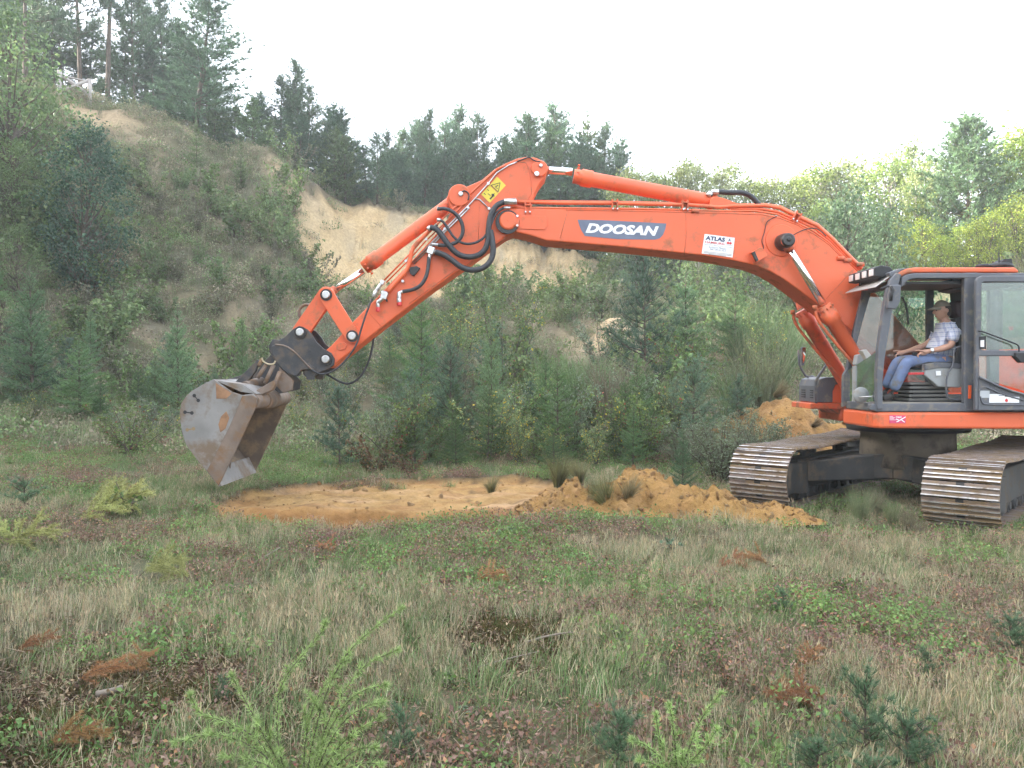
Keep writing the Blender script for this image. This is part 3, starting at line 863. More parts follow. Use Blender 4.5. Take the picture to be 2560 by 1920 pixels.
# ------------------------------------------------------------------ plants: the rest of the crowd, one object each
rr = random.Random(5)
MARKS = [(180, 300, 'below the fence'), (215, 500, 'around the dark feathery tree'), (490, 400, 'below the broad crest pine'), (650, 450, 'near the bare sandy nub'), (450, 620, 'in the middle of the bank'), (110, 800, 'low near the left edge'),
         (30, 350, 'high at the left edge'), (430, 860, 'just above the bucket'), (620, 700, 'behind the bucket link'), (250, 950, 'low between the logs and the bucket'), (720, 620, 'at the foot of the scarp beside the chrome rod'), (820, 880, 'behind the arm tip'),
         (1000, 900, 'under the arm tip'), (1150, 800, 'below the middle of the arm'), (1300, 760, 'under the elbow of boom and arm'), (1450, 930, 'around the grey leaved birch'), (1600, 780, 'below the maker name'), (1600, 1060, 'by the front spruces'), (1800, 760, 'left of the boom cylinders'),
         (1080, 1080, 'at the front above the scraped patch'), (1320, 1080, 'at the front behind the end of the sand'), (1800, 1010, 'left of the far track'), (1250, 640, 'against the sand under the boom'), (1450, 700, 'under the middle of the boom'), (1000, 620, 'against the sand behind the arm'), (850, 520, 'along the scarp lip above the bucket cylinder'),
         (1100, 540, 'along the scarp lip behind the arm head'), (1700, 620, 'under the white boom sticker'), (2000, 640, 'under the bend of the boom'), (2200, 700, 'in front of the cab'), (2350, 780, 'seen through the cab'), (2500, 780, 'seen through the cab door'), (2100, 850, 'behind the front mirror')]
def region(x, y, z):
    px, py = CX + x / y * F, HY - (z - CH) / y * F
    return min(MARKS, key=lambda q: (q[0] - px) ** 2 + (q[1] - py) ** 2)[2]
def scatter(n, px0, px1, Y0, Y1, tops, protos, name, label, cat, group, w=(.8, 1.2), hmin=.3, hmax=9, skip=None):
    for _ in range(n):
        for _try in range(20):
            px = rr.uniform(px0, px1); Y = rr.uniform(Y0, Y1)
            x = (px - CX) / F * Y
            if skip is None or not skip(px, Y, x): break
        H = rr.uniform(*tops)
        plant(rr.choice(protos), name, x, Y, max(hmin, min(hmax, H)), label + ' ' + region(x, Y, hz(x, Y) + H * .5), cat, group, w=rr.uniform(*w), rz=rr.uniform(0, 6.28))
# rows along the skyline: (px, top) pairs follow the outline of the trees against the sky
ORD = 'leftmost second third fourth fifth sixth seventh eighth ninth tenth eleventh twelfth thirteenth fourteenth fifteenth sixteenth seventeenth eighteenth nineteenth twentieth'.split()
def skyline(pairs, Y, protos, name, label, cat, group, w=(.85, 1.15), jit=1.5):
    """label has a %s for the place in the row, counted from the left"""
    pairs = sorted(pairs)
    for i, (px, top) in enumerate(pairs):
        which = 'rightmost' if i == len(pairs) - 1 else (ORD[i] if i == 0 else ORD[i] + ' from the left')
        lab = label.replace('*', ('leftmost' if i == 0 else 'rightmost' if i == len(pairs) - 1 else ORD[i]))
        lab = lab.replace('~', '' if i in (0, len(pairs) - 1) else ' from the left')
        plant_px(rr.choice(protos), name, px + rr.uniform(-8, 8), Y + rr.uniform(-jit, jit), top + rr.uniform(-10, 10), lab, cat, group, w=rr.uniform(*w))
skyline([(-60, -200), (0, -150), (20, -60), (95, -20), (160, 40), (232, 60), (305, 90), (372, 20), (388, 120), (450, 60), (540, 150)], 49, PINES, 'pine_tree',
        '* pine~ in the loose row behind the high crest', 'tree', 'pines behind the high crest', jit=3, w=(1.4, 1.9))
skyline([(250, 205), (300, 215), (330, 230), (370, 240), (430, 235), (470, 262), (530, 262), (560, 268), (590, 262), (625, 255)], 43.5, YPINES, 'pine_sapling',
        '* short bushy pine~ along the edge of the high crest', 'sapling', 'short pines along the crest edge', jit=1, w=(1.1, 1.6))
skyline([(622, 225), (655, 238), (690, 195), (715, 205), (775, 215), (800, 255), (832, 268), (862, 290)], 47, PINES[:3], 'pine_tree',
        '* dark pine~ in the row falling right of the crest', 'tree', 'dark pines in the falling row', jit=2, w=(1.1, 1.5))
skyline([(670, 300), (705, 285), (745, 290), (790, 315), (830, 330), (860, 335), (885, 345), (910, 350), (945, 335)], 45, YPINES + PINES[2:3], 'pine_tree',
        '* lower pine~ in front of the dense falling row', 'tree', 'lower pines in front of the falling row', jit=1.5, w=(1.2, 1.7))
skyline([(965, 318), (995, 325), (1030, 305), (1050, 290), (1105, 285), (1130, 270), (1160, 320), (1175, 330), (1235, 330), (1262, 350)], 53, PINES[:3], 'pine_tree',
        '* tall dark pine~ of the row above the sand scarp', 'tree', 'tall dark pines above the scarp', jit=2, w=(1.1, 1.4))
skyline([(950, 385), (985, 380), (1010, 385), (1060, 380), (1110, 375), (1160, 385), (1215, 395), (1255, 400), (1290, 372)], 50, YPINES + PINES[2:3], 'pine_tree',
        '* lower pine~ at the back of the sand scarp', 'tree', 'lower pines behind the scarp', jit=1.5, w=(1.2, 1.7))
skyline([(1318, 282), (1345, 275), (1385, 262), (1412, 262), (1440, 300), (1502, 305)], 51, PINES[:3] + FARSPRUCE, 'pine_tree',
        '* tall pine~ in the group behind the upper chrome rod', 'tree', 'tall pines in the middle group', jit=2, w=(1.1, 1.5))
skyline([(1300, 400), (1335, 330), (1350, 430), (1375, 335), (1400, 420), (1420, 350), (1455, 370), (1490, 390), (1530, 450), (1545, 400)], 48.5, PINES[2:3] + FARSPRUCE[:1] + YPINES, 'pine_tree',
        '* lower pine~ in the group behind the upper chrome rod', 'tree', 'lower pines in the middle group', jit=1.5, w=(1.1, 1.6))
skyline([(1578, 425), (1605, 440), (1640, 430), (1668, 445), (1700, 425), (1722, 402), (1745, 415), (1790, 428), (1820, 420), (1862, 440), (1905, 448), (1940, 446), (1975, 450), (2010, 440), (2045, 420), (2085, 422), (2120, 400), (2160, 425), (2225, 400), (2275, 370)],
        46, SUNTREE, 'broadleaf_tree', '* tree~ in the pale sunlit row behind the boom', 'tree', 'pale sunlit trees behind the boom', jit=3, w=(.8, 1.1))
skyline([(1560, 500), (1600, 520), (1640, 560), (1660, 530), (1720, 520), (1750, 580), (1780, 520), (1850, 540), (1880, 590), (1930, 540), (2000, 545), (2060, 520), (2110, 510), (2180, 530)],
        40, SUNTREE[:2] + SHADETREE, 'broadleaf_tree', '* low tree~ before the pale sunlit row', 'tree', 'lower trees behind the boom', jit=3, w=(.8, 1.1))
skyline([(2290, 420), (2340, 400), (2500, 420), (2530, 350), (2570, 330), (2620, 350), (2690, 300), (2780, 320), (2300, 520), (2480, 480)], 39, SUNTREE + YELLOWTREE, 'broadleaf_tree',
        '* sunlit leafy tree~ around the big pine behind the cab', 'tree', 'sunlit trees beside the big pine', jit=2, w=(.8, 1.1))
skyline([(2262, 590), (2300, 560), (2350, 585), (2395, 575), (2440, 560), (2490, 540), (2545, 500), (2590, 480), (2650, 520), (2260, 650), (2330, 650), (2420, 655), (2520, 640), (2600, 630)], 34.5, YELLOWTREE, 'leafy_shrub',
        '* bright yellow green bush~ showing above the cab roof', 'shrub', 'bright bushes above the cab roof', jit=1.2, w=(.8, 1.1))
# bank shrubs
scatter(70, 0, 720, 24, 39, (.9, 2.2), FARSHRUB[:2] + FARSHRUB[:1], 'leafy_shrub', 'green bank shrub', 'shrub', 'green shrubs on the left bank',
        skip=lambda px, Y, x: (abs(px - 260) < 180 and Y > 36) or (px > 640 and Y > 37))
scatter(34, 100, 700, 24, 38, (.8, 1.6), FARSHRUB[2:], 'dry_shrub', 'brownish dry bank shrub', 'shrub', 'dry shrubs on the left bank',
        skip=lambda px, Y, x: (abs(px - 260) < 180 and Y > 36) or (px > 640 and Y > 37))
scatter(16, -40, 120, 24, 38, (1.6, 3.4), FARSHRUB[:1] + LEFTBUSH, 'leafy_shrub', 'dense dark bank shrub', 'shrub', 'dense shrubs at the left edge')
scatter(16, -40, 640, 19, 26, (.9, 2.0), SPRUCES + SOFTPINE, 'conifer_sapling', 'young conifer on the lower bank', 'sapling', 'young conifers on the lower left bank')
scatter(18, 20, 800, 17, 24, (.6, 1.3), BIRCH[1:], 'leafy_shrub', 'low leafy shrub', 'shrub', 'low shrubs at the foot of the bank')
scatter(12, 740, 980, 20, 30, (1.0, 2.0), BIRCH[:3] + SPRUCES[:1], 'leafy_shrub', 'leafy shrub on the slope', 'shrub', 'shrubs behind the arm tip')
scatter(64, 700, 1560, 31, 43, (.7, 2.3), FARSHRUB, 'leafy_shrub', 'small shrub on the sandy slope', 'shrub', 'shrubs below the scarp', skip=lambda px, Y, x: float(scarp(np.array([x]), np.array([Y]))[0]) > .15)
scatter(26, 740, 1420, 43, 49.5, (.8, 2.0), FARSHRUB, 'leafy_shrub', 'small dark shrub', 'shrub', 'shrubs along the scarp lip', skip=lambda px, Y, x: Y < np.interp(px, [800, 1050, 1320], [43, 46.5, 48.5]))
# thicket
scatter(44, 930, 1640, 14.4, 20, (.9, 1.7), BIRCH[1:], 'birch_shrub', 'leafy thicket shrub', 'shrub', 'leafy shrubs in the thicket')
scatter(18, 960, 1640, 14.6, 21, (1.0, 1.9), SPRUCES, 'spruce_sapling', 'young spruce in the thicket', 'sapling', 'young spruces in the thicket')
scatter(9, 1000, 1900, 16, 23, (1.1, 2.1), SOFTPINE, 'pine_sapling', 'young soft needled pine', 'sapling', 'young pines in the thicket')
scatter(26, 980, 1960, 17, 26, (1.0, 1.9), BROOM, 'broom_bush', 'thin switched broom bush', 'shrub', 'broom bushes in the thicket')
scatter(30, 960, 2000, 21, 31, (1.0, 2.4), BIRCH + FARSHRUB[:2], 'leafy_shrub', 'taller leafy shrub on the rise', 'shrub', 'shrubs on the slope behind the thicket', skip=lambda px, Y, x: abs(px - 1500) < 150 and Y > 26 or abs(px - 1900) < 120 and 23 < Y < 28)
scatter(16, 1640, 2010, 13.4, 17, (.8, 1.3), WILLOW + BIRCH[2:3], 'willow_shrub', 'grey green willow shrub', 'shrub', 'grey shrubs left of the far track')
scatter(22, 1900, 2620, 19, 30, (1.0, 2.4), FARSHRUB[:2] + BROOM, 'leafy_shrub', 'leafy shrub of the back slope', 'shrub', 'shrubs behind the cab', skip=lambda px, Y, x: abs(px - 2360) < 150)
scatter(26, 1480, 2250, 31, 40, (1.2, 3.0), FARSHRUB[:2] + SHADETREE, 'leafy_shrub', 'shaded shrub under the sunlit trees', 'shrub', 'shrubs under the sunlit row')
# ------------------------------------------------------------------ excavator
def _z(x0, y0, k): return lambda a, b: (x0 + a / k, y0 + b / k)
z2, z3, z4, z5, z6, z7 = _z(700, 200, 2.765), _z(1400, 200, 2.765), _z(1960, 600, 3.687), _z(1760, 900, 2.765), _z(400, 700, 3.0167), _z(700, 600, 3.687)
zp = _z(2180, 700, 5.185)
def Z(f, *pts): return [f(*q) for q in pts]

M_or = mat('orange_paint', (.72, .130, .044), .46, var=.10, vscale=.9, dirt=(.36, .13, .065), dirt_amt=.22, dscale=4, bump=.05, bscale=90)
M_or2 = mat('orange_paint_dusty', (.62, .115, .04), .5, var=.12, vscale=2.5, dirt=(.24, .13, .07), dirt_amt=.4, dscale=6, bump=.05, bscale=90)
M_seal = mat('greasy_black', (.02, .018, .017), .4, var=.3)
M_rub = mat('rubber_hose', (.03, .032, .036), .55, var=.2, vscale=20)
M_chrome = mat('chrome_rod', (.80, .80, .80), .13, 1.0, var=.04)
M_zinc = mat('zinc_fittings', (.55, .55, .55), .35, .9, var=.2, vscale=20)
M_grey = mat('cab_grey', (.095, .10, .115), .5, var=.14, vscale=3, dirt=(.22, .19, .15), dirt_amt=.25, dscale=7)
M_pgrey = mat('pale_grey_plastic', (.30, .31, .31), .5, var=.1, dirt=(.25, .21, .16), dirt_amt=.2)
M_black = mat('black_trim', (.016, .016, .018), .6, var=.2)
M_iron = mat('black_iron', (.05, .05, .053), .5, .3, var=.3, vscale=4, dirt=(.13, .10, .075), dirt_amt=.45, dscale=7, bump=.25, bscale=30)
M_frame = mat('undercarriage_black', (.034, .033, .032), .65, var=.35, vscale=3, dirt=(.12, .09, .06), dirt_amt=.35, dscale=4, bump=.35, bscale=25)
M_dust = mat('dusty_pedestal', (.17, .14, .105), .85, var=.25, vscale=3, dirt=(.07, .06, .05), dirt_amt=.35)
M_shoe = mat('track_steel', (.22, .175, .155), .6, .35, var=.35, vscale=6, dirt=(.27, .19, .105), dirt_amt=.6, dscale=4, bump=.3, bscale=40, each=True)
M_worn = mat('worn_grouser_steel', (.62, .60, .60), .35, .6, var=.25, vscale=9, dirt=(.20, .15, .10), dirt_amt=.45, dscale=7, each=True)
M_buck = mat('worn_bucket_steel', (.25, .238, .225), .6, .2, var=.25, vscale=2.2, dirt=(.20, .145, .10), dirt_amt=.45, dscale=3.2, bump=.15, bscale=30)
M_rust = mat('rusty_steel', (.18, .135, .105), .7, .2, var=.3, vscale=4, dirt=(.22, .13, .07), dirt_amt=.4, dscale=5, bump=.25, bscale=30)
M_inner = mat('bucket_inside', (.17, .125, .09), .75, .2, var=.35, vscale=3, dirt=(.36, .25, .14), dirt_amt=.45, dscale=3)
M_white = mat('white_sticker', (.80, .80, .80), .5, var=.03)
M_navy = mat('navy_print', (.03, .045, .12), .5, var=.05)
M_logo = mat('grey_blue_decal', (.13, .155, .22), .5, var=.12, vscale=6)
M_redp = mat('red_print', (.62, .05, .05), .5, var=.05)
M_red = mat('red_lever', (.55, .03, .03), .45, var=.05)
M_pink = mat('magenta_decal', (.65, .06, .16), .5, var=.08)
M_yel = mat('yellow_warning', (.72, .56, .06), .5, var=.05)
M_lens = mat('lamp_lens', (.75, .72, .72), .15, var=.05)
M_refl = mat('orange_reflector', (.85, .12, .02), .3, var=.05)
M_light = mat('thin_visor', (.42, .40, .38), .5, var=.08)
M_fleck = mat('ochre_dirt', (.40, .27, .10), .9, var=.3)
def glass_mat(name, tint, gloss):
    m, n, l, b = new_mat(name)
    n.remove(b)
    t = n.new('ShaderNodeBsdfTransparent'); t.inputs[0].default_value = (*tint, 1)
    g = n.new('ShaderNodeBsdfGlossy'); g.inputs['Roughness'].default_value = .04; g.inputs[0].default_value = (.9, .95, .95, 1)
    d = n.new('ShaderNodeBsdfDiffuse'); d.inputs[0].default_value = (.45, .45, .42, 1)
    tc = n.new('ShaderNodeTexCoord'); nz = n.new('ShaderNodeTexNoise'); nz.inputs['Scale'].default_value = 5; nz.inputs['Detail'].default_value = 6
    l.new(tc.outputs['Object'], nz.inputs['Vector'])
    mr = n.new('ShaderNodeMapRange'); mr.inputs['From Min'].default_value = .4; mr.inputs['From Max'].default_value = .9; mr.inputs['To Max'].default_value = .22
    l.new(nz.outputs['Fac'], mr.inputs['Value'])
    fr = n.new('ShaderNodeFresnel'); fr.inputs[0].default_value = 1.5
    mu = n.new('ShaderNodeMath'); mu.operation = 'MULTIPLY_ADD'; mu.inputs[1].default_value = .9; mu.inputs[2].default_value = gloss
    l.new(fr.outputs[0], mu.inputs[0])
    m1 = n.new('ShaderNodeMixShader'); m2 = n.new('ShaderNodeMixShader')
    l.new(mu.outputs[0], m1.inputs[0]); l.new(t.outputs[0], m1.inputs[1]); l.new(g.outputs[0], m1.inputs[2])
    l.new(mr.outputs[0], m2.inputs[0]); l.new(m1.outputs[0], m2.inputs[1]); l.new(d.outputs[0], m2.inputs[2])
    l.new(m2.outputs[0], n['Material Output'].inputs['Surface'])
    return m
M_glass = glass_mat('cab_glass', (.78, .88, .84), .03)
M_mirror = mat('mirror_face', (.7, .7, .7), .05, 1.0, var=.02)

def lettering(mb, body, at, w, h, ang, Y, mi, shear=0.0, bold=0.0):
    """flat print: lower-left corner at photo pixel `at`, w x h pixels, turned by ang degrees, at depth Y"""
    cu = bpy.data.curves.new('lettering', 'FONT')
    cu.body = body; cu.shear = shear; cu.offset = bold; cu.resolution_u = 3
    o = bpy.data.objects.new('lettering', cu); COL.objects.link(o)
    bpy.context.view_layer.update()
    me = bpy.data.meshes.new_from_object(o.evaluated_get(bpy.context.evaluated_depsgraph_get()))
    bpy.data.objects.remove(o); bpy.data.curves.remove(cu)
    co = np.array([v.co[:] for v in me.vertices])
    fs = [list(p.vertices) for p in me.polygons]
    lo, hi = co.min(0), co.max(0)
    k = Y / F
    a = math.radians(ang)
    o0 = P(at[0], at[1], Y)
    u = (co[:, 0] - lo[0]) / (hi[0] - lo[0]) * w * k; v = (co[:, 1] - lo[1]) / (hi[1] - lo[1]) * h * k
    vs = [(o0.x + p * math.cos(a) - q * math.sin(a), Y, o0.z + p * math.sin(a) + q * math.cos(a)) for p, q in zip(u, v)]
    mb.add(vs, fs, mi)
    bpy.data.meshes.remove(me)

XL = Vector((5.62, 11.78, 0.0))
EX = empty('excavator', XL)
tag(EX, 'orange crawler excavator with its long arm stretched out over the scraped sand, cab door open', 'excavator')
def part(mb, name, mats, parent=None, bevel=0.0, label=None):
    o = mb.build(name, mats, parent or EX, XL, bevel)
    if label: o['label'] = label
    return o

YB0, YB1 = 11.43, 12.03          # boom sides
YA0, YA1 = 11.50, 11.96          # arm sides
YC = (YB0 + YB1) / 2

# ---- boom
boom_pts = [(1244, 553), (1250, 535), (1262, 525), (1276, 521), (1330, 519), (1400, 521), (1490, 522), (1581, 523), (1700, 525), (1762, 526), (1852, 528), (1906, 532), (1950, 541), (1993, 557), (2036, 581),
            (2073, 606), (2105, 636), (2135, 668), (2193, 736), (2250, 803), (2302, 862), (2345, 912), (2350, 940), (2330, 958), (2300, 950), (2260, 922), (2200, 880), (2140, 834), (2095, 800), (2050, 765), (2000, 727), (1960, 698), (1924, 677),
            (1888, 663), (1834, 651), (1762, 639), (1653, 627), (1545, 616), (1400, 604), (1365, 601), (1325, 588), (1286, 579), (1262, 578), (1248, 567)]
mb = MB().prism(boom_pts, YB0, YB1)
boom = part(mb, 'boom', [M_or], bevel=.018)
# weld ribs, end plate and pin of the boom nose
mb = MB().prism(Z(z2, (1590, 940), (1830, 938), (1848, 960), (1845, 1015), (1830, 1036), (1600, 1028)), YB0 - .012, YB0 + .002)
part(mb, 'nose_plate', [M_or], boom, .006)
c = P(*z2(1578, 975), YB0)
mb = MB().lathe(c + Vector((0, -.055, 0)), (0, 1, 0), [(0, .10), (.02, .125), (.06, .125)], 28).lathe(c + Vector((0, -.062, 0)), (0, 1, 0), [(0, .012), (.01, .012)], 8)
mb.lathe(c + Vector((-.012, -.022, -.015)), (0, 1, 0), [(0, .165), (.03, .165)], 28, 1)
part(mb, 'arm_pin', [M_or, M_seal], boom, .004)
mb = MB()
a = P(*z2(1640, 975), YB0 - .03)
mb.box(a, (.045, .03, .17), 0)
for dz in (-.065, .065): mb.cyl(a + Vector((0, -.03, dz)), a + Vector((0, -.012, dz)), .018, n=6, mi=1)
part(mb, 'pin_keeper', [M_or, M_zinc], boom, .003)
# boom cylinder pin cap with its round reinforcing plate
c = P(*z3(1530, 1110), YB0)
mb = MB().lathe(c + Vector((0, -.014, 0)), (0, 1, 0), [(0, .215), (.012, .222), (.02, .222)], 36)
part(mb, 'pivot_plate', [M_or], boom, .004)
cp = P(1962, 604, YB0 - .10)
mb = MB().lathe(cp + Vector((0, -.17, 0)), (0, 1, 0), [(0, .075), (.015, .092), (.10, .105), (.17, .115), (.26, .115)], 24)
mb.lathe(cp + Vector((0, -.185, .01)), (0, 1, 0), [(0, .02), (.02, .045)], 8)
part(mb, 'pivot_cap', [M_seal], boom, .003)
# work light bracket box on the boom side
mb = MB().prism(Z(z3, (1325, 1190), (1395, 1150), (1435, 1215), (1360, 1260)), YB0 - .14, YB0 - .002)
part(mb, 'lamp_box', [M_or], boom, .006)
mb = MB().prism(Z(z3, (1326, 1192), (1347, 1182), (1374, 1245), (1358, 1256)), YB0 - .148, YB0 - .10)
part(mb, 'lamp', [M_seal], boom, .004)
# weld seams: thin raised beads
mb = MB()
def bead(pts, Y, r=.004): mb.tube([P(a, b, Y) for a, b in pts], r, 5)
bead(Z(z3, (868, 905), (875, 1060), (858, 1210)), YB0)
bead(Z(z3, (54, 900), (0, 1095)), YB0)
bead(Z(z4, (640, 270), (520, 400), (385, 545)), YB0)
bead(Z(z3, (40, 898), (500, 905), (1000, 918), (1400, 930), (1520, 955), (1640, 1003), (1760, 1068), (1860, 1138), (1950, 1228)), YB0, .006)
part(mb, 'weld_seam', [M_or2], boom)
# steel pipes along the boom
mb = MB()
top1 = Z(z2, (1640, 843)) + Z(z3, (0, 850), (350, 852), (870, 863), (950, 868), (1100, 880), (1200, 872), (1420, 868), (1520, 884), (1640, 943), (1780, 1008), (1880, 1098), (2000, 1222), (2085, 1305))
top2 = Z(z2, (1600, 881), (1690, 882)) + Z(z3, (0, 886), (500, 890), (920, 899), (1100, 905), (1350, 905), (1500, 928), (1620, 980), (1750, 1042), (1860, 1122), (1960, 1225), (2055, 1320))
top3 = Z(z3, (1180, 893), (1400, 893), (1500, 910), (1625, 962), (1765, 1027), (1872, 1112), (1985, 1232), (2070, 1312))
mb.tube([P(a, b, YB0 + .05) for a, b in top1], .026, 10)
mb.tube([P(a, b, YB0 + .01) for a, b in top2], .014, 8)
mb.tube([P(a, b, YB0 + .06) for a, b in top3], .020, 8)
mb.tube([P(a, b - 2, YB1 - .08) for a, b in top1], .026, 10)
part(mb, 'hydraulic_pipe', [M_or], boom)
for a, b, rot in ((z3(378, 868) + (0,)), (z3(862, 872) + (-2,)), (z3(1630, 950) + (-32,)), (z2(1712, 890) + (0,))):
    mb = MB()
    q = P(a, b, YB0 + .03)
    Rm = Euler((0, R(-rot), 0)).to_matrix()
    for dx in (-.035, .035): mb.box(q + Rm @ Vector((dx, 0, .0)), (.018, .10, .16), 0, Rm)
    mb.box(q + Rm @ Vector((0, 0, .045)), (.085, .11, .022), 0, Rm)
    for dx in (-.03, .03): mb.cyl(q + Rm @ Vector((dx, -.075, -.055)), q + Rm @ Vector((dx, -.05, -.055)), .013, n=6, mi=1)
    part(mb, 'pipe_clamp', [M_or2, M_zinc], boom, .003)
for a, b in (z3(935, 905), z3(2075, 1275), z4(585, 188), z4(525, 170)):
    q = P(a, b, YB0 - .01)
    mb = MB().cyl(q + Vector((-.05, 0, .0)), q + Vector((.05, 0, -.0)), .03, n=8)
    part(mb, 'pipe_fitting', [M_or2], boom)
# decals on the boom
mb = MB().prism(Z(z3, (122, 966), (290, 969), (500, 979), (735, 992), (728, 1030), (712, 1070), (690, 1095), (655, 1103), (400, 1100), (172, 1078), (148, 1040), (132, 1000)), YB0 - .004, YB0 - .0005, 0)
lettering(mb, 'DOOSAN', z3(176, 1056), 505 / 2.765, 68 / 2.765, -2.6, YB0 - .007, 1, shear=.28, bold=.05)
part(mb, 'maker_decal', [M_logo, M_white], boom)
mb = MB().prism(Z(z3, (1000, 1064), (1208, 1091), (1193, 1227), (980, 1199)), YB0 - .006, YB0 - .0005, 0)
zs = _z(1740, 570, 18.43)
lettering(mb, 'ATLAS', zs(432, 545), 900 / 18.43, 195 / 18.43, -6.0, YB0 - .009, 1, shear=0.05, bold=.04)
lettering(mb, 'HAMBURG', zs(415, 690), 900 / 18.43, 105 / 18.43, -6.2, YB0 - .009, 2, bold=.012)
lettering(mb, 'Kompetenz in Baumaschinen - Fahrzeugen', zs(385, 772), 1290 / 18.43, 50 / 18.43, -7.2, YB0 - .009, 3)
lettering(mb, 'Einhorn Mieten', zs(600, 905), 800 / 18.43, 80 / 18.43, -7.0, YB0 - .009, 3)
lettering(mb, '040 / 89 05 43-0', zs(640, 1010), 730 / 18.43, 80 / 18.43, -7.0, YB0 - .009, 3)
for yy, x0, x1 in ((1055, 370, 1650), (1110, 355, 1640), (1190, 590, 1380)):
    pts = Z(zs, (x0, yy), (x1, yy + (x1 - x0) * .118), (x1, yy + (x1 - x0) * .118 + 26), (x0, yy + 26))
    mb.prism(pts, YB0 - .009, YB0 - .0065, 4)
for f0, f1 in (((1410, 450), (1395, 780)), ((1715, 470), (1690, 815)), ((1410, 450), (1715, 470)), ((1395, 780), (1690, 815))):
    d = 7
    mb.prism(Z(zs, (f0[0] - d, f0[1] - d), (f1[0] + d, f1[1] - d), (f1[0] + d, f1[1] + d), (f0[0] - d, f0[1] + d)), YB0 - .009, YB0 - .0065, 4)
lettering(mb, 'A', zs(1480, 610), 125 / 18.43, 120 / 18.43, -4, YB0 - .009, 1, bold=.03)
for a, b in ((1475, 690), (1590, 705)):
    q = P(*zs(a, b), YB0 - .009)
    mb.lathe(q, (0, 1, 0), [(0, 60 / 18.43 * YB0 / F), (.002, 60 / 18.43 * YB0 / F)], 14, 2)
mb2 = mb
part(mb, 'hire_firm_sign', [M_white, M_navy, M_redp, M_logo, M_light], boom)
# thin sensor wires
mb = MB()
mb.tube([P(*z3(a, b), YB0 - .015) for a, b in ((1500, 940), (1450, 965), (1425, 985), (1415, 1050), (1392, 1110), (1408, 1150), (1405, 1170))], .006, 6, smooth_path=2)
mb.tube([P(*z3(a, b), YB0 - .06) for a, b in ((1600, 1080), (1640, 1055), (1700, 1030), (1760, 1022), (1800, 1040), (1840, 1080))], .007, 6, smooth_path=2)
part(mb, 'grease_line', [M_black], boom)
# bracket, hose loop on the back of the boom
mb = MB().prism(Z(z3, (1030, 880), (1045, 820), (1075, 805), (1130, 815), (1190, 838), (1245, 860), (1260, 890)), YC - .16, YC - .10)
mb.prism(Z(z3, (1030, 880), (1045, 820), (1075, 805), (1130, 815), (1190, 838), (1245, 860), (1260, 890)), YC + .10, YC + .16)
part(mb, 'cylinder_bracket', [M_or], boom, .008)
mb = MB()
for dy in (-.09, .06):
    mb.tube([P(*z3(a, b), YC + dy) for a, b in ((1035, 800), (1050, 775), (1100, 772), (1180, 780), (1250, 775), (1310, 795), (1350, 830), (1375, 862), (1400, 885))], .036, 10, smooth_path=2)
part(mb, 'return_hose', [M_rub], boom)
mb = MB()
for dy in (-.09, .06):
    mb.cyl(P(*z3(1022, 805), YC + dy), P(*z3(1045, 778), YC + dy), .042, n=10)
    mb.cyl(P(*z3(1045, 776), YC + dy), P(*z3(1095, 772), YC + dy), .040, n=10)
part(mb, 'hose_fitting', [M_zinc], boom)

# ---- arm
arm_pts = [(814, 876), (828, 864), (884, 803), (953, 732), (1025, 657), (1080, 596), (1117, 552), (1128, 527), (1122, 512), (1116, 497), (1120, 487), (1130, 480), (1150, 474), (1206, 449), (1235, 424), (1264, 408), (1293, 396), (1318, 391), (1340, 394), (1358, 403),
           (1367, 414), (1369, 424), (1364, 440), (1348, 460), (1336, 484), (1330, 505), (1322, 540), (1303, 562), (1285, 582), (1262, 592), (1159, 668), (1080, 723), (1025, 764), (944, 826), (849, 900), (834, 916), (818, 921), (802, 914), (797, 898), (803, 884)]
mb = MB().prism(arm_pts, YA0, YA1)
arm = part(mb, 'arm', [M_or], bevel=.016)
mb = MB()
bead(Z(z2, (1480, 640), (1560, 600), (1640, 565), (1700, 572), (1722, 620), (1735, 700), (1738, 790), (1700, 850)), YA0, .005)
bead(Z(z7, (820, 670), (930, 795)), YA0)
bead(Z(z2, (1380, 850), (1370, 1130)), YA0)
bead(Z(z2, (1560, 1085), (1265, 1275), (890, 1548)), YA0, .006)
part(mb, 'weld_seam', [M_or2], arm)
# pin lugs
for nm, (a, b), r, zc in (('cylinder_lug', z2(1240, 800), .155, 0), ('rod_lug', z2(1793, 615), .115, 0)):
    q = P(a, b, YA0)
    mb = MB().lathe(q + Vector((0, -.035, 0)), (0, 1, 0), [(0, r * .92), (.012, r), (.035, r)], 26)
    part(mb, nm, [M_or], arm, .004)
for a, b, r in (z2(1250, 788) + (.033,), z2(1775, 650) + (.036,), z2(1803, 592) + (.026,)):
    q = P(a, b, YA0 - .035)
    mb = MB().lathe(q + Vector((0, -.03, 0)), (0, 1, 0), [(0, r * .8), (.006, r), (.03, r)], 6 if r < .03 else 16)
    part(mb, 'pin_bolt', [M_zinc], arm)
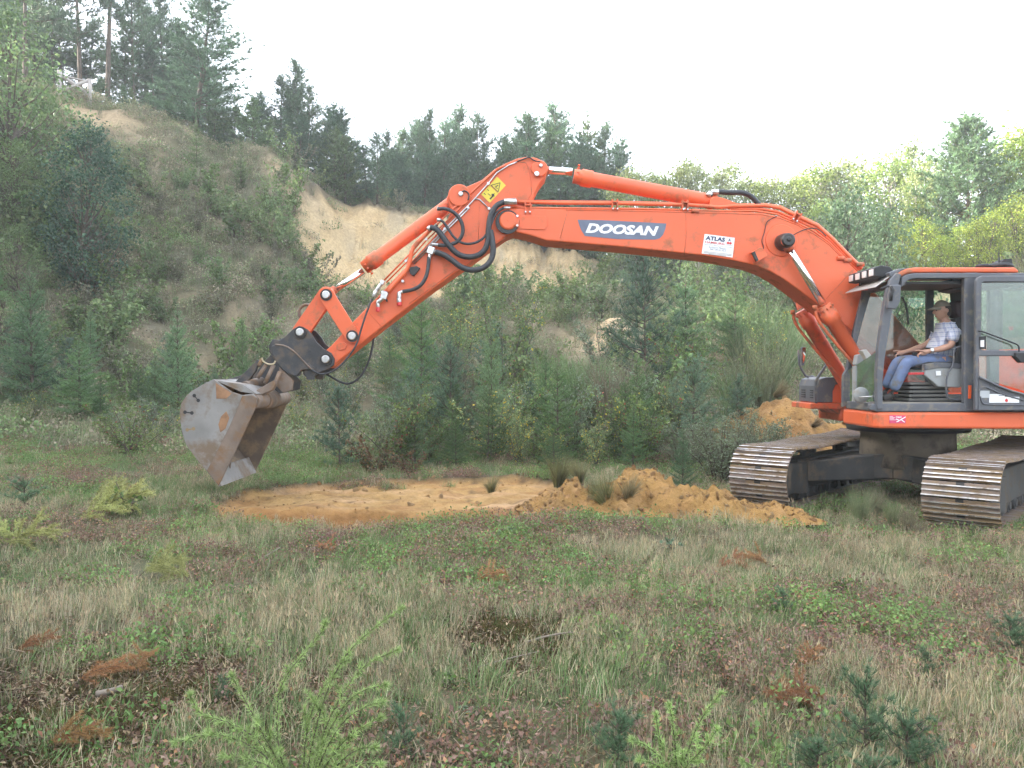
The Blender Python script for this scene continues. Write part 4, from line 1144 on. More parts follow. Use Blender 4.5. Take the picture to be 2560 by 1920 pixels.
# steel pipes on the arm
mb = MB()
def apipe(f, pts, r, dy=-.02, mi=0, sp=0): mb.tube([P(*f(a, b), YA0 + dy) for a, b in pts], r, 8, mi, sp)
apipe(z2, ((720, 1385), (900, 1200), (1000, 1085), (1185, 900), (1310, 790), (1440, 670), (1500, 615), (1560, 588)), .013, -.02)
apipe(z2, ((735, 1400), (900, 1235), (1010, 1110), (1195, 935), (1320, 800)), .011, -.02)
apipe(z2, ((745, 1465), (800, 1400), (875, 1320), (900, 1250), (905, 1200), (930, 1140), (985, 1090), (1040, 1035)), .030, -.05, 0, 1)
part(mb, 'hydraulic_pipe', [M_or], arm)
mb = MB()
apipe(z2, ((915, 1262), (1130, 1040), (1300, 870), (1345, 822), (1440, 715), (1500, 640), (1580, 590), (1640, 565)), .010, -.02)
apipe(z2, ((925, 1272), (1140, 1050), (1310, 882)), .010, -.02)
apipe(z2, ((1345, 822), (1380, 825), (1440, 885)), .009, -.015)
part(mb, 'grease_pipe', [M_zinc], arm)
mb = MB()
apipe(z2, ((1640, 562), (1690, 545), (1720, 530), (1760, 560), (1800, 565)), .010, -.03, 0, 1)
apipe(z2, ((1255, 775), (1280, 762), (1310, 790), (1300, 830)), .010, -.05, 0, 1)
part(mb, 'grease_line', [M_rub], arm)
mb = MB()
for a, b in ((1440, 715), (1298, 880), (1140, 1028), (1445, 888), (848, 1390), (1010, 1100), (870, 1250)):
    q = P(*z2(a, b), YA0 - .03)
    mb.cyl(q + Vector((0, -.012, 0)), q + Vector((0, .03, 0)), .02, n=6)
part(mb, 'pipe_clip', [M_zinc], arm)
# grease block
mb = MB().prism(Z(z2, (890, 1295), (945, 1285), (968, 1300), (925, 1355), (900, 1340)), YA0 - .05, YA0)
part(mb, 'grease_block', [M_seal], arm, .004)
# valve blocks and couplings
def fitting(name, f, blocks, cyls):
    mb = MB()
    for (a, b), s in blocks:
        mb.box(P(*f(a, b), YA0 - .07), (s, .08, s * 1.1), 0, (0, R(20), 0))
    for (a, b), (c_, d), r, mi in cyls:
        mb.cyl(P(*f(a, b), YA0 - .07), P(*f(c_, d), YA0 - .07), r, n=10, mi=mi)
    part(mb, name, [M_zinc, M_seal, M_redp], arm, .004)
fitting('shutoff_valve', z2, [((1043, 1178), .09)], [((1050, 1140), (1062, 1130), .022, 0), ((1060, 1135), (1125, 1143), .022, 0), ((1065, 1186), (1130, 1200), .028, 0), ((1036, 1200), (1028, 1270), .026, 0), ((1085, 890), (1120, 893), .03, 0)])
fitting('shutoff_valve', z2, [((722, 1490), .085)], [((725, 1495), (675, 1540), .03, 0), ((676, 1535), (678, 1575), .026, 0), ((678, 1570), (676, 1602), .03, 2), ((725, 1500), (742, 1532), .014, 1), ((700, 1470), (740, 1480), .034, 0)])
fitting('quick_coupling', z2, [], [((825, 1470), (822, 1525), .030, 0), ((822, 1510), (824, 1540), .034, 0), ((824, 1535), (826, 1560), .034, 2), ((818, 1475), (850, 1462), .024, 0)])
fitting('shutoff_valve', z2, [((708, 1400), .055)], [((702, 1405), (660, 1465), .026, 0), ((665, 1455), (645, 1500), .030, 0)])
# hoses between boom and arm
def hose(f, pts, r, dy=-.10, parent=arm, n=10, name='hydraulic_hose', m=M_rub):
    L = len(pts)
    q = []
    for i, (a, b) in enumerate(pts):
        t = i / (L - 1)
        q.append(P(*f(a, b), YA0 + dy - .05 * math.sin(math.pi * t)))
    mb = MB().tube(q, r, n, 0, 3)
    return part(mb, name, [m], parent)
hose(z2, ((1600, 840), (1545, 842), (1490, 870), (1452, 940), (1440, 1040), (1438, 1130), (1400, 1200), (1320, 1228), (1235, 1212), (1170, 1150), (1120, 1075), (1085, 1030), (1040, 1018)), .040)
hose(z2, ((1580, 882), (1530, 888), (1485, 930), (1455, 1010), (1420, 1085), (1350, 1130), (1270, 1135), (1205, 1095), (1160, 1025), (1130, 978), (1098, 965)), .018)
hose(z2, ((1090, 890), (1150, 888), (1210, 918), (1258, 980), (1268, 1055), (1235, 1118), (1160, 1145), (1095, 1140)), .026)
hose(z2, ((1075, 1190), (1130, 1205), (1190, 1245), (1250, 1295), (1325, 1318), (1400, 1305), (1455, 1258), (1476, 1190), (1468, 1110), (1455, 1040)), .040, -.14)
hose(z2, ((1030, 1225), (1025, 1300), (1008, 1370), (970, 1425), (915, 1452), (850, 1462)), .026, -.07)
hose(z2, ((1085, 1000), (1060, 1035)), .02)
mb = MB()
for (a, b), (c_, d), r in (((1550, 842), (1632, 838), .046), ((1545, 884), (1592, 882), .022), ((1020, 1035), (1040, 1015), .030), ((1085, 968), (1110, 966), .024), ((1620, 825), (1624, 860), .034)):
    mb.cyl(P(*z2(a, b), YA0 - .11), P(*z2(c_, d), YA0 - .10), r, n=10)
part(mb, 'hose_fitting', [M_zinc], arm)
hose(z7, ((850, 540), (820, 610), (780, 720), (740, 850), (715, 940), (685, 1000), (640, 1065), (560, 1160), (465, 1225), (370, 1240), (290, 1195)), .013, -.12)
mb = MB().tube([P(*z7(a, b), YA1 - .05) for a, b in ((865, 890), (850, 1000), (820, 1120), (765, 1230), (700, 1300), (630, 1330), (560, 1312), (485, 1270), (430, 1235))], .016, 8, 0, 3)
part(mb, 'hydraulic_hose', [M_rub], arm)
# warning plate
zw = _z(1190, 420, 16.59)
mb = MB().prism(Z(zw, (880, 360), (1240, 720), (575, 1440), (215, 1095)), YA0 - .004, YA0 - .0005, 0)
def wline(p, q, wd, mi=1):
    a, b = Vector(p), Vector(q); n_ = (b - a).normalized().orthogonal() * wd if False else Vector((-(b - a).y, (b - a).x)).normalized() * wd
    mb.prism(Z(zw, tuple(a + n_), tuple(b + n_), tuple(b - n_), tuple(a - n_)), YA0 - .007, YA0 - .0045, mi)
for p, q in (((625, 715), (1000, 610)), ((1000, 610), (920, 990)), ((920, 990), (625, 715)), ((780, 760), (930, 730)), ((800, 800), (900, 850)), ((840, 780), (900, 700)), ((490, 1060), (600, 1140)), ((330, 1040), (400, 1110)), ((470, 880), (540, 950))):
    wline(p, q, 13)
wline((580, 1290), (690, 1170), 32); wline((650, 1130), (760, 1120), 60); wline((760, 1060), (775, 1050), 14)
wline((600, 722), (935, 1055), 7, 2)
part(mb, 'warning_plate', [M_yel, M_seal, M_redp], arm)
# slot near the tip
mb = MB()
mb.lathe(P(*z7(545, 985), YA0) + Vector((0, -.012, 0)), (0, 1, 0), [(0, .012), (.01, .012)], 10)
mb.prism(Z(z7, (520, 970), (540, 950), (590, 945), (612, 960), (612, 985), (590, 1010), (545, 1018), (522, 1005)), YA0 - .018, YA0 - .001)
part(mb, 'tip_boss', [M_or2], arm, .004)

# ---- hydraulic cylinders
def hyd(name, base, gland, eye, rb, rr, collar=1.16, lug=None):
    base, gland, eye = Vector(base), Vector(gland), Vector(eye)
    d = (eye - base).normalized()
    mb = MB().lathe(base - d * .05, d, [(0, rb * .8), (.04, rb), ((gland - base).length - .22, rb), ((gland - base).length - .21, rb * collar), ((gland - base).length - .06, rb * collar), ((gland - base).length - .055, rb * 1.0), ((gland - base).length + .05, rb * .96)], 28)
    ax = Vector((0, 1, 0))
    mb.cyl(base - ax * .07, base + ax * .07, rb * .95, n=20)
    u = d.orthogonal().normalized(); w_ = d.cross(u)
    for k in range(10):
        a = k * .628
        q = gland - d * .06 + (u * math.cos(a) + w_ * math.sin(a)) * rb * 1.07
        mb.cyl(q, q + d * .03, .012, n=6)
    b = part(mb, name, [M_or])
    mr = MB().cyl(gland + d * .03, eye - d * .03, rr, n=20)
    part(mr, 'rod', [M_chrome], b)
    me_ = MB().cyl(eye - ax * .10, eye + ax * .10, rr * 1.6, n=18).cyl(eye - d * .14, eye, rr * 1.25, n=16)
    part(me_, 'rod_eye', [M_or2], b)
    return b
# bucket cylinder, arm cylinder, two boom cylinders
hyd('bucket_cylinder', P(1145, 496, YC), P(913, 674, YC), P(819, 737, YC), .097, .046)
hyd('arm_cylinder', P(1778, 504, YC), P(1436, 431, YC), P(1346, 424, YC), .105, .055)
for yy in (YB0 - .14, YB1 + .14):
    e = P(1962, 604, YB0 - .14); g = P(2060, 764, YB0 - .14); b_ = P(2190, 978, YB0 - .14)
    sh = Vector((0, yy - (YB0 - .14), 0))
    hyd('boom_cylinder', b_ + sh, g + sh, e + sh, .098, .052)
    mb = MB().tube([g + sh + Vector((-.12, -.04, -.03)), g + sh + Vector((-.13, -.04, -.14)), g + sh + Vector((-.03, -.06, -.32)), b_ + sh + Vector((-.12, -.06, .12))], .022, 8, 0, 1)
    mb.cyl(g + sh + Vector((-.14, -.04, -.0)), g + sh + Vector((-.14, -.04, -.06)), .035, n=8)
    part(mb, 'cylinder_pipe', [M_or2])

# ---- bucket linkage
pin_t, pin_a, pin_b, pin_c = (815, 737), (880, 840), (750, 830.5), (814, 898)
def link_plate(a, b, r0, r1, Y0, Y1, mb):
    A, B = P(*a, Y0), P(*b, Y0)
    d = Vector((B.x - A.x, B.z - A.z)); L = d.length; d /= L; n_ = Vector((-d.y, d.x))
    pts = []
    for k in range(9):
        t = math.pi * (.5 + k / 8)
        pts.append((A.x + (d.x * math.cos(t) + n_.x * math.sin(t)) * r0, A.z + (d.y * math.cos(t) + n_.y * math.sin(t)) * r0))
    for k in range(9):
        t = math.pi * (-.5 + k / 8)
        pts.append((B.x + (d.x * math.cos(t) + n_.x * math.sin(t)) * r1, B.z + (d.y * math.cos(t) + n_.y * math.sin(t)) * r1))
    mb.prism_w(pts, Y0, Y1)
for Y0, Y1 in ((YA0 - .07, YA0 - .015), (YA1 + .015, YA1 + .07)):
    mb = MB(); link_plate(pin_t, pin_a, .105, .10, Y0, Y1, mb)
    part(mb, 'guide_link', [M_or], bevel=.006)
mb = MB(); link_plate(pin_t, pin_b, .115, .115, YA0 + .02, YA0 + .12, mb); link_plate(pin_t, pin_b, .115, .115, YA1 - .12, YA1 - .02, mb)
mb.box((P(*pin_t, YC) + P(*pin_b, YC)) / 2, (.06, .30, .22), 0, (0, R(38), 0))
bl = part(mb, 'bucket_link', [M_or], bevel=.006)
q = P(*z7(275, 670), YC)
mb = MB()
ringp = [q + Vector((math.cos(a) * .115 - .04, 0, math.sin(a) * .115)) for a in np.linspace(.2, 5.6, 16)]
mb.tube(ringp, .022, 8)
part(mb, 'lifting_eye', [M_rust], bl)
for a, b in (pin_t, pin_a, pin_b, pin_c):
    mb = MB()
    for yo, sg in ((YA0 - .09, -1),):
        c = P(a, b, yo)
        mb.lathe(c + Vector((0, -.03, 0)), (0, 1, 0), [(0, .045), (.008, .055), (.06, .055)], 18, 0)
        mb.lathe(c + Vector((0, .005, 0)), (0, 1, 0), [(0, .082), (.05, .082)], 20, 1)
    mb.cyl(P(a, b, YA0 - .06), P(a, b, YA0 - .06) + Vector((0, .66, 0)), .05, n=14, mi=1)
    part(mb, 'linkage_pin', [M_zinc, M_seal])

# ---- quick coupler
cpl = Z(z6, (1050, 345), (1110, 372), (1150, 420), (1180, 470), (1230, 515), (1290, 550), (1315, 595), (1312, 640), (1270, 672), (1200, 700), (1170, 720), (1160, 752), (1110, 752), (1080, 690), (1000, 690), (930, 660), (860, 600), (822, 540), (822, 490), (850, 445), (900, 455), (945, 425), (1005, 368))
mb = MB().prism(cpl, YA0 - .055, YA0 - .01).prism(cpl, YA0 + .46 + .01, YA0 + .515, Yref=YA0 - .055)
mb.prism(Z(z6, (850, 470), (1010, 400), (1150, 640), (940, 650)), YA0, YA0 + .46)
coupler = part(mb, 'quick_coupler', [M_iron], bevel=.008)
mb = MB().prism(Z(z6, (838, 500), (865, 488), (930, 490), (990, 530), (1060, 590), (1155, 655), (1168, 690), (1120, 672), (1070, 680), (1040, 715), (1020, 728), (935, 688), (880, 625), (845, 560)), YA0 - .10, YA0 - .055)
part(mb, 'lock_plate', [M_iron], coupler, .01)
mb = MB().tube([P(*z6(a, b), YA0 - .105) for a, b in ((870, 487), (950, 495), (1020, 545), (1080, 610), (1140, 670), (1160, 690))], .012, 6, 0, 1)
part(mb, 'weld_seam', [M_rust], coupler)
mb = MB().cyl(P(*z6(1130, 552), YA0 - .058), P(*z6(1130, 552), YA0 - .05), .035, n=12)
part(mb, 'sight_hole', [M_black], coupler)

# ---- tilting ditch bucket
YK0, YK1 = 10.95, 12.52
def zb(x, y): return P(x, y, YK0)
side = [(534, 948), (509, 960), (483, 975), (465, 990), (453, 1008), (449, 1031), (451, 1055), (455, 1081), (466, 1114), (490, 1146), (516, 1177), (546, 1216), (570, 1166), (600, 1103), (639, 1018), (643, 995), (632, 984), (605, 988), (580, 980)]
sw = [(zb(*q).x, zb(*q).z) for q in side]
cxm = sum(a for a, _ in sw) / len(sw)
mb = MB()
mb.prism_w(sw, YK0, YK0 + .03, 0)
bucket = part(mb, 'bucket', [M_buck, M_inner], bevel=.004)
mb = MB().prism_w(sw, YK1 - .03, YK1, 0)
part(mb, 'side_plate', [M_inner], bucket, .004)
# curved shell with an inner skin
back = sw[0:12]
mb = MB()
ctr = Vector((sum(a for a, _ in sw) / len(sw), sum(b for _, b in sw) / len(sw)))
inn = []
for i, (a, b) in enumerate(back):
    p0 = Vector(back[max(i - 1, 0)]); p1 = Vector(back[min(i + 1, len(back) - 1)])
    t = (p1 - p0).normalized(); n_ = Vector((-t.y, t.x))
    if n_.dot(ctr - Vector((a, b))) < 0: n_ = -n_
    inn.append((a + n_.x * .028, b + n_.y * .028))
m_ = len(back)
vs = [(a, y, b) for y in (YK0 + .03, YK1 - .03) for a, b in back] + [(a, y, b) for y in (YK0 + .03, YK1 - .03) for a, b in inn]
fo = [(i, i + 1, m_ + i + 1, m_ + i) for i in range(m_ - 1)]
fi = [(2 * m_ + i, 3 * m_ + i, 3 * m_ + i + 1, 2 * m_ + i + 1) for i in range(m_ - 1)]
mb.add(vs, fo, 0); n0 = len(mb.v) - len(vs)
for q in fi: mb.f.append([n0 + k for k in q]); mb.m.append(1); mb.s.append(False)
mb.f.append([n0 + 0, n0 + m_, n0 + 3 * m_, n0 + 2 * m_]); mb.m.append(0); mb.s.append(False)
mb.f.append([n0 + m_ - 1, n0 + 3 * m_ - 1, n0 + 4 * m_ - 1, n0 + 2 * m_ - 1]); mb.m.append(0); mb.s.append(False)
part(mb, 'shell', [M_buck, M_inner], bucket)
# rusty side flange, cutting edge, wear gusset
fl = Z(z6, (620, 872), (690, 870), (730, 885), (725, 950), (640, 1140), (560, 1310), (440, 1552), (352, 1438), (430, 1290), (520, 1110), (590, 950))
mb = MB().prism(fl, YK0 - .022, YK0 - .001)
part(mb, 'side_flange', [M_rust], bucket, .006, 'rusty side flange')
a0, a1 = zb(546, 1216), zb(590, 1124)
mb = MB().prism_w([(a0.x - .005, a0.z - .01), (a0.x + .03, a0.z + .0), (zb(530, 1172).x, zb(530, 1172).z), (zb(514, 1176).x, zb(514, 1176).z)], YK0 + .03, YK1 - .03)
part(mb, 'cutting_edge', [M_buck], bucket, .004)
mb = MB().prism_w([(zb(536, 1185).x, zb(536, 1185).z), (zb(522, 1120).x, zb(522, 1120).z), (zb(545, 1120).x, zb(545, 1120).z)], 11.55, 11.58)
part(mb, 'gusset', [M_inner], bucket)
# torsion tube across the top and its collars
tc_ = zb(628, 1004)
mb = MB().cyl((tc_.x, YK0 + .02, tc_.z), (tc_.x, YK1 + .01, tc_.z), .105, n=24).cyl((tc_.x, 11.45, tc_.z), (tc_.x, 11.95, tc_.z), .125, n=24)
part(mb, 'torsion_tube', [M_rust], bucket)
mb = MB().prism_w([(zb(534, 950).x, zb(534, 950).z), (zb(600, 985).x, zb(600, 985).z + .03), (zb(640, 1000).x, zb(640, 1000).z + .08), (zb(605, 965).x, zb(605, 965).z + .02)], YK0 + .03, YK1 - .03)
part(mb, 'top_plate', [M_buck], bucket)
# burned rust patches and holes in the near side plate
for pts in (Z(z6, (420, 775), (540, 855), (500, 895), (425, 895)), Z(z6, (500, 990), (522, 1040), (495, 1120), (455, 1150), (440, 1090), (460, 1030))):
    mb = MB().prism(pts, YK0 - .004, YK0 - .0005)
    part(mb, 'rust_patch', [mat('bare_rust', (.27, .145, .075), .8, var=.3, vscale=9)], bucket)
mb = MB()
for (a, b), (c_, d), mi in (((258, 872), (288, 908), 0), ((188, 997), (240, 1003), 0), ((205, 1130), (252, 1122), 1)):
    for p_ in ((a, b), (c_, d)):
        q = P(*z6(*p_), YK0 - .003)
        mb.lathe(q, (0, 1, 0), [(0, .024), (.003, .024)], 14, mi)
    wl_ = Z(z6, (a, b - 5), (c_, d - 5), (c_, d + 5), (a, b + 5))
    mb.prism(wl_, YK0 - .0025, YK0 - .0004, mi)
part(mb, 'bolt_hole', [M_black, mat('filled_hole', (.24, .17, .09), .8)], bucket)
# bracket between bucket and coupler: ribs, tilt cylinder, hoses
mb = MB()
mb.prism(Z(z6, (900, 655), (940, 690), (1010, 760), (1000, 830), (930, 850), (880, 800), (905, 730)), 11.42, 11.46, Yref=11.44)
br = part(mb, 'tilt_bracket', [M_rust], bucket, .006)
mb = MB().prism(Z(z6, (745, 590), (775, 560), (860, 600), (940, 690), (1010, 760), (1000, 830), (900, 850), (800, 870), (640, 830), (580, 850), (565, 780), (690, 660)), 11.98, 12.01, Yref=11.60)
part(mb, 'tilt_bracket', [M_iron], bucket, .006)
mb = MB().prism(Z(z6, (735, 600), (748, 612), (720, 690), (590, 850), (560, 850), (555, 780)), 11.36, 11.42)
part(mb, 'bracket_arm', [M_iron], bucket, .006)
mb = MB().prism(Z(z6, (555, 790), (400, 750), (560, 700), (600, 735)), 11.98, 12.05, Yref=11.36)
part(mb, 'bracket_arm', [M_iron], bucket, .006)
for a0_, a1_ in (((800, 640), (735, 740)), ((858, 640), (790, 780)), ((770, 600), (745, 650)), ((905, 690), (860, 800))):
    mb = MB().tube([P(*z6(*a0_), 11.38), P(*z6(*a1_), 11.34)], .03, 8)
    part(mb, 'bracket_rib', [M_rust], bucket)
mb = MB().cyl(P(*z6(640, 805), 11.30), P(*z6(760, 770), 11.75), .075, n=18).cyl(P(*z6(600, 830), 11.22), P(*z6(640, 805), 11.30), .06, n=14)
part(mb, 'tilt_cylinder', [M_rust], bucket)
mb = MB().prism(Z(z6, (725, 830), (860, 755), (870, 785), (850, 830), (730, 880)), 11.16, 11.26)
part(mb, 'hinge_box', [M_rust], bucket, .01)
mb = MB().tube([P(*z6(a, b), 11.33) for a, b in ((768, 585), (775, 615), (820, 638), (860, 635), (870, 610))], .012, 6, 0, 2)
part(mb, 'hose_guard', [mat('tan_pipe', (.42, .34, .22), .6)], bucket)
mb = MB()
for a, b in ((1105, 700), (1040, 700)):
    mb.cyl(P(*z6(a, b), YA0 - .03), P(*z6(a, b), YA0 + .48), .05, n=14)
part(mb, 'hook_pin', [M_iron], coupler)

# ---- upper frame
mb = MB()
dx0 = P(2192, 1031, 10.35).x
ztop, zbot = 1.215, .995
outl = [(dx0 + .03, 10.35), (8.55, 10.35), (8.85, 10.7), (8.95, 11.75), (8.85, 12.8), (8.55, 13.15), (dx0 + .3, 13.15), (dx0 + .3, 12.3), (dx0 + .45, 12.25), (dx0 + .45, 11.48), (dx0, 11.42), (dx0 - .02, 10.42)]
n_ = len(outl)
vs = [(a, b, zbot + (.0 if i not in (0, 10, 11) else .02)) for i, (a, b) in enumerate(outl)] + [(a, b, ztop) for a, b in outl]
mb.add(vs, [list(range(n_))[::-1], list(range(n_, 2 * n_))] + [(i, (i + 1) % n_, n_ + (i + 1) % n_, n_ + i) for i in range(n_)])
upper = part(mb, 'upper_frame', [M_or], bevel=.03)
mb = MB().prism(Z(_z(2200, 1010, 18.43), (440, 520), (1180, 530), (1180, 890), (440, 880)), 10.345, 10.3495, 0)
zd = _z(2200, 1010, 18.43)
for yy, x1 in ((575, 600), (630, 690), (680, 650), (730, 740)):
    mb.prism(Z(zd, (445, yy - 9), (x1, yy - 9), (x1, yy + 9), (445, yy + 9)), 10.341, 10.3445, 1)
lettering(mb, 'O&K', zd(725, 650), 290 / 18.43, 90 / 18.43, 0, 10.341, 1, bold=.03)
for p_, q_ in (((740, 690), (900, 760)), ((900, 760), (1190, 590)), ((760, 820), (880, 790)), ((1000, 740), (1140, 840))):
    a, b = Vector(p_), Vector(q_); nn = Vector((-(b - a).y, (b - a).x)).normalized() * 20
    mb.prism(Z(zd, tuple(a + nn), tuple(b + nn), tuple(b - nn), tuple(a - nn)), 10.341, 10.3445, 1)
part(mb, 'service_decal', [M_pink, M_white], upper)
# engine housing and counterweight
hood = [(5.35, 1.22), (5.35, 1.78), (6.2, 1.92), (6.7, 1.95), (7.2, 2.06), (7.6, 2.25), (8.5, 2.25), (8.5, 1.22)]
mb = MB().prism_w(hood, 12.15, 13.1)
part(mb, 'engine_hood', [M_or], bevel=.03)
mb = MB().box2((7.7, 10.4, 1.22), (8.5, 12.1, 2.2))
part(mb, 'engine_hood', [M_or], bevel=.04)
mb = MB().box2((8.52, 10.42, .92), (9.0, 13.08, 2.15))
part(mb, 'counterweight', [M_grey], bevel=.08)
# tool box and walkway in front
tx0, tx1 = P(2044, 0, 12.3).x, P(2106, 0, 12.3).x
tz1, tz0 = P(0, 945, 12.3).z, P(0, 1008, 12.3).z
prof = [(tx0, tz0), (tx0, tz1 - .12), (tx0 + .03, tz1 - .03), (tx0 + .12, tz1), (tx0 + .72, tz1), (tx0 + .72, tz0)]
mb = MB().prism_w(prof, 12.30, 13.05)
tb = part(mb, 'tool_box', [M_or], bevel=.01)
prof2 = [(tx0 - .015, tz0 + .01), (tx0 - .015, tz1 - .12), (tx0 + .02, tz1 - .02), (tx0 + .12, tz1 + .012), (tx0 + .5, tz1 + .012), (tx0 + .5, tz1 - .05), (tx0 + .26, tz1 - .10), (tx0 + .22, tz1 - .2), (tx0 + .22, tz0 + .01)]
mb = MB().prism_w(prof2, 12.285, 13.06)
part(mb, 'box_cover', [M_grey], tb, .01)
mb = MB()
for yy, w_ in ((12.5, .12), (12.85, .16)):
    for k in range(4):
        mb.box((tx0 - .018, yy, tz0 + .08 + k * .035), (.01, w_, .014))
part(mb, 'louver', [M_black], tb)
wx0 = P(2024, 0, 12.3).x
mb = MB().box2((wx0, 12.25, P(0, 1022, 12.3).z), (5.2, 13.1, tz0 - .003)).prism_w([(wx0 + .3, 1.2), (5.2, 1.2), (5.2, .98), (wx0 + .55, 1.02)], 12.3, 13.0)
part(mb, 'walkway', [M_or2], bevel=.01)
zr = _z(1990, 860, 7.539)
mb = MB().tube([P(*zr(a, b), 12.32) for a, b in ((380, 1140), (372, 700), (395, 655), (660, 260))], .022, 8)
part(mb, 'handrail', [M_grey])
mb = MB()
mb.tube([P(*zr(a, b), 13.0) for a, b in ((230, 1190), (222, 620), (300, 610), (395, 660))], .020, 8)
mb.tube([P(*zr(a, b), 12.9) for a, b in ((235, 620), (180, 600), (100, 470), (60, 380), (45, 110))], .018, 8)
part(mb, 'handrail', [M_grey])
mb = MB().prism(Z(zr, (108, 60), (190, 50), (180, 200), (160, 400), (115, 410), (95, 300)), 12.82, 12.88)
mr_ = part(mb, 'side_mirror', [M_grey], bevel=.008)
mb = MB().prism(Z(zr, (130, 70), (186, 66), (176, 200), (158, 385), (128, 390)), 12.812, 12.819)
part(mb, 'mirror_glass', [M_mirror], mr_)

# ---- slewing ring, car body, tracks
mb = MB().lathe((XL.x, XL.y, .40), (0, 0, 1), [(0, .64), (.40, .62), (.47, .62), (.50, .74), (.595, .76)], 40)
mb.m = [0] * len(mb.m)
part(mb, 'turntable', [M_dust])
mb = MB().lathe((XL.x, XL.y, .90), (0, 0, 1), [(0, .80), (.09, .82)], 40)
part(mb, 'slew_ring', [M_seal])
bdir = Vector((.67, .742, 0)).normalized(); cdir = Vector((bdir.y, -bdir.x, 0))
def TW(s, c, z): return Vector((XL.x, XL.y, 0)) - bdir * s + cdir * c + Vector((0, 0, z))   # s: towards the front of the tracks
mb = MB()
def hexa(lo, hi, mi=0):
    """8 corners: lower four, upper four as (s, c, z)"""
    mb.add([TW(*q) for q in lo + hi], [(3, 2, 1, 0), (4, 5, 6, 7), (0, 1, 5, 4), (1, 2, 6, 5), (2, 3, 7, 6), (3, 0, 4, 7)], mi)
for sg in (-1, 1):
    hexa([(.62, 0, .26), (.62, sg * 1.05, .20), (-.62, sg * 1.05, .20), (-.62, 0, .26)], [(.62, 0, .62), (.62, sg * 1.05, .48), (-.62, sg * 1.05, .48), (-.62, 0, .62)])
    for fs in (.95, -.95):
        hexa([(fs * .5, 0, .24), (fs * 1.15, sg * 1.05, .18), (fs * .8, sg * 1.05, .18), (fs * .3, 0, .24)], [(fs * .5, 0, .60), (fs * 1.15, sg * 1.05, .47), (fs * .8, sg * 1.05, .47), (fs * .3, 0, .60)])
carbody = part(mb, 'car_body', [M_frame], bevel=.02)

GAUGE, SW, RT, LH = 1.21, .80, .365, 1.80
shoe_mb = MB()                                            # local: x across, y along the run, z outwards
shoe_mb.box((0, 0, 0), (SW, .178, .012), 0)
for yy, hh in ((-.078, .032), (-.02, .024), (.045, .032)):
    shoe_mb.add([(-SW / 2, yy - .011, .005), (SW / 2, yy - .011, .005), (SW / 2, yy + .011, .005), (-SW / 2, yy + .011, .005), (-SW / 2, yy - .006, hh), (SW / 2, yy - .006, hh), (SW / 2, yy + .006, hh), (-SW / 2, yy + .006, hh)],
                [(0, 1, 5, 4), (1, 2, 6, 5), (2, 3, 7, 6), (3, 0, 4, 7)], 0)
    shoe_mb.add([(-SW / 2, yy - .0075, hh + .001), (SW / 2, yy - .0075, hh + .001), (SW / 2, yy + .0075, hh + .001), (-SW / 2, yy + .0075, hh + .001)], [(0, 1, 2, 3)], 1)
for xx in (-.09, .09):
    for yy in (-.05, .02): shoe_mb.cyl((xx, yy, .004), (xx, yy, .018), .016, n=6)
shoe_mb.box((0, .072, .004), (.085, .04, .008), 2)
for xx in (-.07, .07): shoe_mb.box((xx, 0, -.045), (.04, .20, .07), 2)
shoe_me = shoe_mb.mesh('track_shoe', [M_shoe, M_worn, M_frame])
zc_i, zc_s = .300, .340
Rr = RT + .03
def track_path(n):
    segs = []
    arc = math.pi * Rr
    total = 2 * arc + 4 * LH
    out = []
    for k in range(n):
        d = (k + .3) * total / n
        if d < 2 * LH:                                  # bottom run, front to rear
            s = LH - d; out.append((s, zc_i - Rr + .005, -1, 0))
        elif d < 2 * LH + arc:
            a = (d - 2 * LH) / Rr; out.append((-LH - math.sin(a) * Rr, zc_s - math.cos(a) * Rr, None, a))
        elif d < 4 * LH + arc:
            s = -LH + (d - 2 * LH - arc); t = (s + LH) / (2 * LH)
            sag = -.035 * math.sin(t * math.pi) - .012 * math.sin(t * 3 * math.pi)
            out.append((s, zc_s + Rr + (zc_i - zc_s) * t + sag, 1, 0))
        else:
            a = (d - 4 * LH - arc) / Rr; out.append((LH + math.sin(a) * Rr, zc_i + math.cos(a) * Rr, None, math.pi + a))
    return out, total
NS = int(round((2 * math.pi * Rr + 4 * LH) / .19))
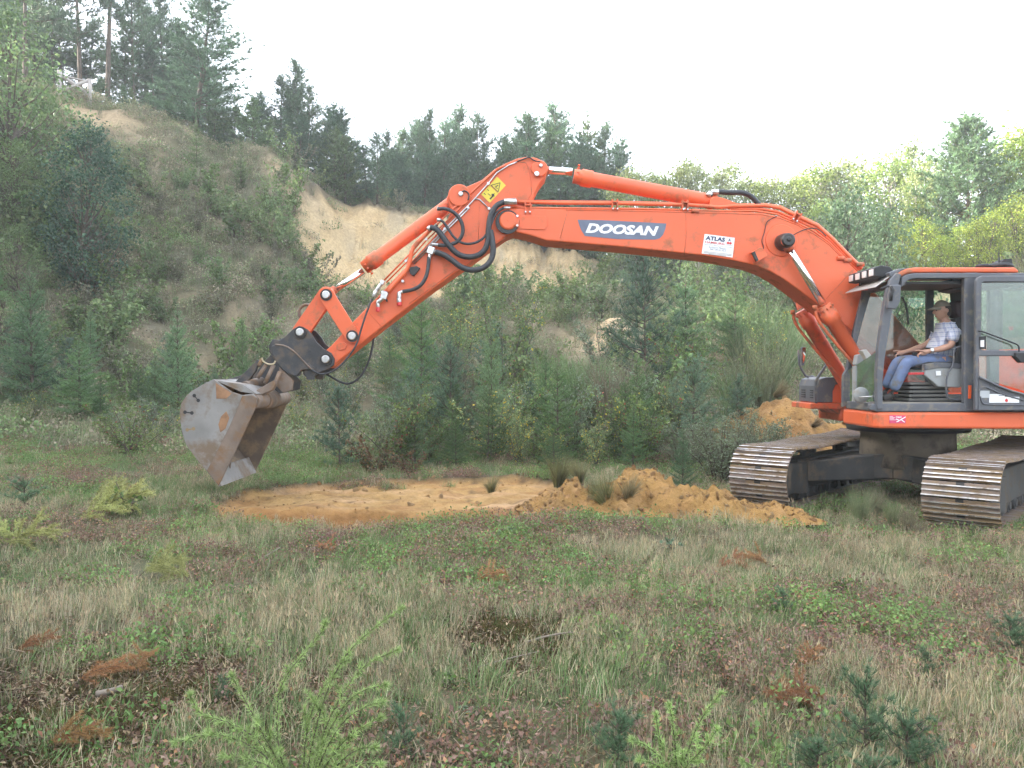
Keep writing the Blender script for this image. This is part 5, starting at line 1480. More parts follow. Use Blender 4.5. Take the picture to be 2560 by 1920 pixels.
for sg, lab in ((1, 'near track'), (-1, 'far track, beyond the car body')):
    mb = MB()
    c0 = sg * GAUGE
    hexa([(1.35, c0 - .17, .08), (1.35, c0 + .17, .08), (-1.45, c0 + .17, .08), (-1.45, c0 - .17, .08)], [(1.25, c0 - .14, .50), (1.25, c0 + .14, .50), (-1.3, c0 + .14, .50), (-1.3, c0 - .14, .50)])
    for ss_ in (-.24, .24):                              # idler guards at the front and final drive cover
        hexa([(2.02, c0 + ss_ - .03, .10), (2.02, c0 + ss_ + .03, .10), (1.2, c0 + ss_ + .03, .04), (1.2, c0 + ss_ - .03, .04)], [(1.98, c0 + ss_ - .03, .50), (1.98, c0 + ss_ + .03, .50), (1.2, c0 + ss_ + .03, .47), (1.2, c0 + ss_ - .03, .47)])
    track = part(mb, 'track', [M_frame], bevel=.015, label=lab)
    mb = MB().cyl(TW(LH, c0 - .11, zc_i), TW(LH, c0 + .11, zc_i), RT - .07, n=28).cyl(TW(LH, c0 - .26, zc_i), TW(LH, c0 + .26, zc_i), .12, n=16)
    part(mb, 'idler_wheel', [M_frame], track)
    mb = MB().cyl(TW(-LH, c0 - .06, zc_s), TW(-LH, c0 + .06, zc_s), RT - .07, n=21).cyl(TW(-LH, c0 - .25, zc_s), TW(-LH, c0 + .25, zc_s), .24, n=20)
    part(mb, 'drive_sprocket', [M_frame], track)
    for k in range(8):
        s = 1.25 - k * 2.5 / 7
        mb = MB().cyl(TW(s, c0 - .16, .03), TW(s, c0 + .16, .03), .085, n=14).cyl(TW(s, c0 - .18, .03), TW(s, c0 + .18, .03), .055, n=10)
        part(mb, 'track_roller', [M_frame], track)
    for s in (.65, -.6):
        mb = MB().cyl(TW(s, c0 - .14, .60), TW(s, c0 + .14, .60), .05, n=12).box(TW(s, c0, .53), (.12, .12, .14))
        part(mb, 'carrier_roller', [M_frame], track)
    path, tot = track_path(NS)
    for s, z, side_, a in path:
        if side_ == -1: tang = bdir; nrm = Vector((0, 0, -1))
        elif side_ == 1: tang = -bdir; nrm = Vector((0, 0, 1))
        else:
            # around the wheels: a runs from the bottom upwards at the rear, from the top downwards at the front
            if a < math.pi: nrm = (bdir * math.sin(a) + Vector((0, 0, -math.cos(a)))).normalized()
            else:
                q = a - math.pi; nrm = (-bdir * math.sin(q) + Vector((0, 0, math.cos(q)))).normalized()
            tang = None
        xax = cdir.copy()
        yax = nrm.cross(xax).normalized()
        Mx = Matrix((xax, yax, nrm)).transposed().to_4x4()
        Mx.translation = TW(s, c0, z) - XL
        o = bpy.data.objects.new('track_shoe', shoe_me)
        link(o, track)
        o.matrix_local = Mx

# ---- cab
cab_y0, cab_y1 = 10.35, 11.36
mb = MB()
near_post = Z(z4, (985, 365), (1040, 300), (1085, 318), (1052, 430), (1008, 600), (968, 850), (930, 1100), (912, 1300), (912, 1560), (860, 1562), (855, 1250), (870, 1000), (905, 750), (948, 480))
mb.prism(near_post, cab_y0, cab_y0 + .09)
far_post = [(2159, 726), (2180, 726), (2158, 800), (2137, 880), (2128, 928), (2125, 1012), (2107, 1018), (2108, 938), (2116, 925), (2136, 820)]
mb.prism(far_post, cab_y1 - .07, cab_y1)
# side rails, posts and sill of the near side
mb.prism(Z(z4, (1085, 345), (1130, 318), (1200, 303), (2560, 303), (2560, 352), (1625, 352), (1215, 354), (1150, 368), (1112, 400), (1080, 440)), cab_y0 + .005, cab_y0 + .08)
mb.prism(Z(z4, (1662, 300), (1800, 300), (1800, 1580), (1662, 1580)), cab_y0 + .012, cab_y0 + .09)
mb.prism(Z(z4, (790, 1562), (800, 1512), (905, 1512), (1100, 1508), (2560, 1500), (2560, 1582), (860, 1582)), cab_y0 + .02, cab_y0 + .12)
mb.box2((6.52, cab_y0, 1.22), (6.64, cab_y0 + .09, 2.93))
# far side rails and posts
zt, zf = 2.93, 1.22
mb.box2((4.9, cab_y1 - .07, 2.86), (6.64, cab_y1, zt)).box2((6.5, cab_y1 - .08, zf), (6.64, cab_y1, zt)).box2((5.66, cab_y1 - .06, zf), (5.76, cab_y1, 2.9))
mb.box2((4.575, cab_y1 - .06, zf), (6.64, cab_y1, 1.42))
# cross members
mb.box2((4.86, cab_y0 + .05, 2.80), (4.94, cab_y1 - .03, 2.90)).box2((4.56, cab_y0 + .06, 1.225), (4.63, cab_y1 - .03, 1.33)).box2((6.56, cab_y0 + .05, 2.84), (6.64, cab_y1 - .03, 2.93)).box2((6.56, cab_y0 + .05, zf), (6.64, cab_y1 - .05, 1.42))
cab = part(mb, 'cab', [M_grey], bevel=.012)
mb = MB().box2((4.58, cab_y0 + .10, 1.22), (6.6, cab_y1 - .05, 1.335))
part(mb, 'cab_floor', [mat('dusty_floor', (.26, .23, .19), .85, var=.3, vscale=5)], cab)
roof = Z(z4, (1045, 318), (1062, 300), (1090, 280), (1140, 262), (1210, 252), (2130, 252), (2160, 275), (2172, 300), (1200, 300), (1130, 312), (1085, 338))
mb = MB().prism(roof, cab_y0 + .03, cab_y1 - .02)
part(mb, 'roof', [M_or], cab, .03)
mb = MB().prism(Z(z4, (965, 300), (1060, 265), (1150, 256), (1090, 280), (1045, 318), (985, 350)), cab_y0 + .05, cab_y1 - .05)
part(mb, 'roof_front', [M_grey], cab, .012)
mb = MB().box2((4.95, cab_y0 + .1, 2.83), (6.5, cab_y1 - .08, 2.86))
part(mb, 'headliner', [M_black], cab)
# visor and work lights
v0, v1, v2, v3 = Vector((4.573, 11.36, 2.80)), Vector((4.573, 10.42, 2.785)), Vector((4.75, 10.42, 2.915)), Vector((4.78, 11.36, 2.92))
up = Vector((0, 0, .008))
mb = MB().add([v0, v1, v2, v3, v0 + up, v1 + up, v2 + up, v3 + up], [(0, 1, 2, 3), (7, 6, 5, 4), (0, 4, 5, 1), (1, 5, 6, 2), (2, 6, 7, 3), (3, 7, 4, 0)])
part(mb, 'sun_visor', [M_light], cab)
mb = MB()
pr = [(4.60, 2.935), (4.60, 3.045), (4.68, 3.075), (4.80, 3.055), (4.84, 3.0), (4.80, 2.95), (4.70, 2.925)]
mb.prism_w(pr, 10.50, 11.33)
for yy in (10.62, 11.2): mb.box2((4.70, yy, 2.88), (4.74, yy + .04, 2.94))
lb = part(mb, 'light_bar', [M_black], cab, .012)
for k in range(4):
    yy = 10.60 + k * .21
    mb = MB().box((4.596, yy, 2.99), (.016, .125, .085))
    part(mb, 'work_light', [M_lens], lb, .012)
# glass
def pane(name, quad, parent, th=.006):
    q = [Vector(a) for a in quad]
    n_ = (q[1] - q[0]).cross(q[3] - q[0]).normalized() * th
    return part(MB().add(q + [a + n_ for a in q], [(0, 1, 2, 3), (7, 6, 5, 4), (0, 4, 5, 1), (1, 5, 6, 2), (2, 6, 7, 3), (3, 7, 4, 0)]), name, [M_glass], parent)
pane('windscreen', [P(*z4(890, 1480), cab_y0 + .05), P(*z4(905, 1000), cab_y0 + .05), (P(2115, 930, cab_y1 - .03)), P(2114, 1010, cab_y1 - .03)], cab)
pane('side_window', [(4.78, cab_y1 - .03, 2.84), (5.66, cab_y1 - .03, 2.86), (5.66, cab_y1 - .03, 1.44), (4.62, cab_y1 - .03, 1.44)], cab)
pane('side_window', [(5.77, cab_y1 - .03, 2.86), (6.49, cab_y1 - .03, 2.86), (6.49, cab_y1 - .03, 1.44), (5.77, cab_y1 - .03, 1.44)], cab)
pane('rear_window', [(6.6, cab_y0 + .1, 2.84), (6.6, cab_y1 - .1, 2.84), (6.6, cab_y1 - .1, 2.02), (6.6, cab_y0 + .1, 2.02)], cab)
# door folded back against the cab side
YD = 10.22
mb = MB()
mb.prism(Z(z4, (1772, 375), (1790, 345), (1830, 328), (2500, 328), (2500, 388), (1850, 386), (1822, 400), (1818, 1000), (1830, 1015), (2500, 1015), (2500, 1075), (2200, 1070), (1800, 1070), (1790, 1570), (1762, 1570)), YD, YD + .055)
mb.prism(Z(z4, (1795, 1265), (1830, 1275), (1960, 1340), (2212, 1415), (2500, 1480), (2500, 1572), (1790, 1572)), YD, YD + .055)
door = part(mb, 'cab_door', [M_grey], cab, .012)
mb = MB().tube([P(*z4(a, b), YD - .008) for a, b in ((1800, 1400), (1812, 1370), (1850, 1352), (1900, 1372), (2000, 1418), (2212, 1478))], .008, 6, 0, 1)
mb.tube([P(*z4(a, b), YD - .008) for a, b in ((1812, 1440), (1820, 1490), (1850, 1520), (2300, 1522))], .008, 6, 0, 1)
part(mb, 'panel_bead', [M_grey], door)
mb = MB().tube([P(*z4(a, b), YD - .03) for a, b in ((1800, 1262), (1880, 1300), (1980, 1348), (2100, 1392), (2260, 1435))], .014, 8)
part(mb, 'trim_strip', [M_grey], door)
pane('door_glass', [P(*z4(1820, 395), YD + .02), P(*z4(2480, 390), YD + .02), P(*z4(2480, 1012), YD + .02), P(*z4(1820, 1012), YD + .02)], door)
pane('door_glass', [P(*z4(1800, 1072), YD + .02), P(*z4(2480, 1072), YD + .02), P(*z4(2480, 1470), YD + .02), P(*z4(1800, 1268), YD + .02)], door)
mb = MB().tube([P(*z4(a, b), YD - .05) for a, b in ((1790, 838), (1830, 842), (1960, 892), (2090, 940), (2150, 962), (2168, 985), (2165, 1030))], .010, 8, 0, 1)
part(mb, 'grab_handle', [M_black], door)
mb = MB().prism(Z(z4, (1805, 890), (1862, 885), (1862, 1005), (1808, 1005)), YD - .012, YD + .05)
mb.prism(Z(z4, (1812, 925), (1845, 922), (1845, 985), (1812, 985)), YD - .016, YD - .012, 1)
part(mb, 'door_latch', [M_black, M_lens], door)
mb = MB().prism(Z(z4, (2130, 1040), (2300, 1040), (2300, 1130), (2190, 1130), (2140, 1080)), YD - .03, YD + .06)
part(mb, 'latch_housing', [M_black], door, .008)
zk = _z(2430, 940, 16.59)
mb = MB().prism(Z(zk, (335, 605), (730, 610), (730, 905), (345, 905)), YD - .004, YD - .0005, 0)
part(mb, 'sticker', [mat('silver_sticker', (.42, .44, .46), .4, var=.03)], door)
mb = MB().prism(Z(zk, (725, 750), (1330, 755), (1365, 860), (1970, 865), (1955, 1108), (715, 1108)), YD - .004, YD - .0005, 0)
mb.prism(Z(zk, (1110, 785), (1320, 785), (1320, 815), (1110, 815)), YD - .007, YD - .0045, 1)
lettering(mb, 'KOHN & CO', zk(1640, 925), 290 / 16.59, 38 / 16.59, 0, YD - .007, 1, bold=.02)
q = P(*zk(1435, 1015), YD - .007)
mb.lathe(q, (0, 1, 0), [(0, .019), (.002, .019)], 16, 2)
mb.prism(Z(zk, (1400, 970), (1425, 930), (1465, 975)), YD - .007, YD - .0045, 2)
part(mb, 'inspection_sticker', [M_white, M_logo, M_redp], door)
mb = MB().prism(Z(z4, (1702, 1340), (1730, 1340), (1726, 1462), (1700, 1462)), cab_y0 + .002, cab_y0 + .014)
part(mb, 'reflector', [M_refl], cab, .003)
# mirror on the near front post
mb = MB().prism(Z(z4, (985, 415), (1082, 410), (1076, 560), (1055, 610), (1030, 638), (955, 632), (965, 520)), 10.20, 10.26)
mm = part(mb, 'cab_mirror', [M_grey], cab, .014)
mb = MB().tube([P(*z4(a, b), 10.24) for a, b in ((985, 440), (960, 425), (915, 440), (890, 450))], .012, 8).tube([P(*z4(a, b), 10.19) for a, b in ((985, 425), (1005, 460), (990, 500), (985, 560))], .02, 8)
part(mb, 'mirror_arm', [M_black], mm)
# roof beacon base and aerial
mb = MB().lathe(P(*z4(1990, 252), 10.85), (0, 0, 1), [(0, .16), (.03, .15), (.05, .12)], 20).prism(Z(z4, (1990, 215), (2030, 175), (2100, 172), (2108, 225), (2090, 240), (1990, 240)), 10.75, 10.95)
mb.cyl(P(*z4(1985, 240), 10.8), P(*z4(1982, 160), 10.8), .012, n=8).cyl(P(*z4(1982, 165), 10.8), P(*z4(1980, 105), 10.8), .006, n=6)
mb.lathe(P(*z4(1830, 250), 10.85), (0, 0, 1), [(0, .09), (.03, .08), (.04, .04)], 16)
part(mb, 'roof_beacon', [M_black], cab)
# interior: seat, console, bellows, levers, dashboard
mb = MB().prism(Z(zp, (1080, 490), (1200, 480), (1260, 800), (1240, 1080), (1060, 1100), (1120, 900), (1075, 600)), 10.68, 11.08)
mb.prism(Z(zp, (560, 1085), (720, 1050), (1180, 1070), (1180, 1160), (560, 1150)), 10.65, 11.10)
seat = part(mb, 'seat', [M_black], cab, .03)
mb = MB().prism(Z(zp, (1090, 290), (1130, 265), (1190, 270), (1195, 480), (1120, 488), (1095, 430)), 10.76, 11.0)
part(mb, 'headrest', [mat('dark_plum_fabric', (.05, .03, .035), .9)], seat, .03)
mb = MB()
for k in range(5):
    b = 1330 + k * 52
    mb.prism(Z(zp, (500 - k * 4, b), (1010, b - 6), (1010, b + 24), (495 - k * 4, b + 28)), 10.62 - .0, 11.1, 0)
    mb.prism(Z(zp, (520, b + 24), (990, b + 24), (990, b + 50), (520, b + 50)), 10.66, 11.06, 1)
mb.prism(Z(zp, (470, 1560), (1180, 1560), (1180, 1610), (470, 1610)), 10.62, 11.1, 1)
part(mb, 'seat_bellows', [mat('dusty_bellows', (.13, .125, .115), .8, var=.3), M_black], seat, .006)
mb = MB().prism(Z(zp, (690, 1100), (760, 1085), (860, 1070), (1200, 1090), (1200, 1150), (1190, 1370), (1130, 1395), (860, 1385), (800, 1330), (690, 1240)), 10.52, 10.62)
cons = part(mb, 'armrest_console', [M_pgrey], cab, .012)
mb = MB().prism(Z(zp, (690, 1095), (860, 1066), (1205, 1085), (1205, 1148), (860, 1140), (690, 1170)), 10.51, 10.60)
part(mb, 'console_top', [M_grey], cons, .006)
mb = MB().prism(Z(zp, (828, 1180), (890, 1178), (895, 1235), (832, 1240)), 10.505, 10.5085)
part(mb, 'sticker', [M_white], cons)
mb = MB().tube([P(*zp(a, b), 10.47) for a, b in ((1195, 852), (1080, 875), (1060, 910), (1056, 1110), (965, 1225), (962, 1500), (1000, 1545), (1190, 1555))], .011, 8, 0, 1)
part(mb, 'grab_rail', [M_grey], cab)
mb = MB().prism(Z(zp, (490, 1200), (720, 1195), (805, 1170), (830, 1175), (815, 1215), (700, 1228), (490, 1230)), 10.55, 10.60)
part(mb, 'safety_lever', [M_red], cab, .006)
mb = MB().prism(Z(z4, (665, 1140), (680, 1060), (715, 1050), (785, 1105), (815, 1140), (820, 1160), (670, 1155)), 11.02, 11.15)
dash = part(mb, 'dashboard', [M_pgrey], cab, .01)
mb = MB().prism(Z(z4, (660, 1160), (810, 1160), (815, 1290), (790, 1480), (655, 1490)), 11.03, 11.14)
mb.prism(Z(z4, (695, 1195), (727, 1195), (725, 1260), (697, 1262)), 11.015, 11.029, 1)
for k in range(3): mb.prism(Z(z4, (699, 1275 + k * 18), (729, 1273 + k * 18), (729, 1280 + k * 18), (699, 1282 + k * 18)), 11.015, 11.029, 1)
part(mb, 'front_console', [M_pgrey, M_black], dash, .008)
mb = MB().prism(Z(z4, (715, 1020), (762, 1008), (822, 1080), (790, 1125), (770, 1110)), 10.80, 10.92)
part(mb, 'monitor', [M_light], dash, .008)
wc = P(*z4(715, 1430), 10.62)
mb = MB().lathe(wc, (0, 1, 0), [(0, .03), (.004, .10), (.02, .105), (.03, .05)], 22)
part(mb, 'wiper_motor', [M_pgrey], cab)
mb = MB().cyl(P(*z4(690, 1450), 10.55), P(*z4(840, 1440), 10.45), .009, n=8)
part(mb, 'wiper_arm', [M_zinc], cab)
for (a, b), (c_, d), yy in (((335, 955), (300, 960), 11.02), ((560, 955), (530, 960), 10.72)):
    mb = MB().tube([P(*zp(a + 40, b + 130), yy), P(*zp(a + 20, b + 50), yy), P(*zp(a, b), yy), P(*zp(c_, d), yy)], [.018, .016, .026, .022], 10)
    part(mb, 'joystick', [M_black], cab)
mb = MB().prism(Z(z4, (1365, 420), (1545, 430), (1555, 452), (1400, 462), (1375, 450)), 11.18, 11.21)
part(mb, 'interior_mirror', [M_black], cab, .006)
mb = MB().prism(Z(z4, (1550, 360), (1655, 360), (1655, 470), (1560, 455)), 10.9, 11.28).prism(Z(z4, (1615, 360), (1660, 360), (1660, 1000), (1640, 560)), 11.0, 11.28)
part(mb, 'rear_trim', [M_black], cab)
mb = MB().tube([P(*z4(a, b), 11.4) for a, b in ((1085, 520), (1120, 590), (1140, 680), (1145, 780))], .016, 8, 0, 1)
part(mb, 'cable', [M_rub], cab)
mb = MB().prism(Z(z4, (1340, 760), (1375, 762), (1368, 800), (1340, 800)), 12.3, 12.33, Yref=11.4)
part(mb, 'lamp', [M_redp])
# ------------------------------------------------------------------ the driver
def skin(name, nodes, edges, root, mats, parent, origin, sub=2):
    """a continuous limb-and-trunk surface grown on a skeleton; nodes: name -> (position, rx, ry)"""
    keys = list(nodes)
    me = bpy.data.meshes.new(name)
    me.from_pydata([tuple(Vector(nodes[k][0]) - Vector(origin)) for k in keys], [(keys.index(a), keys.index(b)) for a, b in edges], [])
    o = bpy.data.objects.new(name, me); COL.objects.link(o)
    o.modifiers.new('skin', 'SKIN')
    if not me.skin_vertices: return o
    for k, sv in zip(keys, me.skin_vertices[0].data):
        sv.radius = (nodes[k][1], nodes[k][2]); sv.use_root = (k == root)
    o.modifiers['skin'].use_smooth_shade = True
    s = o.modifiers.new('sub', 'SUBSURF'); s.levels = sub; s.render_levels = sub
    bpy.context.view_layer.update()
    m2 = bpy.data.meshes.new_from_object(o.evaluated_get(bpy.context.evaluated_depsgraph_get()))
    bpy.data.objects.remove(o)
    m2.materials.clear()
    for m in mats: m2.materials.append(m)
    m2.polygons.foreach_set('material_index', np.zeros(len(m2.polygons), np.int32))
    m2.polygons.foreach_set('use_smooth', np.ones(len(m2.polygons), bool))
    o2 = bpy.data.objects.new(name, m2)
    link(o2, parent)
    return o2

M_skin = mat('skin', (.52, .29, .205), .5, var=.10, vscale=12)
M_jean = mat('washed_jeans', (.135, .185, .32), .85, var=.22, vscale=7, dirt=(.17, .15, .12), dirt_amt=.35, dscale=5, bump=.2, bscale=60)
M_boot = mat('dark_shoe', (.03, .026, .024), .7, var=.2)
M_cap = mat('khaki_cap', (.25, .215, .165), .9, var=.1, vscale=20)
M_hair = mat('short_dark_hair', (.05, .035, .025), .8, var=.3, vscale=40)
M_eye = mat('eye_dark', (.03, .02, .015), .3)
def plaid():
    m, n, l, b = new_mat('plaid_shirt')
    b.inputs['Roughness'].default_value = .85
    tc = n.new('ShaderNodeTexCoord')
    prev = None
    base = (.62, .65, .76, 1)
    for axis, sc, col, f in (('X', 5.6, (.20, .26, .50, 1), .5), ('Z', 5.6, (.20, .26, .50, 1), .5), ('X', 11.2, (.75, .76, .82, 1), .4), ('Z', 11.2, (.78, .78, .84, 1), .4)):
        w = n.new('ShaderNodeTexWave'); w.wave_type = 'BANDS'; w.bands_direction = axis
        w.inputs['Scale'].default_value = sc; w.inputs['Distortion'].default_value = .6; w.inputs['Detail Scale'].default_value = 2
        l.new(tc.outputs['Object'], w.inputs['Vector'])
        mr = n.new('ShaderNodeMapRange'); mr.inputs['From Min'].default_value = .7; mr.inputs['From Max'].default_value = .9; mr.inputs['To Max'].default_value = f
        l.new(w.outputs['Fac'], mr.inputs['Value'])
        mx = n.new('ShaderNodeMix'); mx.data_type = 'RGBA'
        l.new(mr.outputs[0], mx.inputs[0]); mx.inputs[7].default_value = col
        if prev is None: mx.inputs[6].default_value = base
        else: l.new(prev, mx.inputs[6])
        prev = mx.outputs[2]
    l.new(prev, b.inputs['Base Color'])
    return m
M_shirt = plaid()

PL = P(*zp(900, 1100), 10.87)
PE = empty('person', PL)
tag(PE, 'driver in a khaki cap, plaid shirt and jeans, seated holding the joysticks', 'person')
def Q(a, b, y): return P(*zp(a, b), y)
# body: one continuous surface of skin
N = {
 'pelvis': (Q(985, 1040, 10.87), .085, .11), 'belly': (Q(970, 900, 10.87), .09, .11), 'chest': (Q(985, 730, 10.87), .10, .13), 'neck0': (Q(970, 590, 10.87), .075, .08), 'neck': (Q(945, 520, 10.87), .058, .060), 'jaw': (Q(915, 460, 10.87), .055, .055),
 'shN': (Q(1060, 650, 10.69), .058, .058), 'elN': (Q(1030, 850, 10.63), .046, .046), 'faN': (Q(900, 890, 10.64), .045, .042), 'wrN': (Q(760, 918, 10.68), .029, .033), 'haN': (Q(690, 935, 10.70), .026, .042), 'knN': (Q(640, 950, 10.70), .022, .040),
 'shF': (Q(950, 650, 11.05), .058, .058), 'elF': (Q(690, 850, 11.11), .045, .045), 'faF': (Q(580, 885, 11.09), .042, .040), 'wrF': (Q(450, 925, 11.05), .028, .032), 'haF': (Q(395, 940, 11.03), .025, .040), 'knF': (Q(352, 955, 11.02), .021, .038),
 'hiN': (Q(900, 1065, 10.77), .07, .07), 'keN': (Q(450, 1050, 10.72), .066, .066), 'caN': (Q(370, 1230, 10.73), .055, .055), 'anN': (Q(260, 1430, 10.75), .040, .040),
 'hiF': (Q(880, 1060, 10.97), .07, .07), 'keF': (Q(335, 1045, 10.98), .066, .066), 'caF': (Q(265, 1200, 10.98), .055, .055), 'anF': (Q(185, 1400, 10.98), .040, .040)}
E = [('pelvis', 'belly'), ('belly', 'chest'), ('chest', 'neck0'), ('neck0', 'neck'), ('neck', 'jaw'), ('neck0', 'shN'), ('shN', 'elN'), ('elN', 'faN'), ('faN', 'wrN'), ('wrN', 'haN'), ('haN', 'knN'),
     ('neck0', 'shF'), ('shF', 'elF'), ('elF', 'faF'), ('faF', 'wrF'), ('wrF', 'haF'), ('haF', 'knF'),
     ('pelvis', 'hiN'), ('hiN', 'keN'), ('keN', 'caN'), ('caN', 'anN'), ('pelvis', 'hiF'), ('hiF', 'keF'), ('keF', 'caF'), ('caF', 'anF')]
# fingers: four curled chains and a thumb, rooted in the palm
for tag_, (hx, hy), y0, sg in (('N', (640, 950), 10.70, 1), ('F', (352, 955), 11.02, -1)):
    for i, (dy, ln) in enumerate(((-.030, 1.0), (-.010, 1.1), (.010, 1.05), (.030, .85))):
        b = 'kn' + tag_
        p0 = Q(hx - 18, hy + 4, y0 + dy); p1 = Q(hx - 18 - 30 * ln, hy + 22, y0 + dy); p2 = Q(hx - 16 - 22 * ln, hy + 58, y0 + dy)
        for k, (p, r) in enumerate(((p0, .011), (p1, .010), (p2, .008))):
            N['f%s%d%d' % (tag_, i, k)] = (p, r, r)
        E += [(b, 'f%s%d0' % (tag_, i)), ('f%s%d0' % (tag_, i), 'f%s%d1' % (tag_, i)), ('f%s%d1' % (tag_, i), 'f%s%d2' % (tag_, i))]
    N['t%s0' % tag_] = (Q(hx + 20, hy - 30, y0 - .03 * sg), .013, .013); N['t%s1' % tag_] = (Q(hx - 40, hy - 38, y0 - .03 * sg), .010, .010); N['t%s2' % tag_] = (Q(hx - 80, hy - 30, y0 - .02 * sg), .008, .008)
    E += [('ha' + tag_, 't%s0' % tag_), ('t%s0' % tag_, 't%s1' % tag_), ('t%s1' % tag_, 't%s2' % tag_)]
body = skin('body', N, E, 'pelvis', [M_skin], PE, PL, 1)
# head with face
hd = Q(912, 400, 10.87)
u_ = np.linspace(0, math.pi, 25); v_ = np.linspace(0, 2 * math.pi, 33)[:-1]
vs, fs = [], []
for a in u_:
    for b in v_:
        x, y, z = math.sin(a) * math.cos(b), math.sin(a) * math.sin(b), math.cos(a)       # -x is the face
        px_ = x * .108; py_ = y * .080; pz = z * .130
        if x < 0:
            px_ *= 1.0 - .10 * max(0, -z)                                                  # face front flatter
            if z < -.2: px_ = px_ * (1 - .06 * (-z)); 
            ny_ = math.exp(-(y / .22) ** 2)
            px_ -= .032 * ny_ * math.exp(-((z + .10) / .17) ** 2) * (x < -.5)                # nose
            px_ -= .012 * math.exp(-(y / .4) ** 2) * math.exp(-((z + .48) / .10) ** 2) * (x < -.4)   # lips
            px_ += .014 * math.exp(-((abs(y) - .36) / .16) ** 2) * math.exp(-((z - .10) / .12) ** 2)  # eye sockets
            px_ -= .016 * math.exp(-(y / .5) ** 2) * math.exp(-((z + .80) / .16) ** 2)        # chin
            px_ -= .006 * math.exp(-(y / .6) ** 2) * math.exp(-((z - .30) / .10) ** 2)        # brow
        else:
            pz = pz * (1 - .12 * max(0, -z))
        if z < 0: py_ *= 1 - .25 * (-z)
        vs.append((px_, py_, pz))
nb_ = len(v_)
for i in range(len(u_) - 1):
    for k in range(nb_): fs.append((i * nb_ + k, (i + 1) * nb_ + k, (i + 1) * nb_ + (k + 1) % nb_, i * nb_ + (k + 1) % nb_))
Rh = Euler((0, R(-6), 0)).to_matrix()
mb = MB().add([hd + Rh @ Vector(q) for q in vs], fs, 0, True)
for sg in (-1, 1):
    mb.lathe(hd + Rh @ Vector((.012, sg * .074, -.002)), Rh @ Vector((0.25, sg, 0)), [(0, .024), (.010, .030), (.016, .026), (.013, .012)], 12, 0)
    e_ = hd + Rh @ Vector((-.093, sg * .029, .012))
    mb.lathe(e_, (-1, 0, 0), [(-.004, .010), (.003, .007)], 8, 1)
    mb.tube([hd + Rh @ Vector((-.098, sg * .014, .030)), hd + Rh @ Vector((-.099, sg * .030, .034)), hd + Rh @ Vector((-.088, sg * .046, .029))], .0045, 5, 2)
mb.tube([hd + Rh @ Vector((-.090, -.024, -.066)), hd + Rh @ Vector((-.1075, 0, -.064)), hd + Rh @ Vector((-.090, .024, -.066))], .0035, 5, 3, 1)
head = mb.build('head', [M_skin, M_eye, M_hair, mat('lips', (.30, .12, .09), .5)], PE, PL)
mb = MB()
hv = [(q[0] * 1.025 + .003, q[1] * 1.03, q[2] * 1.02) for q in vs]
hf = [f for f in fs if all(hv[i][0] > -.012 + .06 * max(0, -.0 - hv[i][2] / .125) and hv[i][2] > -.075 for i in f)]
mb.add([hd + Rh @ Vector(q) for q in hv], hf, 0, True)
mb.build('hair', [M_hair], PE, PL)
# cap: dome, band and brim
mb = MB()
cv = [(q[0] * 1.11, q[1] * 1.13, max(.050 + q[0] * -.06, q[2] * 1.09)) for q in vs]
cf = [f for f in fs if all(vs[i][2] > .035 for i in f)]
mb.add([hd + Rh @ Vector(q) for q in cv], cf, 0, True)
br_v, br_f = [], []
for i, t in enumerate(np.linspace(-1, 1, 11)):
    ang = t * 1.15
    x0, y0 = -.112 * math.cos(ang) , .084 * math.sin(ang)
    ext = .085 * math.cos(t * 1.35)
    for k, (dx, dz) in enumerate(((0, 0), (-ext * .5, -.008), (-ext, -.024))):
        br_v.append((x0 + dx, y0 * (1 + .02 * k), .060 + dz - .02 * t * t)); 
    for k, (dx, dz) in enumerate(((0, -.006), (-ext * .5, -.014), (-ext, -.028))):
        br_v.append((x0 + dx, y0 * (1 + .02 * k), .060 + dz - .02 * t * t))
for i in range(10):
    for k in range(2):
        a = i * 6 + k; br_f += [(a, a + 1, a + 7, a + 6), (a + 3, a + 9, a + 10, a + 4)]
    br_f.append((i * 6 + 2, i * 6 + 5, i * 6 + 11, i * 6 + 8))
mb.add([hd + Rh @ Vector(q) for q in br_v], br_f, 0, True)
mb.lathe(hd + Rh @ Vector((0, 0, .125 * 1.07 - .002)), Rh @ Vector((0, 0, 1)), [(0, .008), (.006, .005)], 8)
mb.build('cap', [M_cap], PE, PL)
# shirt, jeans, shoes: shells over the body
S = {'hem': (Q(985, 1030, 10.87), .135, .175), 'belly': (Q(960, 900, 10.87), .138, .178), 'chest': (Q(985, 730, 10.87), .150, .20), 'yoke': (Q(985, 620, 10.87), .115, .17), 'collar': (Q(952, 552, 10.87), .078, .085),
     'shN': (Q(1062, 645, 10.69), .094, .094), 'miN': (Q(1050, 730, 10.66), .082, .082), 'slN': (Q(1035, 812, 10.63), .076, .076), 'shF': (Q(950, 645, 11.05), .09, .09), 'miF': (Q(840, 740, 11.09), .08, .08), 'slF': (Q(750, 805, 11.10), .075, .075)}
skin('shirt', S, [('hem', 'belly'), ('belly', 'chest'), ('chest', 'yoke'), ('yoke', 'collar'), ('yoke', 'shN'), ('shN', 'miN'), ('miN', 'slN'), ('yoke', 'shF'), ('shF', 'miF'), ('miF', 'slF')], 'chest', [M_shirt], PE, PL)
mb = MB()
for sg in (-1, 1):
    c0 = Q(905, 555, 10.87 + sg * .05); c1 = Q(870, 600, 10.87 + sg * .05); c2 = Q(990, 520, 10.87 + sg * .075)
    mb.add([c0, c1, c2 + Vector((0, 0, -.03)), c2], [(0, 1, 2, 3), (3, 2, 1, 0)])
mb.build('shirt_collar', [M_shirt], PE, PL)
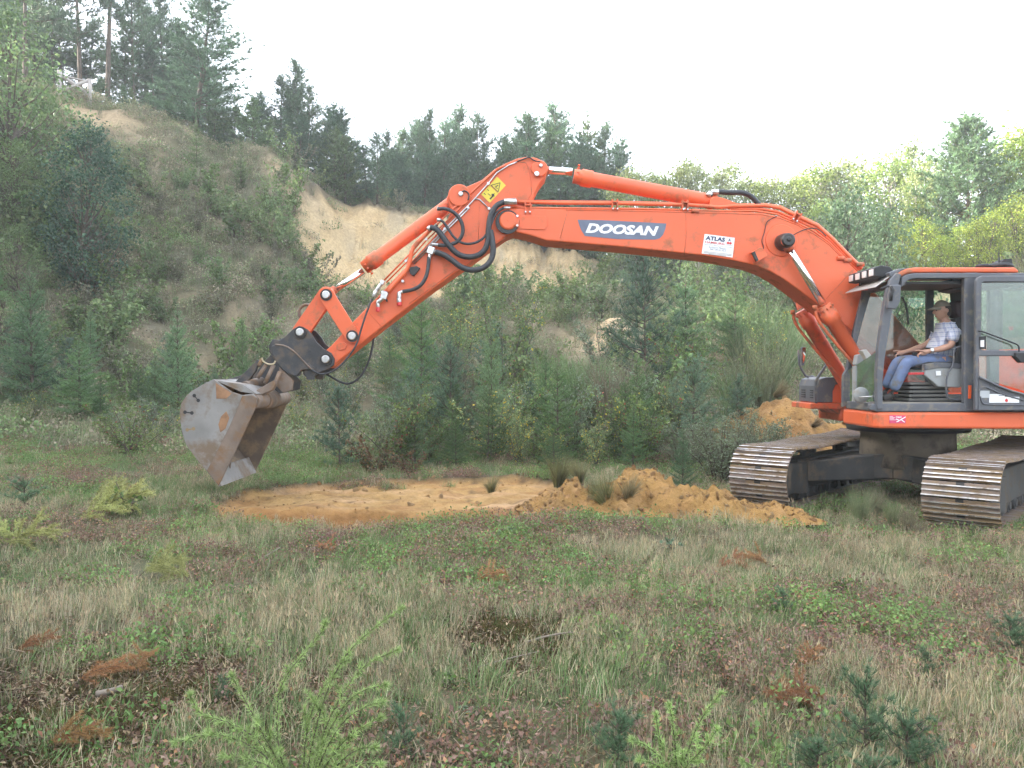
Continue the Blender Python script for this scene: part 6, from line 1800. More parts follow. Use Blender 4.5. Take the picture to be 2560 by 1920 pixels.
J = {'waist': (Q(985, 1010, 10.87), .125, .165), 'seat': (Q(965, 1055, 10.87), .135, .185), 'hiN': (Q(860, 1068, 10.77), .112, .112), 'miN': (Q(640, 1060, 10.74), .092, .092), 'keN': (Q(450, 1060, 10.72), .084, .082), 'caN': (Q(375, 1220, 10.73), .078, .076), 'heN': (Q(262, 1440, 10.75), .082, .074),
     'hiF': (Q(850, 1060, 10.97), .105, .105), 'miF': (Q(560, 1050, 10.98), .09, .09), 'keF': (Q(335, 1050, 10.98), .084, .082), 'caF': (Q(265, 1200, 10.98), .078, .076), 'heF': (Q(180, 1410, 10.98), .080, .072)}
skin('jeans', J, [('waist', 'seat'), ('seat', 'hiN'), ('hiN', 'miN'), ('miN', 'keN'), ('keN', 'caN'), ('caN', 'heN'), ('seat', 'hiF'), ('hiF', 'miF'), ('miF', 'keF'), ('keF', 'caF'), ('caF', 'heF')], 'seat', [M_jean], PE, PL)
for sg, (ax, ay), y in ((1, (270, 1450), 10.75), (-1, (195, 1425), 10.98)):
    B = {'heel': (Q(ax + 20, ay + 30, y), .045, .042), 'ankle': (Q(ax, ay - 20, y), .046, .046), 'ball': (Q(ax - 95, ay + 75, y), .040, .048), 'toe': (Q(ax - 140, ay + 85, y), .028, .040)}
    skin('shoe', B, [('ankle', 'heel'), ('heel', 'ball'), ('ball', 'toe')], 'heel', [M_boot], PE, PL)
w0 = Q(765, 917, 10.68)
mb = MB().lathe(w0 + Vector((.012, 0, -.002)), Vector((-1, 0, .12)), [(-.012, .034), (-.012, .038), (.012, .038), (.012, .034)], 16, 0).lathe(w0 + Vector((0, -.030, .012)), (0, -1, .3), [(0, .024), (.008, .024), (.011, .018)], 16, 1)
mb.build('wristwatch', [M_zinc, M_white], PE, PL)
# ------------------------------------------------------------------ small plants that can be told apart, felled sprays, sticks, fence
def spray_mesh(seed, L=.6, nseg=9, curl=.25, twigs=10, tl=.35, col=(.13, .20, .045), tip=(.20, .28, .07), nl=.022, nw=.0028, gap=.012, per=6, spread=.8, flat=.35, stem_m=None, updir=0.0):
    """one branch with side twigs, needles or thin leaves along it; grows along +x"""
    rg = np.random.default_rng(seed)
    mb = MB(); pts, dirs = [], []
    def main(s): return np.array([L * s, L * .06 * math.sin(3 * s + seed), L * (curl * s * (1 - s) * 2 + updir * s)])
    mb.tube([main(s) for s in np.linspace(0, 1, nseg)], [.006 * L / .6 + .001, .0014], 5, cap=False)
    def along(a, b, c, ln):
        for s in np.arange(0, 1.0001, gap / max(ln, gap)):
            p = (1 - s) ** 2 * a + 2 * s * (1 - s) * b + s * s * c
            d = unit(2 * (1 - s) * (b - a) + 2 * s * (c - b) + 1e-6)
            pts.append(p); dirs.append(d)
    along(main(.15), main(.55) + np.array([0, 0, .03 * L]), main(1), L * .85)
    for k in range(twigs):
        s = .12 + .8 * (k + rg.uniform(-.3, .3)) / twigs
        sg = 1 if k % 2 else -1
        ln = L * tl * (1.05 - .75 * s) * rg.uniform(.7, 1.2)
        a = main(s); d = unit(np.array([.75, sg * .8, rg.normal(0, flat)]))
        b = a + d * ln * .5 + np.array([0, 0, .05 * ln]); c = a + d * ln + np.array([ln * .15, 0, -.05 * ln])
        mb.tube([a, b, c], [.0025 * L / .6 + .0006, .0008], 3, cap=False)
        along(a, b, c, ln)
    V, Fc, C = needles(rg, np.array(pts), np.array(dirs), per, nl, nw, spread, col, .22, tip)
    return [('stem', mb.mesh('spray_stem', [stem_m or M_bark])), ('needles', arr_mesh('spray_needles', V, Fc, C, [M_needle]))]

def lay(parts, name, p, label, cat, group=None, rz=0.0, s=1.0, pitch=0.0, roll=0.0, dz=0.0):
    x, y = p
    o = empty(name, (x, y, hz(x, y) + dz))
    o.rotation_euler = (roll, -pitch, rz); o.scale = (s, s, s)
    tag(o, label, cat, group)
    for nm, me in parts: link(bpy.data.objects.new(nm, me), o)
    return o
def gp(px, py):
    """ground point under a photo pixel (flat field)"""
    Y = F * CH / (py - HY)
    for _ in range(3):
        Y = F * (CH - hz((px - CX) / F * Y, Y)) / (py - HY)
    return ((px - CX) / F * Y, Y)

# big foreground larch: arching branches rooted just below the lower edge
rgl = np.random.default_rng(300)
def larch_from_paths(name, label, base, paths, seed, nl=.030, nw=.0046, per=12, gap=.012, twig=True):
    rg = np.random.default_rng(seed)
    mb = MB(); pts, dirs = [], []
    for path in paths:
        q = np.array([list(P(a, b, y)) for a, b, y in path])
        # resample
        for _ in range(3):
            q = np.concatenate([[q[0]]] + [[.75 * a + .25 * b, .25 * a + .75 * b] for a, b in zip(q[:-1], q[1:])] + [[q[-1]]])
        mb.tube(list(q), [.0045, .0012], 5, cap=False)
        seg = np.linalg.norm(np.diff(q, axis=0), axis=1); cum = np.concatenate([[0], np.cumsum(seg)])
        for d_ in np.arange(.08 * cum[-1], cum[-1], gap):
            i = min(np.searchsorted(cum, d_) - 1, len(seg) - 1); i = max(i, 0)
            t = (d_ - cum[i]) / max(seg[i], 1e-6)
            p = q[i] * (1 - t) + q[i + 1] * t; d = unit(q[i + 1] - q[i])
            pts.append(p); dirs.append(d)
            if twig and rg.uniform() < .09:
                u = unit(np.cross(d, rg.normal(0, 1, 3)) * .8 + d * .7 + np.array([0, 0, .3]))
                ln = rg.uniform(.05, .16) * (1.1 - d_ / cum[-1])
                mb.tube([p, p + u * ln], [.002, .0008], 3, cap=False)
                for e in np.arange(.01, ln, gap): pts.append(p + u * e); dirs.append(u)
        for _ in range(5): pts.append(q[-1]); dirs.append(unit(q[-1] - q[-3]))
    V, Fc, C = needles(rg, np.array(pts), np.array(dirs), per, nl, nw, .85, (.155, .225, .078), .5, (.215, .28, .12))
    b = Vector((base[0], base[1], hz(*base)))
    o = empty(name, b)
    tag(o, label, 'sapling')
    ms = mb.mesh('larch_stem', [M_bark], b)
    link(bpy.data.objects.new('stem', ms), o)
    link(bpy.data.objects.new('needles', arr_mesh('larch_needles', V - np.array(b)[None], Fc, C, [M_needle])), o)
    return o
larch_from_paths('larch_sapling', 'bright green larch sapling with arching branches at the lower edge left of the middle', gp(790, 1990), [
    [(760, 1985, 3.35), (790, 1800, 3.35), (850, 1650, 3.4), (920, 1580, 3.45), (1002, 1522, 3.5)],
    [(770, 1980, 3.35), (800, 1850, 3.3), (850, 1740, 3.3), (910, 1660, 3.35), (992, 1626, 3.4)],
    [(775, 1985, 3.35), (800, 1880, 3.25), (840, 1790, 3.25), (890, 1730, 3.25), (962, 1712, 3.3)],
    [(780, 1990, 3.35), (800, 1900, 3.2), (850, 1810, 3.2), (900, 1770, 3.2), (955, 1755, 3.25)],
    [(780, 1990, 3.35), (820, 1900, 3.2), (880, 1830, 3.15), (950, 1795, 3.2)],
    [(790, 1990, 3.35), (850, 1900, 3.15), (900, 1870, 3.15), (935, 1868, 3.15)],
    [(740, 1985, 3.35), (700, 1900, 3.3), (690, 1800, 3.3), (700, 1700, 3.3), (800, 1590, 3.4), (812, 1560, 3.4)],
    [(740, 1985, 3.35), (680, 1900, 3.25), (640, 1840, 3.2), (560, 1800, 3.2), (500, 1790, 3.2), (476, 1740, 3.2)],
    [(740, 1985, 3.35), (670, 1890, 3.2), (600, 1850, 3.2), (530, 1830, 3.2), (440, 1855, 3.2)],
    [(750, 1985, 3.35), (680, 1880, 3.3), (630, 1780, 3.3), (595, 1720, 3.3), (580, 1690, 3.3)],
    [(750, 1985, 3.35), (700, 1930, 3.1), (640, 1900, 3.1), (560, 1890, 3.1)],
    [(760, 1985, 3.35), (760, 1850, 3.4), (790, 1740, 3.45), (870, 1640, 3.5)],
    [(800, 1990, 3.35), (830, 1940, 3.1), (900, 1905, 3.1), (950, 1910, 3.1)],
], 301)
larch_from_paths('larch_sapling', 'light green larch sapling at the lower edge right of the middle', gp(1690, 1960), [
    [(1690, 1950, 3.4), (1720, 1880, 3.4), (1740, 1820, 3.4), (1770, 1770, 3.4), (1802, 1735, 3.4)],
    [(1690, 1950, 3.4), (1690, 1880, 3.4), (1680, 1800, 3.4), (1675, 1765, 3.4)],
    [(1690, 1950, 3.4), (1650, 1890, 3.35), (1610, 1860, 3.3), (1582, 1850, 3.3)],
    [(1690, 1950, 3.4), (1730, 1900, 3.35), (1770, 1860, 3.3), (1792, 1825, 3.3)],
    [(1690, 1950, 3.4), (1640, 1910, 3.3), (1600, 1900, 3.3)],
    [(1690, 1950, 3.4), (1650, 1860, 3.45), (1640, 1790, 3.45)],
], 302)
larch_from_paths('larch_sapling', 'tiny green larch at the lower edge beside the small pines', gp(1930, 1960), [
    [(1930, 1950, 3.4), (1935, 1900, 3.4), (1945, 1870, 3.4)], [(1930, 1950, 3.4), (1890, 1920, 3.4), (1860, 1905, 3.4)]], 303)
# small bluish pines in the foreground
NEARPINE = [pine_mesh(311 + k, .6, crown0=.12, spread=.42, col=(.062, .105, .058), step=.085, nb=(4, 5), per=26, L=.075, W=.0042, tuft_gap=.05, tip=(.085, .135, .08)) for k in range(2)]
for a, b, t, w, lab in ((2160, 1905, 1690, .8, 'taller of the dark pine seedlings in the lower right'), (2045, 1965, 1835, 1.2, 'low pine seedling left of the taller dark one at the lower edge'), (2265, 1950, 1790, 1.15, 'bushy pine seedling right of the taller dark one at the lower edge'),
                     (2175, 1990, 1880, 1.3, 'pine seedling cut by the lower edge below the taller dark one'), (2525, 1640, 1535, 1.2, 'dark pine seedling near the right edge in the grass'), (1545, 1940, 1770, .9, 'soft pine seedling left of the light green larch'),
                     (1010, 1900, 1770, .8, 'pine seedling right of the arching larch'), (1960, 1540, 1470, 1.0, 'faint pine seedling in the grass right of the middle'), (60, 1275, 1200, 1.5, 'bluish pine seedling at the left edge of the flat'), (560, 1760, 1690, .8, 'grey pine seedling behind the arching larch'), (2320, 1700, 1620, 1, 'pine seedling in the dry grass above the dark group')):
    x, y = gp(a, b)
    plant(NEARPINE[a % 2], 'pine_seedling', x, y, (b - t) / F * y, lab, 'seedling', w=w, rz=a * .7)
# leafy seedlings
SEEDL = [shrub_mesh(321 + k, .3, .9, 5, n_, sz, cl, M_bark, .6, clump=.15) for k, (n_, sz, cl) in enumerate([(70, .045, ((4, (.075, .125, .035)), (1, (.11, .16, .05)))), (60, .06, ((3, (.085, .13, .075)), (2, (.11, .15, .10)), (.6, (.42, .32, .05)))), (110, .03, ((3, (.06, .10, .03)), (2, (.09, .13, .04))))])]
for a, b, t, k, lab in ((425, 1810, 1755, 0, 'bright leafy seedling on the dark moss at the lower left'), (1140, 1720, 1655, 0, 'leafy seedling with broad leaves below the mossy mound'), (1195, 1625, 1585, 0, 'fresh green seedling on the mossy mound'), (1680, 1385, 1320, 1, 'grey green birch seedling with a few yellow leaves below the sand heap'),
                     (1260, 1350, 1300, 1, 'birch seedling in front of the right end of the scraped patch'), (855, 1450, 1415, 1, 'seedling with one yellow leaf left of the middle'), (290, 1400, 1355, 2, 'green bilberry tuft on the left flat'), (20, 1800, 1760, 0, 'leafy seedling at the left edge near the bottom'),
                     (2330, 1470, 1430, 2, 'green bramble tuft in the grass at the right'), (2110, 1480, 1420, 2, 'dark green bramble patch in the right grass'), (325, 1300, 1200, 0, 'slender aspen sprout beside the yellow green sprays'), (1180, 1790, 1735, 1, 'pale seedling below the moss mound'), (730, 1590, 1540, 2, 'small leafy tuft left of the larch tips'), (1450, 1320, 1285, 2, 'green tuft below the middle of the sand')):
    x, y = gp(a, b)
    plant(SEEDL[k], 'leafy_seedling', x, y, max(.08, (b - t) / F * y), lab, 'seedling', w=1.4)
# felled sprays: yellow green, and dead rusty ones
YSPRAY = [spray_mesh(331 + k, .8, 9, .35, 18, .65, (.20, .20, .075), (.27, .26, .11), .07, .010, .02, 8, flat=.6) for k in range(2)]
DSPRAY = [spray_mesh(341 + k, .5, 8, .30, 16, .6, (.20, .095, .042), (.27, .15, .075), .045, .0055, .013, 8, flat=.6) for k in range(3)]
for i, (a, b, s, rz, pt, lab) in enumerate(((190, 1310, 1.0, .5, .3, 'yellow green felled spray lying lowest in the pile on the left flat'), (250, 1295, 1.2, .2, .45, 'yellow green felled spray propped in the middle of the pile on the left flat'), (330, 1290, 1.0, 2.6, .4, 'yellow green felled spray at the right end of the pile on the left flat'),
                                       (220, 1275, 1.1, .9, .5, 'yellow green felled spray at the back of the pile on the left flat'), (10, 1380, 1.0, .3, .3, 'yellow green felled spray at the left edge of the field'), (60, 1370, .8, 2.9, .3, 'second yellow green spray beside the one at the left edge'), (350, 1450, .75, .4, .3, 'fading yellow green spray below the leafy sprout'), (470, 1470, .7, 2.7, .35, 'fading spray turning brown right of the leafy sprout'))):
    lay(YSPRAY[i % 2], 'felled_spray', gp(a, b), lab, 'branch', 'yellow green felled sprays', rz, s * .62, pt * .8, dz=.04)
for i, (a, b, s, rz, pt, lab) in enumerate(((1185, 1475, .9, .6, .7, 'rusty dead pine spray standing up in the middle of the field'), (1290, 1475, .8, 2.8, .3, 'rusty dead spray lying beside the upright one'), (190, 1720, .95, .2, .45, 'rusty dead spray on the dark moss at the lower left'), (350, 1700, .7, 1.9, .6, 'rusty twig end standing on the lower left moss'), (110, 1885, .9, .3, .3, 'rusty dead spray at the bottom left corner'),
                                       (30, 1650, .8, .5, .6, 'orange brown dead spray at the left edge'), (1780, 1440, 1.1, .2, .3, 'rusty dead spray in the grass below the sand heap'), (1930, 1430, 1.1, 2.5, .35, 'rusty dead spray right of the one below the sand heap'), (2000, 1690, .7, .9, .6, 'small red brown dead spray in the right grass'), (1930, 1780, .9, .4, .4, 'pale rusty spray left of the dark pine seedlings'), (2060, 1800, .9, 2.6, .4, 'pale rusty spray behind the dark pine seedlings'),
                                       (290, 1235, 1.0, .3, .4, 'rusty spray behind the yellow green pile'), (1370, 1330, .8, .5, .4, 'rusty spray in front of the sand heap'), (830, 1395, .9, 2.2, .3, 'brown spray in the field below the bucket'))):
    lay(DSPRAY[i % 3], 'dead_spray', gp(a, b), lab, 'branch', 'dead rusty sprays', rz, s * .62, pt * .45, dz=.03)
# sticks and logs
M_stick = mat('weathered_stick', (.20, .165, .13), .9, var=.3, vscale=15)
def stick(name, pts, r, label, m=M_stick, cat='stick'):
    w = []
    for a, b, up in pts:
        x, y = gp(a, b); w.append(Vector((x, y, hz(x, y) + up)))
    mb = MB().tube(w, r, 6, 0, 1)
    o = mb.build(name, [m]); tag(o, label, cat); return o
stick('dead_stick', [(1312, 1622, .04), (1380, 1612, .06), (1440, 1608, .07), (1500, 1612, .04)], [.008, .004], 'grey stick pointing into the brown leaves right of the moss mound')
stick('dead_stick', [(1195, 1690, .05), (1260, 1675, .06), (1350, 1658, .07)], [.005, .003], 'thin pale stick below the moss mound')
stick('dead_stick', [(620, 1430, .05), (660, 1415, .08), (700, 1402, .12)], [.008, .004], 'stick in the grass below the bucket')
stick('dead_stick', [(85, 1072, .05), (150, 1074, .04)], [.03, .02], 'pale stick lying on the flat near the logs')
stick('dead_stick', [(240, 1755, .04), (290, 1748, .05), (305, 1740, .05)], [.02, .012], 'short grey stick on the lower left moss')
stick('dead_stick', [(1850, 1400, .05), (1920, 1430, .08)], [.008, .004], 'dark twig among the rusty sprays')
stick('dead_stick', [(1275, 1450, .1), (1200, 1455, .02)], [.006, .004], 'reddish twig beside the rusty upright spray')
stick('log', [(-60, 1062, .16), (0, 1058, .16), (66, 1054, .14)], [.17, .13], 'upper grey log at the left edge of the flat', M_bark, 'log')
stick('log', [(-70, 1085, .10), (40, 1084, .10)], [.13, .10], 'lower log at the left edge of the flat', M_bark, 'log')
# fence with a cross brace on the crest
M_wood = mat('weathered_wood', (.40, .36, .33), .85, var=.2, vscale=8)
def fpost(px, base, top, Y): return P(px, base, Y), P(px, top, Y)
f0b, f0t = fpost(149, 232, 176, 40.6); f1b, f1t = fpost(224, 242, 198, 41.2)
fr = empty('fence', (f0b + f1b) / 2)
tag(fr, 'short weathered wooden fence with a cross brace on top of the bank', 'fence')
o_ = fr.location
for b_, t_ in ((f0b, f0t), (f1b, f1t)):
    d = Vector((0, 0, .5))
    MB().cyl(b_ - d, t_, .11, n=8).build('post', [M_wood], fr, o_)
for a, b in ((f0b.lerp(f0t, .05), f1b.lerp(f1t, .95)), (f0b.lerp(f0t, .85), f1b.lerp(f1t, .08))):
    MB().tube([a, b], .085, 6).build('brace', [M_wood], fr, o_)
MB().tube([f0b.lerp(f0t, .8), f1b.lerp(f1t, .85)], .04, 6).build('rail', [M_wood], fr, o_)
# tall weeds round the machine
for i, (a, Y, H) in enumerate(((2150, 9.9, .55), (2190, 10.4, .45), (2090, 10.3, .4), (2230, 9.7, .4), (2270, 9.5, .35), (2050, 10.6, .35), (2120, 9.3, .3), (2300, 8.9, .28), (2420, 8.7, .3), (2200, 9.1, .28))):
    x = (a - CX) / F * Y
    plant([BROOM[1], BROOM[2], SEEDL[2]][i % 3], 'tall_weed', x, Y, H, ('tall', 'thin', 'short')[i % 3] + ' weed in front of the car body between the two tracks', 'weed', 'weeds between the tracks', w=.9)
# root ball and sods on the heaps
SOD = [broom_mesh(361 + k, .5, 1.1, 240, cl, False) for k, cl in enumerate([(.12, .115, .055), (.16, .125, .075)])]
for a, Y, H, k, lab, up in ((1520, 10.05, .42, 0, 'grassy sod slid down the front of the near sand heap', .16), (1570, 10.0, .34, 1, 'withered sod on the near sand heap', .20), (1490, 10.2, .30, 0, 'grass clump left of the sod on the near sand heap', .2), (1450, 12.6, .4, 0, 'grass clump at the right rim of the scraped patch', 0), (1395, 12.9, .55, 0, 'long grass at the back rim of the scraped patch', 0), (1230, 12.2, .3, 0, 'small grass tuft left standing in the scraped patch', 0)):
    x = (a - CX) / F * Y
    plant(SOD[k], 'grass_sod', x, Y, H, lab, 'sod', sink=-up, lean=(.5 if up else .1, .15))
for a, b, Y, H, lab in ((1935, 985, 15.3, .38, 'dark root clump on the left of the far sand heap'), (2020, 990, 15.2, .32, 'root clump in the middle of the far sand heap'), (2030, 1060, 14.9, .25, 'root clump low on the far sand heap')):
    q = P(a, b, Y)
    o = plant(SOD[1], 'root_clump', q.x, q.y, H, lab, 'roots', sink=0, lean=(.9, .4)); o.location.z = q.z - .05
ROOT = broom_mesh(371, .9, 1.3, 70, (.36, .31, .27), False)
q = P(1655, 870, 22)
plant(ROOT, 'root_stump', q.x, q.y, .9, 'pale upturned roots hanging from the sandy knoll', 'roots', lean=(2.2, .2), sink=-1.0)

# ------------------------------------------------------------------ ground cover nobody could count: geometry-node scatters
def gn_scatter(name, label, V, rot, scl, vid, variants):
    col = bpy.data.collections.new(name + '_source')
    for i, me in enumerate(variants):
        col.objects.link(bpy.data.objects.new('%s_tuft_%02d' % (name, i), me))
    me = bpy.data.meshes.new(name)
    me.vertices.add(len(V)); me.vertices.foreach_set('co', np.asarray(V, np.float32).ravel())
    for nm, ty, dat in (('rot', 'FLOAT_VECTOR', rot), ('scl', 'FLOAT_VECTOR', scl)):
        at = me.attributes.new(nm, ty, 'POINT'); at.data.foreach_set('vector', np.asarray(dat, np.float32).ravel())
    at = me.attributes.new('vid', 'INT', 'POINT'); at.data.foreach_set('value', np.asarray(vid, np.int32))
    o = bpy.data.objects.new(name, me); link(o)
    ng = bpy.data.node_groups.new(name, 'GeometryNodeTree')
    ng.interface.new_socket('Geometry', in_out='INPUT', socket_type='NodeSocketGeometry')
    ng.interface.new_socket('Geometry', in_out='OUTPUT', socket_type='NodeSocketGeometry')
    n, l = ng.nodes, ng.links
    gi, go = n.new('NodeGroupInput'), n.new('NodeGroupOutput')
    ci = n.new('GeometryNodeCollectionInfo'); ci.inputs['Collection'].default_value = col
    ci.inputs['Separate Children'].default_value = True; ci.inputs['Reset Children'].default_value = True
    ip = n.new('GeometryNodeInstanceOnPoints'); ip.inputs['Pick Instance'].default_value = True
    def na(nm, ty):
        q = n.new('GeometryNodeInputNamedAttribute'); q.data_type = ty; q.inputs['Name'].default_value = nm
        return q.outputs['Attribute']
    e2r = n.new('FunctionNodeEulerToRotation')
    l.new(na('rot', 'FLOAT_VECTOR'), e2r.inputs[0])
    l.new(gi.outputs[0], ip.inputs['Points']); l.new(ci.outputs[0], ip.inputs['Instance'])
    l.new(na('vid', 'INT'), ip.inputs['Instance Index']); l.new(e2r.outputs[0], ip.inputs['Rotation']); l.new(na('scl', 'FLOAT_VECTOR'), ip.inputs['Scale'])
    l.new(ip.outputs[0], go.inputs[0])
    md = o.modifiers.new('scatter', 'NODES'); md.node_group = ng
    tag(o, label, None, None, 'stuff')
    return o

def tuft(seed, n, H, rad, w, cols, bend=.35, heads=0.0):
    rg = np.random.default_rng(seed)
    az = rg.uniform(0, 6.283, n); r = rad * rg.uniform(0, 1, n) ** .6
    b0 = np.stack([r * np.cos(az * 1.7 + 1), r * np.sin(az * 1.7 + 1), np.full(n, -.02)], 1)
    h = np.stack([np.cos(az), np.sin(az), np.zeros(n)], 1)
    top = H * rg.uniform(.45, 1.1, n); out = top * bend * rg.uniform(.1, 1.3, n)
    sd = np.stack([-np.sin(az + .6), np.cos(az + .6), np.zeros(n)], 1)
    Vs = []
    for s in (0, .5, 1):
        p = b0 + h * (out * s ** 1.8)[:, None] + np.array([0, 0, 1.0]) * (top * (s - .12 * s * s))[:, None]
        ww = w * (1 - .7 * s) * rg.uniform(.7, 1.3, (n, 1))
        Vs.append(np.stack([p - sd * ww, p + sd * ww], 1))
    V = np.stack(Vs, 1).reshape(-1, 3)
    b = np.arange(n)[:, None] * 6
    Fc = np.concatenate([b + np.array([[0, 1, 3]]), b + np.array([[0, 3, 2]]), b + np.array([[2, 3, 5]]), b + np.array([[2, 5, 4]])])
    wt = np.array([q[0] for q in cols]); pick = rg.choice(len(cols), n, p=wt / wt.sum())
    C = np.repeat(np.array([q[1] for q in cols])[pick] * rg.uniform(.75, 1.25, (n, 1)), 6, 0)
    parts = [(V, Fc, C)]
    if heads:
        k = rg.choice(n, max(1, int(n * heads)), replace=False)
        tips = V.reshape(n, 6, 3)[k, 4]
        parts.append(needles(rg, np.repeat(tips - np.array([0, 0, .02]), 3, 0), np.tile([0, 0, 1.0], (len(k) * 3, 1)), 1, .05, .006, .25, (.34, .26, .16), .3))
    return arr_mesh('tuft', *join(parts), [M_dry])

STRAW, STRAW2, GREEN, OLIVE, BROWN = (.44, .38, .26), (.35, .295, .19), (.125, .185, .07), (.20, .21, .10), (.15, .095, .065)
GR_DRY = [tuft(401 + k, 24, .20, .09, .0020, ((5, STRAW), (3, STRAW2), (2, OLIVE), (1.5, GREEN)), .35, .35) for k in range(4)]
GR_MIX = [tuft(411 + k, 26, .18, .10, .0024, ((3, GREEN), (3, OLIVE), (2, STRAW2), (1, STRAW)), .5, .1) for k in range(4)]
GR_GRN = [tuft(421 + k, 24, .15, .10, .0028, ((5, GREEN), (2, OLIVE), (1, (.14, .20, .07))), .6) for k in range(3)]
def leafclump(seed, n, R_, H, size, cols, stems=8):
    rg = np.random.default_rng(seed)
    a = rg.uniform(0, 6.283, n); r = R_ * rg.uniform(0, 1, n) ** .55
    Pt = np.stack([r * np.cos(a), r * np.sin(a), H * rg.uniform(.1, 1, n) * (1.1 - .7 * (r / R_) ** 2)], 1)
    parts = [leaves(rg, Pt, size, cols, .62, .9)]
    k = rg.choice(n, min(n, stems * 3), replace=False)
    tip = Pt[k]; base = tip * np.array([.35, .35, 0])
    s = np.array([.002, 0, 0])
    V = np.stack([base - s, base + s, tip], 1).reshape(-1, 3)
    parts.append((V, np.arange(len(k) * 3).reshape(-1, 3), np.tile((.12, .08, .06), (len(k) * 3, 1))))
    return arr_mesh('clump', *join(parts), [M_leaf])
CL_GRN = [leafclump(431 + k, 150, .20, .13, .026, ((4, (.085, .14, .045)), (3, (.12, .18, .06)), (.6, (.15, .06, .04)))) for k in range(3)]
CL_BRN = [leafclump(441 + k, 150, .22, .13, .024, ((4, (.115, .068, .055)), (3, (.16, .105, .085)), (1.4, (.075, .09, .035)), (1, (.22, .12, .07)))) for k in range(3)]
CL_SLOPE = [leafclump(451 + k, 110, .55, .42, .085, cl, 12) for k, cl in enumerate([((4, (.12, .14, .07)), (2, (.16, .17, .10)), (2, (.19, .155, .11))), ((4, (.20, .165, .125)), (2, (.24, .205, .16)), (3, (.13, .145, .08))), ((4, (.09, .135, .055)), (2, (.13, .17, .07))), ((3, (.17, .16, .105)), (2, (.12, .135, .07)), (2, (.16, .125, .095)))])]
TF_SLOPE = [tuft(461 + k, 22, .55, .26, .007, ((3, (.23, .205, .125)), (4, (.13, .165, .075)), (2, (.18, .14, .10))), .5) for k in range(3)]

RS = np.random.default_rng(77)
def field(n, X0, X1, Y0, Y1, wfun, nvar, smin, smax, tilt=.12, persp=True):
    """random points; density follows wfun; kept near the view"""
    t = RS.uniform(0, 1, n)
    y = Y0 + (Y1 - Y0) * t
    x = RS.uniform(0, 1, n) * (X1 - X0) + X0
    if persp:
        half = .72 * y + 1.5
        x = RS.uniform(-1, 1, n) * half
        k = RS.uniform(0, 1, n) < np.clip(half / (.72 * Y1 + 1.5), .12, 1)
        x, y = x[k], y[k]
    w = wfun(x, y)
    k = RS.uniform(0, 1, len(x)) < w
    x, y = x[k], y[k]
    z = height(x, y)
    m = len(x)
    rot = np.stack([RS.normal(0, tilt, m), RS.normal(0, tilt, m), RS.uniform(0, 6.283, m)], 1)
    s = RS.uniform(smin, smax, (m, 1)) * np.ones((1, 3)); s[:, 2] *= RS.uniform(.75, 1.25, m)
    return np.stack([x, y, z], 1), rot, s, RS.integers(0, nvar, m)
HEAPS = [(1.62, 10.4, 1.1, 1.1), (2.35, 10.1, 1.15, 1.0), (3.0, 9.8, 1.0, .75), (.95, 10.6, .8, .7), (4.85, 16.2, 1.5, 1.2), (6.4, 15.9, 1.9, 1.2), (3.9, 16.4, 1.2, .9)]
def free(x, y):
    w = 1 - ss(-.12, .06, pit_sd(x, y) + fbm(x * 3, y * 3, 9, 3) * .16 + np.minimum(0, fbm(x * 2.2, y * 2.2, 19, 3)) * 1.1)
    for hx, hy, rx, ry in HEAPS:
        w = w * ss(.75, 1.1, np.hypot((x - hx) / rx, (y - hy) / ry))
    for sg in (1, -1):                                    # crushed under the tracks
        dx, dy = x - XL.x, y - XL.y
        s = -(dx * bdir.x + dy * bdir.y); c = dx * cdir.x + dy * cdir.y
        w = w * (1 - (np.abs(c - sg * GAUGE) < .42) * (np.abs(s) < 2.15))
    return w
def barefg(x, y): return np.exp(-((x + .15) / .9) ** 2 - ((y - 3.75) / .4) ** 2)
dryw = lambda x, y: free(x, y) * (1 - .97 * mossy(x, y)) * (1 - .85 * barefg(x, y)) * np.clip(.30 + .30 * ss(-1.5, 2.5, x) - .25 * ss(7, 9.2, y) + fbm(x * .7, y * .7, 200) * 1.5, .02, 1)
mixw = lambda x, y: free(x, y) * (1 - .96 * mossy(x, y)) * (1 - .85 * barefg(x, y)) * np.clip(.55 + fbm(x * .9, y * .9, 210) * 1.2 - .2 * ss(7.5, 9.4, y), .08, 1)
grnw = lambda x, y: free(x, y) * (1 - .96 * mossy(x, y)) * (1 - .85 * barefg(x, y)) * np.clip(.42 + fbm(x * .8, y * .8, 220) * 1.6 - .12 * ss(0, 3, x), 0, 1)
clgw = lambda x, y: free(x, y) * (1 - .9 * mossy(x, y)) * np.clip(fbm(x * .9, y * .9, 230) * 2.2 + .15 + .25 * ss(7, 9.5, y), 0, 1)
clbw = lambda x, y: free(x, y) * (1 - .8 * mossy(x, y)) * np.clip(fbm(x * .8, y * .8, 240) * 2.4 + .05 + .2 * ss(7, 9.5, y) + .4 * np.exp(-((x - 1.3) / 1.2) ** 2 - ((y - 5.2) / .5) ** 2) + .5 * np.exp(-((x - 4.2) / 1.8) ** 2 - ((y - 9.0) / .8) ** 2) + .35 * np.exp(-((x + 4) / 2) ** 2 - ((y - 11) / 1.5) ** 2), 0, 1)
_clb, _clg = clbw, clgw
dry0, mix0 = dryw, mixw
dryw = lambda x, y: dry0(x, y) * (1 - .85 * _clb(x, y)) * (1 - .7 * _clg(x, y))
mixw = lambda x, y: mix0(x, y) * (1 - .6 * _clb(x, y))
gn_scatter('dry_grass', 'dry straw coloured grass standing over the whole field', *field(42000, 0, 0, 2.6, 14.5, dryw, 4, .5, 1.05), GR_DRY)
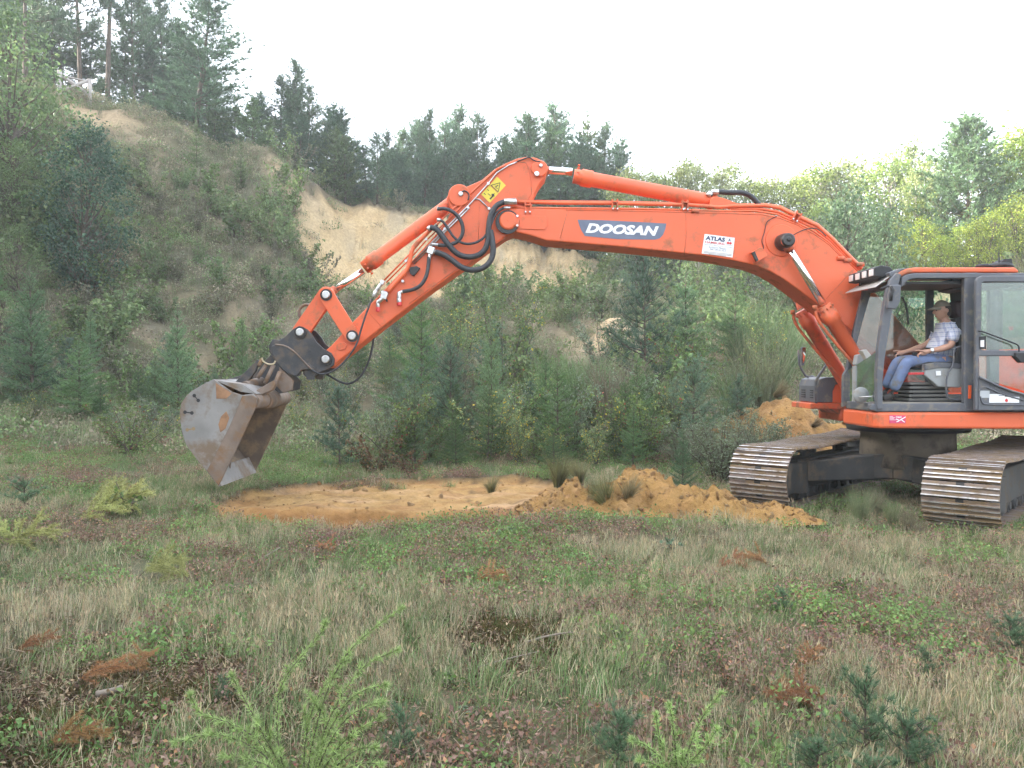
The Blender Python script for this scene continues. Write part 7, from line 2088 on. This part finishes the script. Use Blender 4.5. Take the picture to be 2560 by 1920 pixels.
gn_scatter('mixed_grass', 'short green and straw grass covering the field', *field(42000, 0, 0, 2.6, 16, mixw, 4, .5, 1.1), GR_MIX)
gn_scatter('green_grass', 'patches of low green grass in the field', *field(26000, 0, 0, 2.6, 17, grnw, 3, .6, 1.3), GR_GRN)
gn_scatter('leafy_ground_cover', 'low green bilberry and bramble leaves in the field', *field(14000, 0, 0, 2.8, 18, clgw, 3, .5, 1.3), CL_GRN)
gn_scatter('dead_heather', 'low dead brown and purplish heather in the field', *field(13000, 0, 0, 2.8, 18, clbw, 3, .5, 1.25), CL_BRN)
def slopew(x, y):
    px = CX + x / y * F
    w = np.clip(.62 + fbm(x * .25, y * .25, 250) * 1.0, .1, 1)
    w = w * (1 - scarp(x, y) * .93)
    for c, d, e, f_, g in ((260, 190, 39.2, 1.6, .9), (690, 45, 40, 1.5, .9), (1520, 120, 29, 2.2, .9), (1900, 120, 25, 1.8, .7), (2350, 110, 29, 3.0, .95)):
        w = w * (1 - g * np.exp(-((px - c) / (d * .7)) ** 2 - ((y - e) / f_) ** 2))
    return w * ss(15, 19, y) * free(x, y)
gn_scatter('slope_undergrowth', 'heather, bramble and low brush covering the banks', *field(30000, 0, 0, 13, 52, slopew, 4, .45, 1.15, .2), CL_SLOPE)
gn_scatter('slope_grass', 'rough grass covering the banks', *field(26000, 0, 0, 13, 52, slopew, 3, .6, 1.2, .15), TF_SLOPE)

# dead leaves, needles and broken twigs lying between the plants
def litter(seed, n):
    rg = np.random.default_rng(seed)
    Pt = np.stack([rg.normal(0, .10, n), rg.normal(0, .10, n), rg.uniform(.002, .022, n)], 1)
    V, Fc, C = leaves(rg, Pt, .024, ((3, (.16, .10, .06)), (3, (.24, .17, .10)), (2, (.09, .055, .035)), (1, (.30, .22, .13)), (1, (.10, .12, .05))), .55, 1.6)
    m = n // 3
    a = rg.uniform(0, 6.283, m); c0 = np.stack([rg.normal(0, .11, m), rg.normal(0, .11, m), rg.uniform(.005, .02, m)], 1)
    d = np.stack([np.cos(a), np.sin(a), rg.normal(0, .2, m)], 1) * rg.uniform(.03, .09, (m, 1)); s = np.stack([-np.sin(a), np.cos(a), np.zeros(m)], 1) * .0018
    Vt = np.stack([c0 - s, c0 + s, c0 + d + s, c0 + d - s], 1).reshape(-1, 3); b = np.arange(m)[:, None] * 4
    Ft = np.concatenate([b + np.array([[0, 1, 2]]), b + np.array([[0, 2, 3]])])
    Ct = np.repeat(np.array((.20, .15, .10))[None] * rg.uniform(.5, 1.5, (m, 1)), 4, 0)
    return arr_mesh('litter', *join([(V, Fc, C), (Vt, Ft, Ct)]), [M_dry])
LITTER = [litter(521 + k, 60) for k in range(4)]
gn_scatter('leaf_litter', 'dead leaves, moss tips and broken twigs lying on the ground between the plants', *field(16000, 0, 0, 2.6, 13, lambda x, y: free(x, y) * np.clip(.35 + mossy(x, y) + .6 * barefg(x, y), 0, 1), 4, .6, 1.3), LITTER)
MOSSY = [tuft(531 + k, 40, .05, .09, .004, ((3, (.075, .055, .02)), (3, (.11, .075, .03)), (2, (.06, .075, .02))), .7) for k in range(2)]
gn_scatter('moss', 'dark brown moss on the damp patches', *field(16000, -3.2, .7, 3.2, 5.9, lambda x, y: mossy(x, y) * np.clip(.5 + fbm(x * 3, y * 3, 260) * 1.5, 0, 1), 2, .6, 1.3, persp=False), MOSSY)
# loose clods on the heaps and in the scraped patch
def clod(seed, col):
    rg = np.random.default_rng(seed)
    bm = bmesh.new(); bmesh.ops.create_icosphere(bm, subdivisions=1, radius=1.0)
    V = np.array([v.co[:] for v in bm.verts]); Fc = np.array([[v.index for v in f.verts] for f in bm.faces]); bm.free()
    V = V * rg.uniform(.65, 1.25, (len(V), 1)) * np.array([1, .85, .7])
    return arr_mesh('clod', V, Fc, np.asarray(col)[None] * rg.uniform(.8, 1.2, (len(V), 1)), [M_heap])
CLODS = [clod(501 + k, cl) for k, cl in enumerate([(.40, .235, .10), (.34, .19, .08), (.46, .30, .15), (.16, .10, .055)])]
hp = np.concatenate(HEAP_PTS)
rc = np.random.default_rng(9)
hp = hp[rc.choice(len(hp), 2600)] + rc.normal(0, .012, (2600, 3))
q = rc.uniform(0, 1, (6000, 2)) * np.array([6.2, 4.6]) + np.array([-4.3, 9.2])
dd = pit_sd(q[:, 0], q[:, 1])
kk = (dd > -.22) & (rc.uniform(0, 1, 6000) < .12 + .4 * np.exp(-(dd / .2) ** 2))
q = q[kk]
pv = np.concatenate([hp, np.stack([q[:, 0], q[:, 1], height(q[:, 0], q[:, 1])], 1)])
m_ = len(pv)
sc_l = (rc.pareto(2.4, m_) * .010 + .007).clip(.006, .06)
gn_scatter('sand_clods', 'loose clods of sand and soil on the heaps and round the scraped patch', pv, rc.uniform(0, 6.28, (m_, 3)), np.repeat(sc_l[:, None], 3, 1) * np.array([1, 1, .7]), np.where(np.arange(m_) < 2600, rc.integers(0, 3, m_), np.minimum(rc.integers(0, 12, m_), 3) if False else np.where(rc.uniform(0, 1, m_) < .08, 3, rc.integers(0, 3, m_))), CLODS)

# ------------------------------------------------------------------ summer haze in the air
hm = bpy.data.materials.new('haze'); hm.use_nodes = True
hn, hl = hm.node_tree.nodes, hm.node_tree.links
hn.clear()
ho = hn.new('ShaderNodeOutputMaterial'); hv = hn.new('ShaderNodeVolumePrincipled')
hv.inputs['Color'].default_value = (.93, .96, 1.0, 1)
hv.inputs['Density'].default_value = HAZE
hv.inputs['Anisotropy'].default_value = .2
hl.new(hv.outputs[0], ho.inputs['Volume'])
bpy.context.view_layer.update()
zmin = float(GZ.min()); zmax = CH
for o in SC.objects:
    if o.type == 'MESH':
        zmax = max(zmax, max((o.matrix_world @ Vector(c))[2] for c in o.bound_box))
mb = MB().box2((gx[0] - 2, gy[0] - 2, zmin - 1), (gx[-1] + 2, gy[-1] + 2, zmax + .5))
hz_o = mb.build('haze', [hm])
tag(hz_o, 'thin summer haze in the air over the pit', None, None, 'stuff')
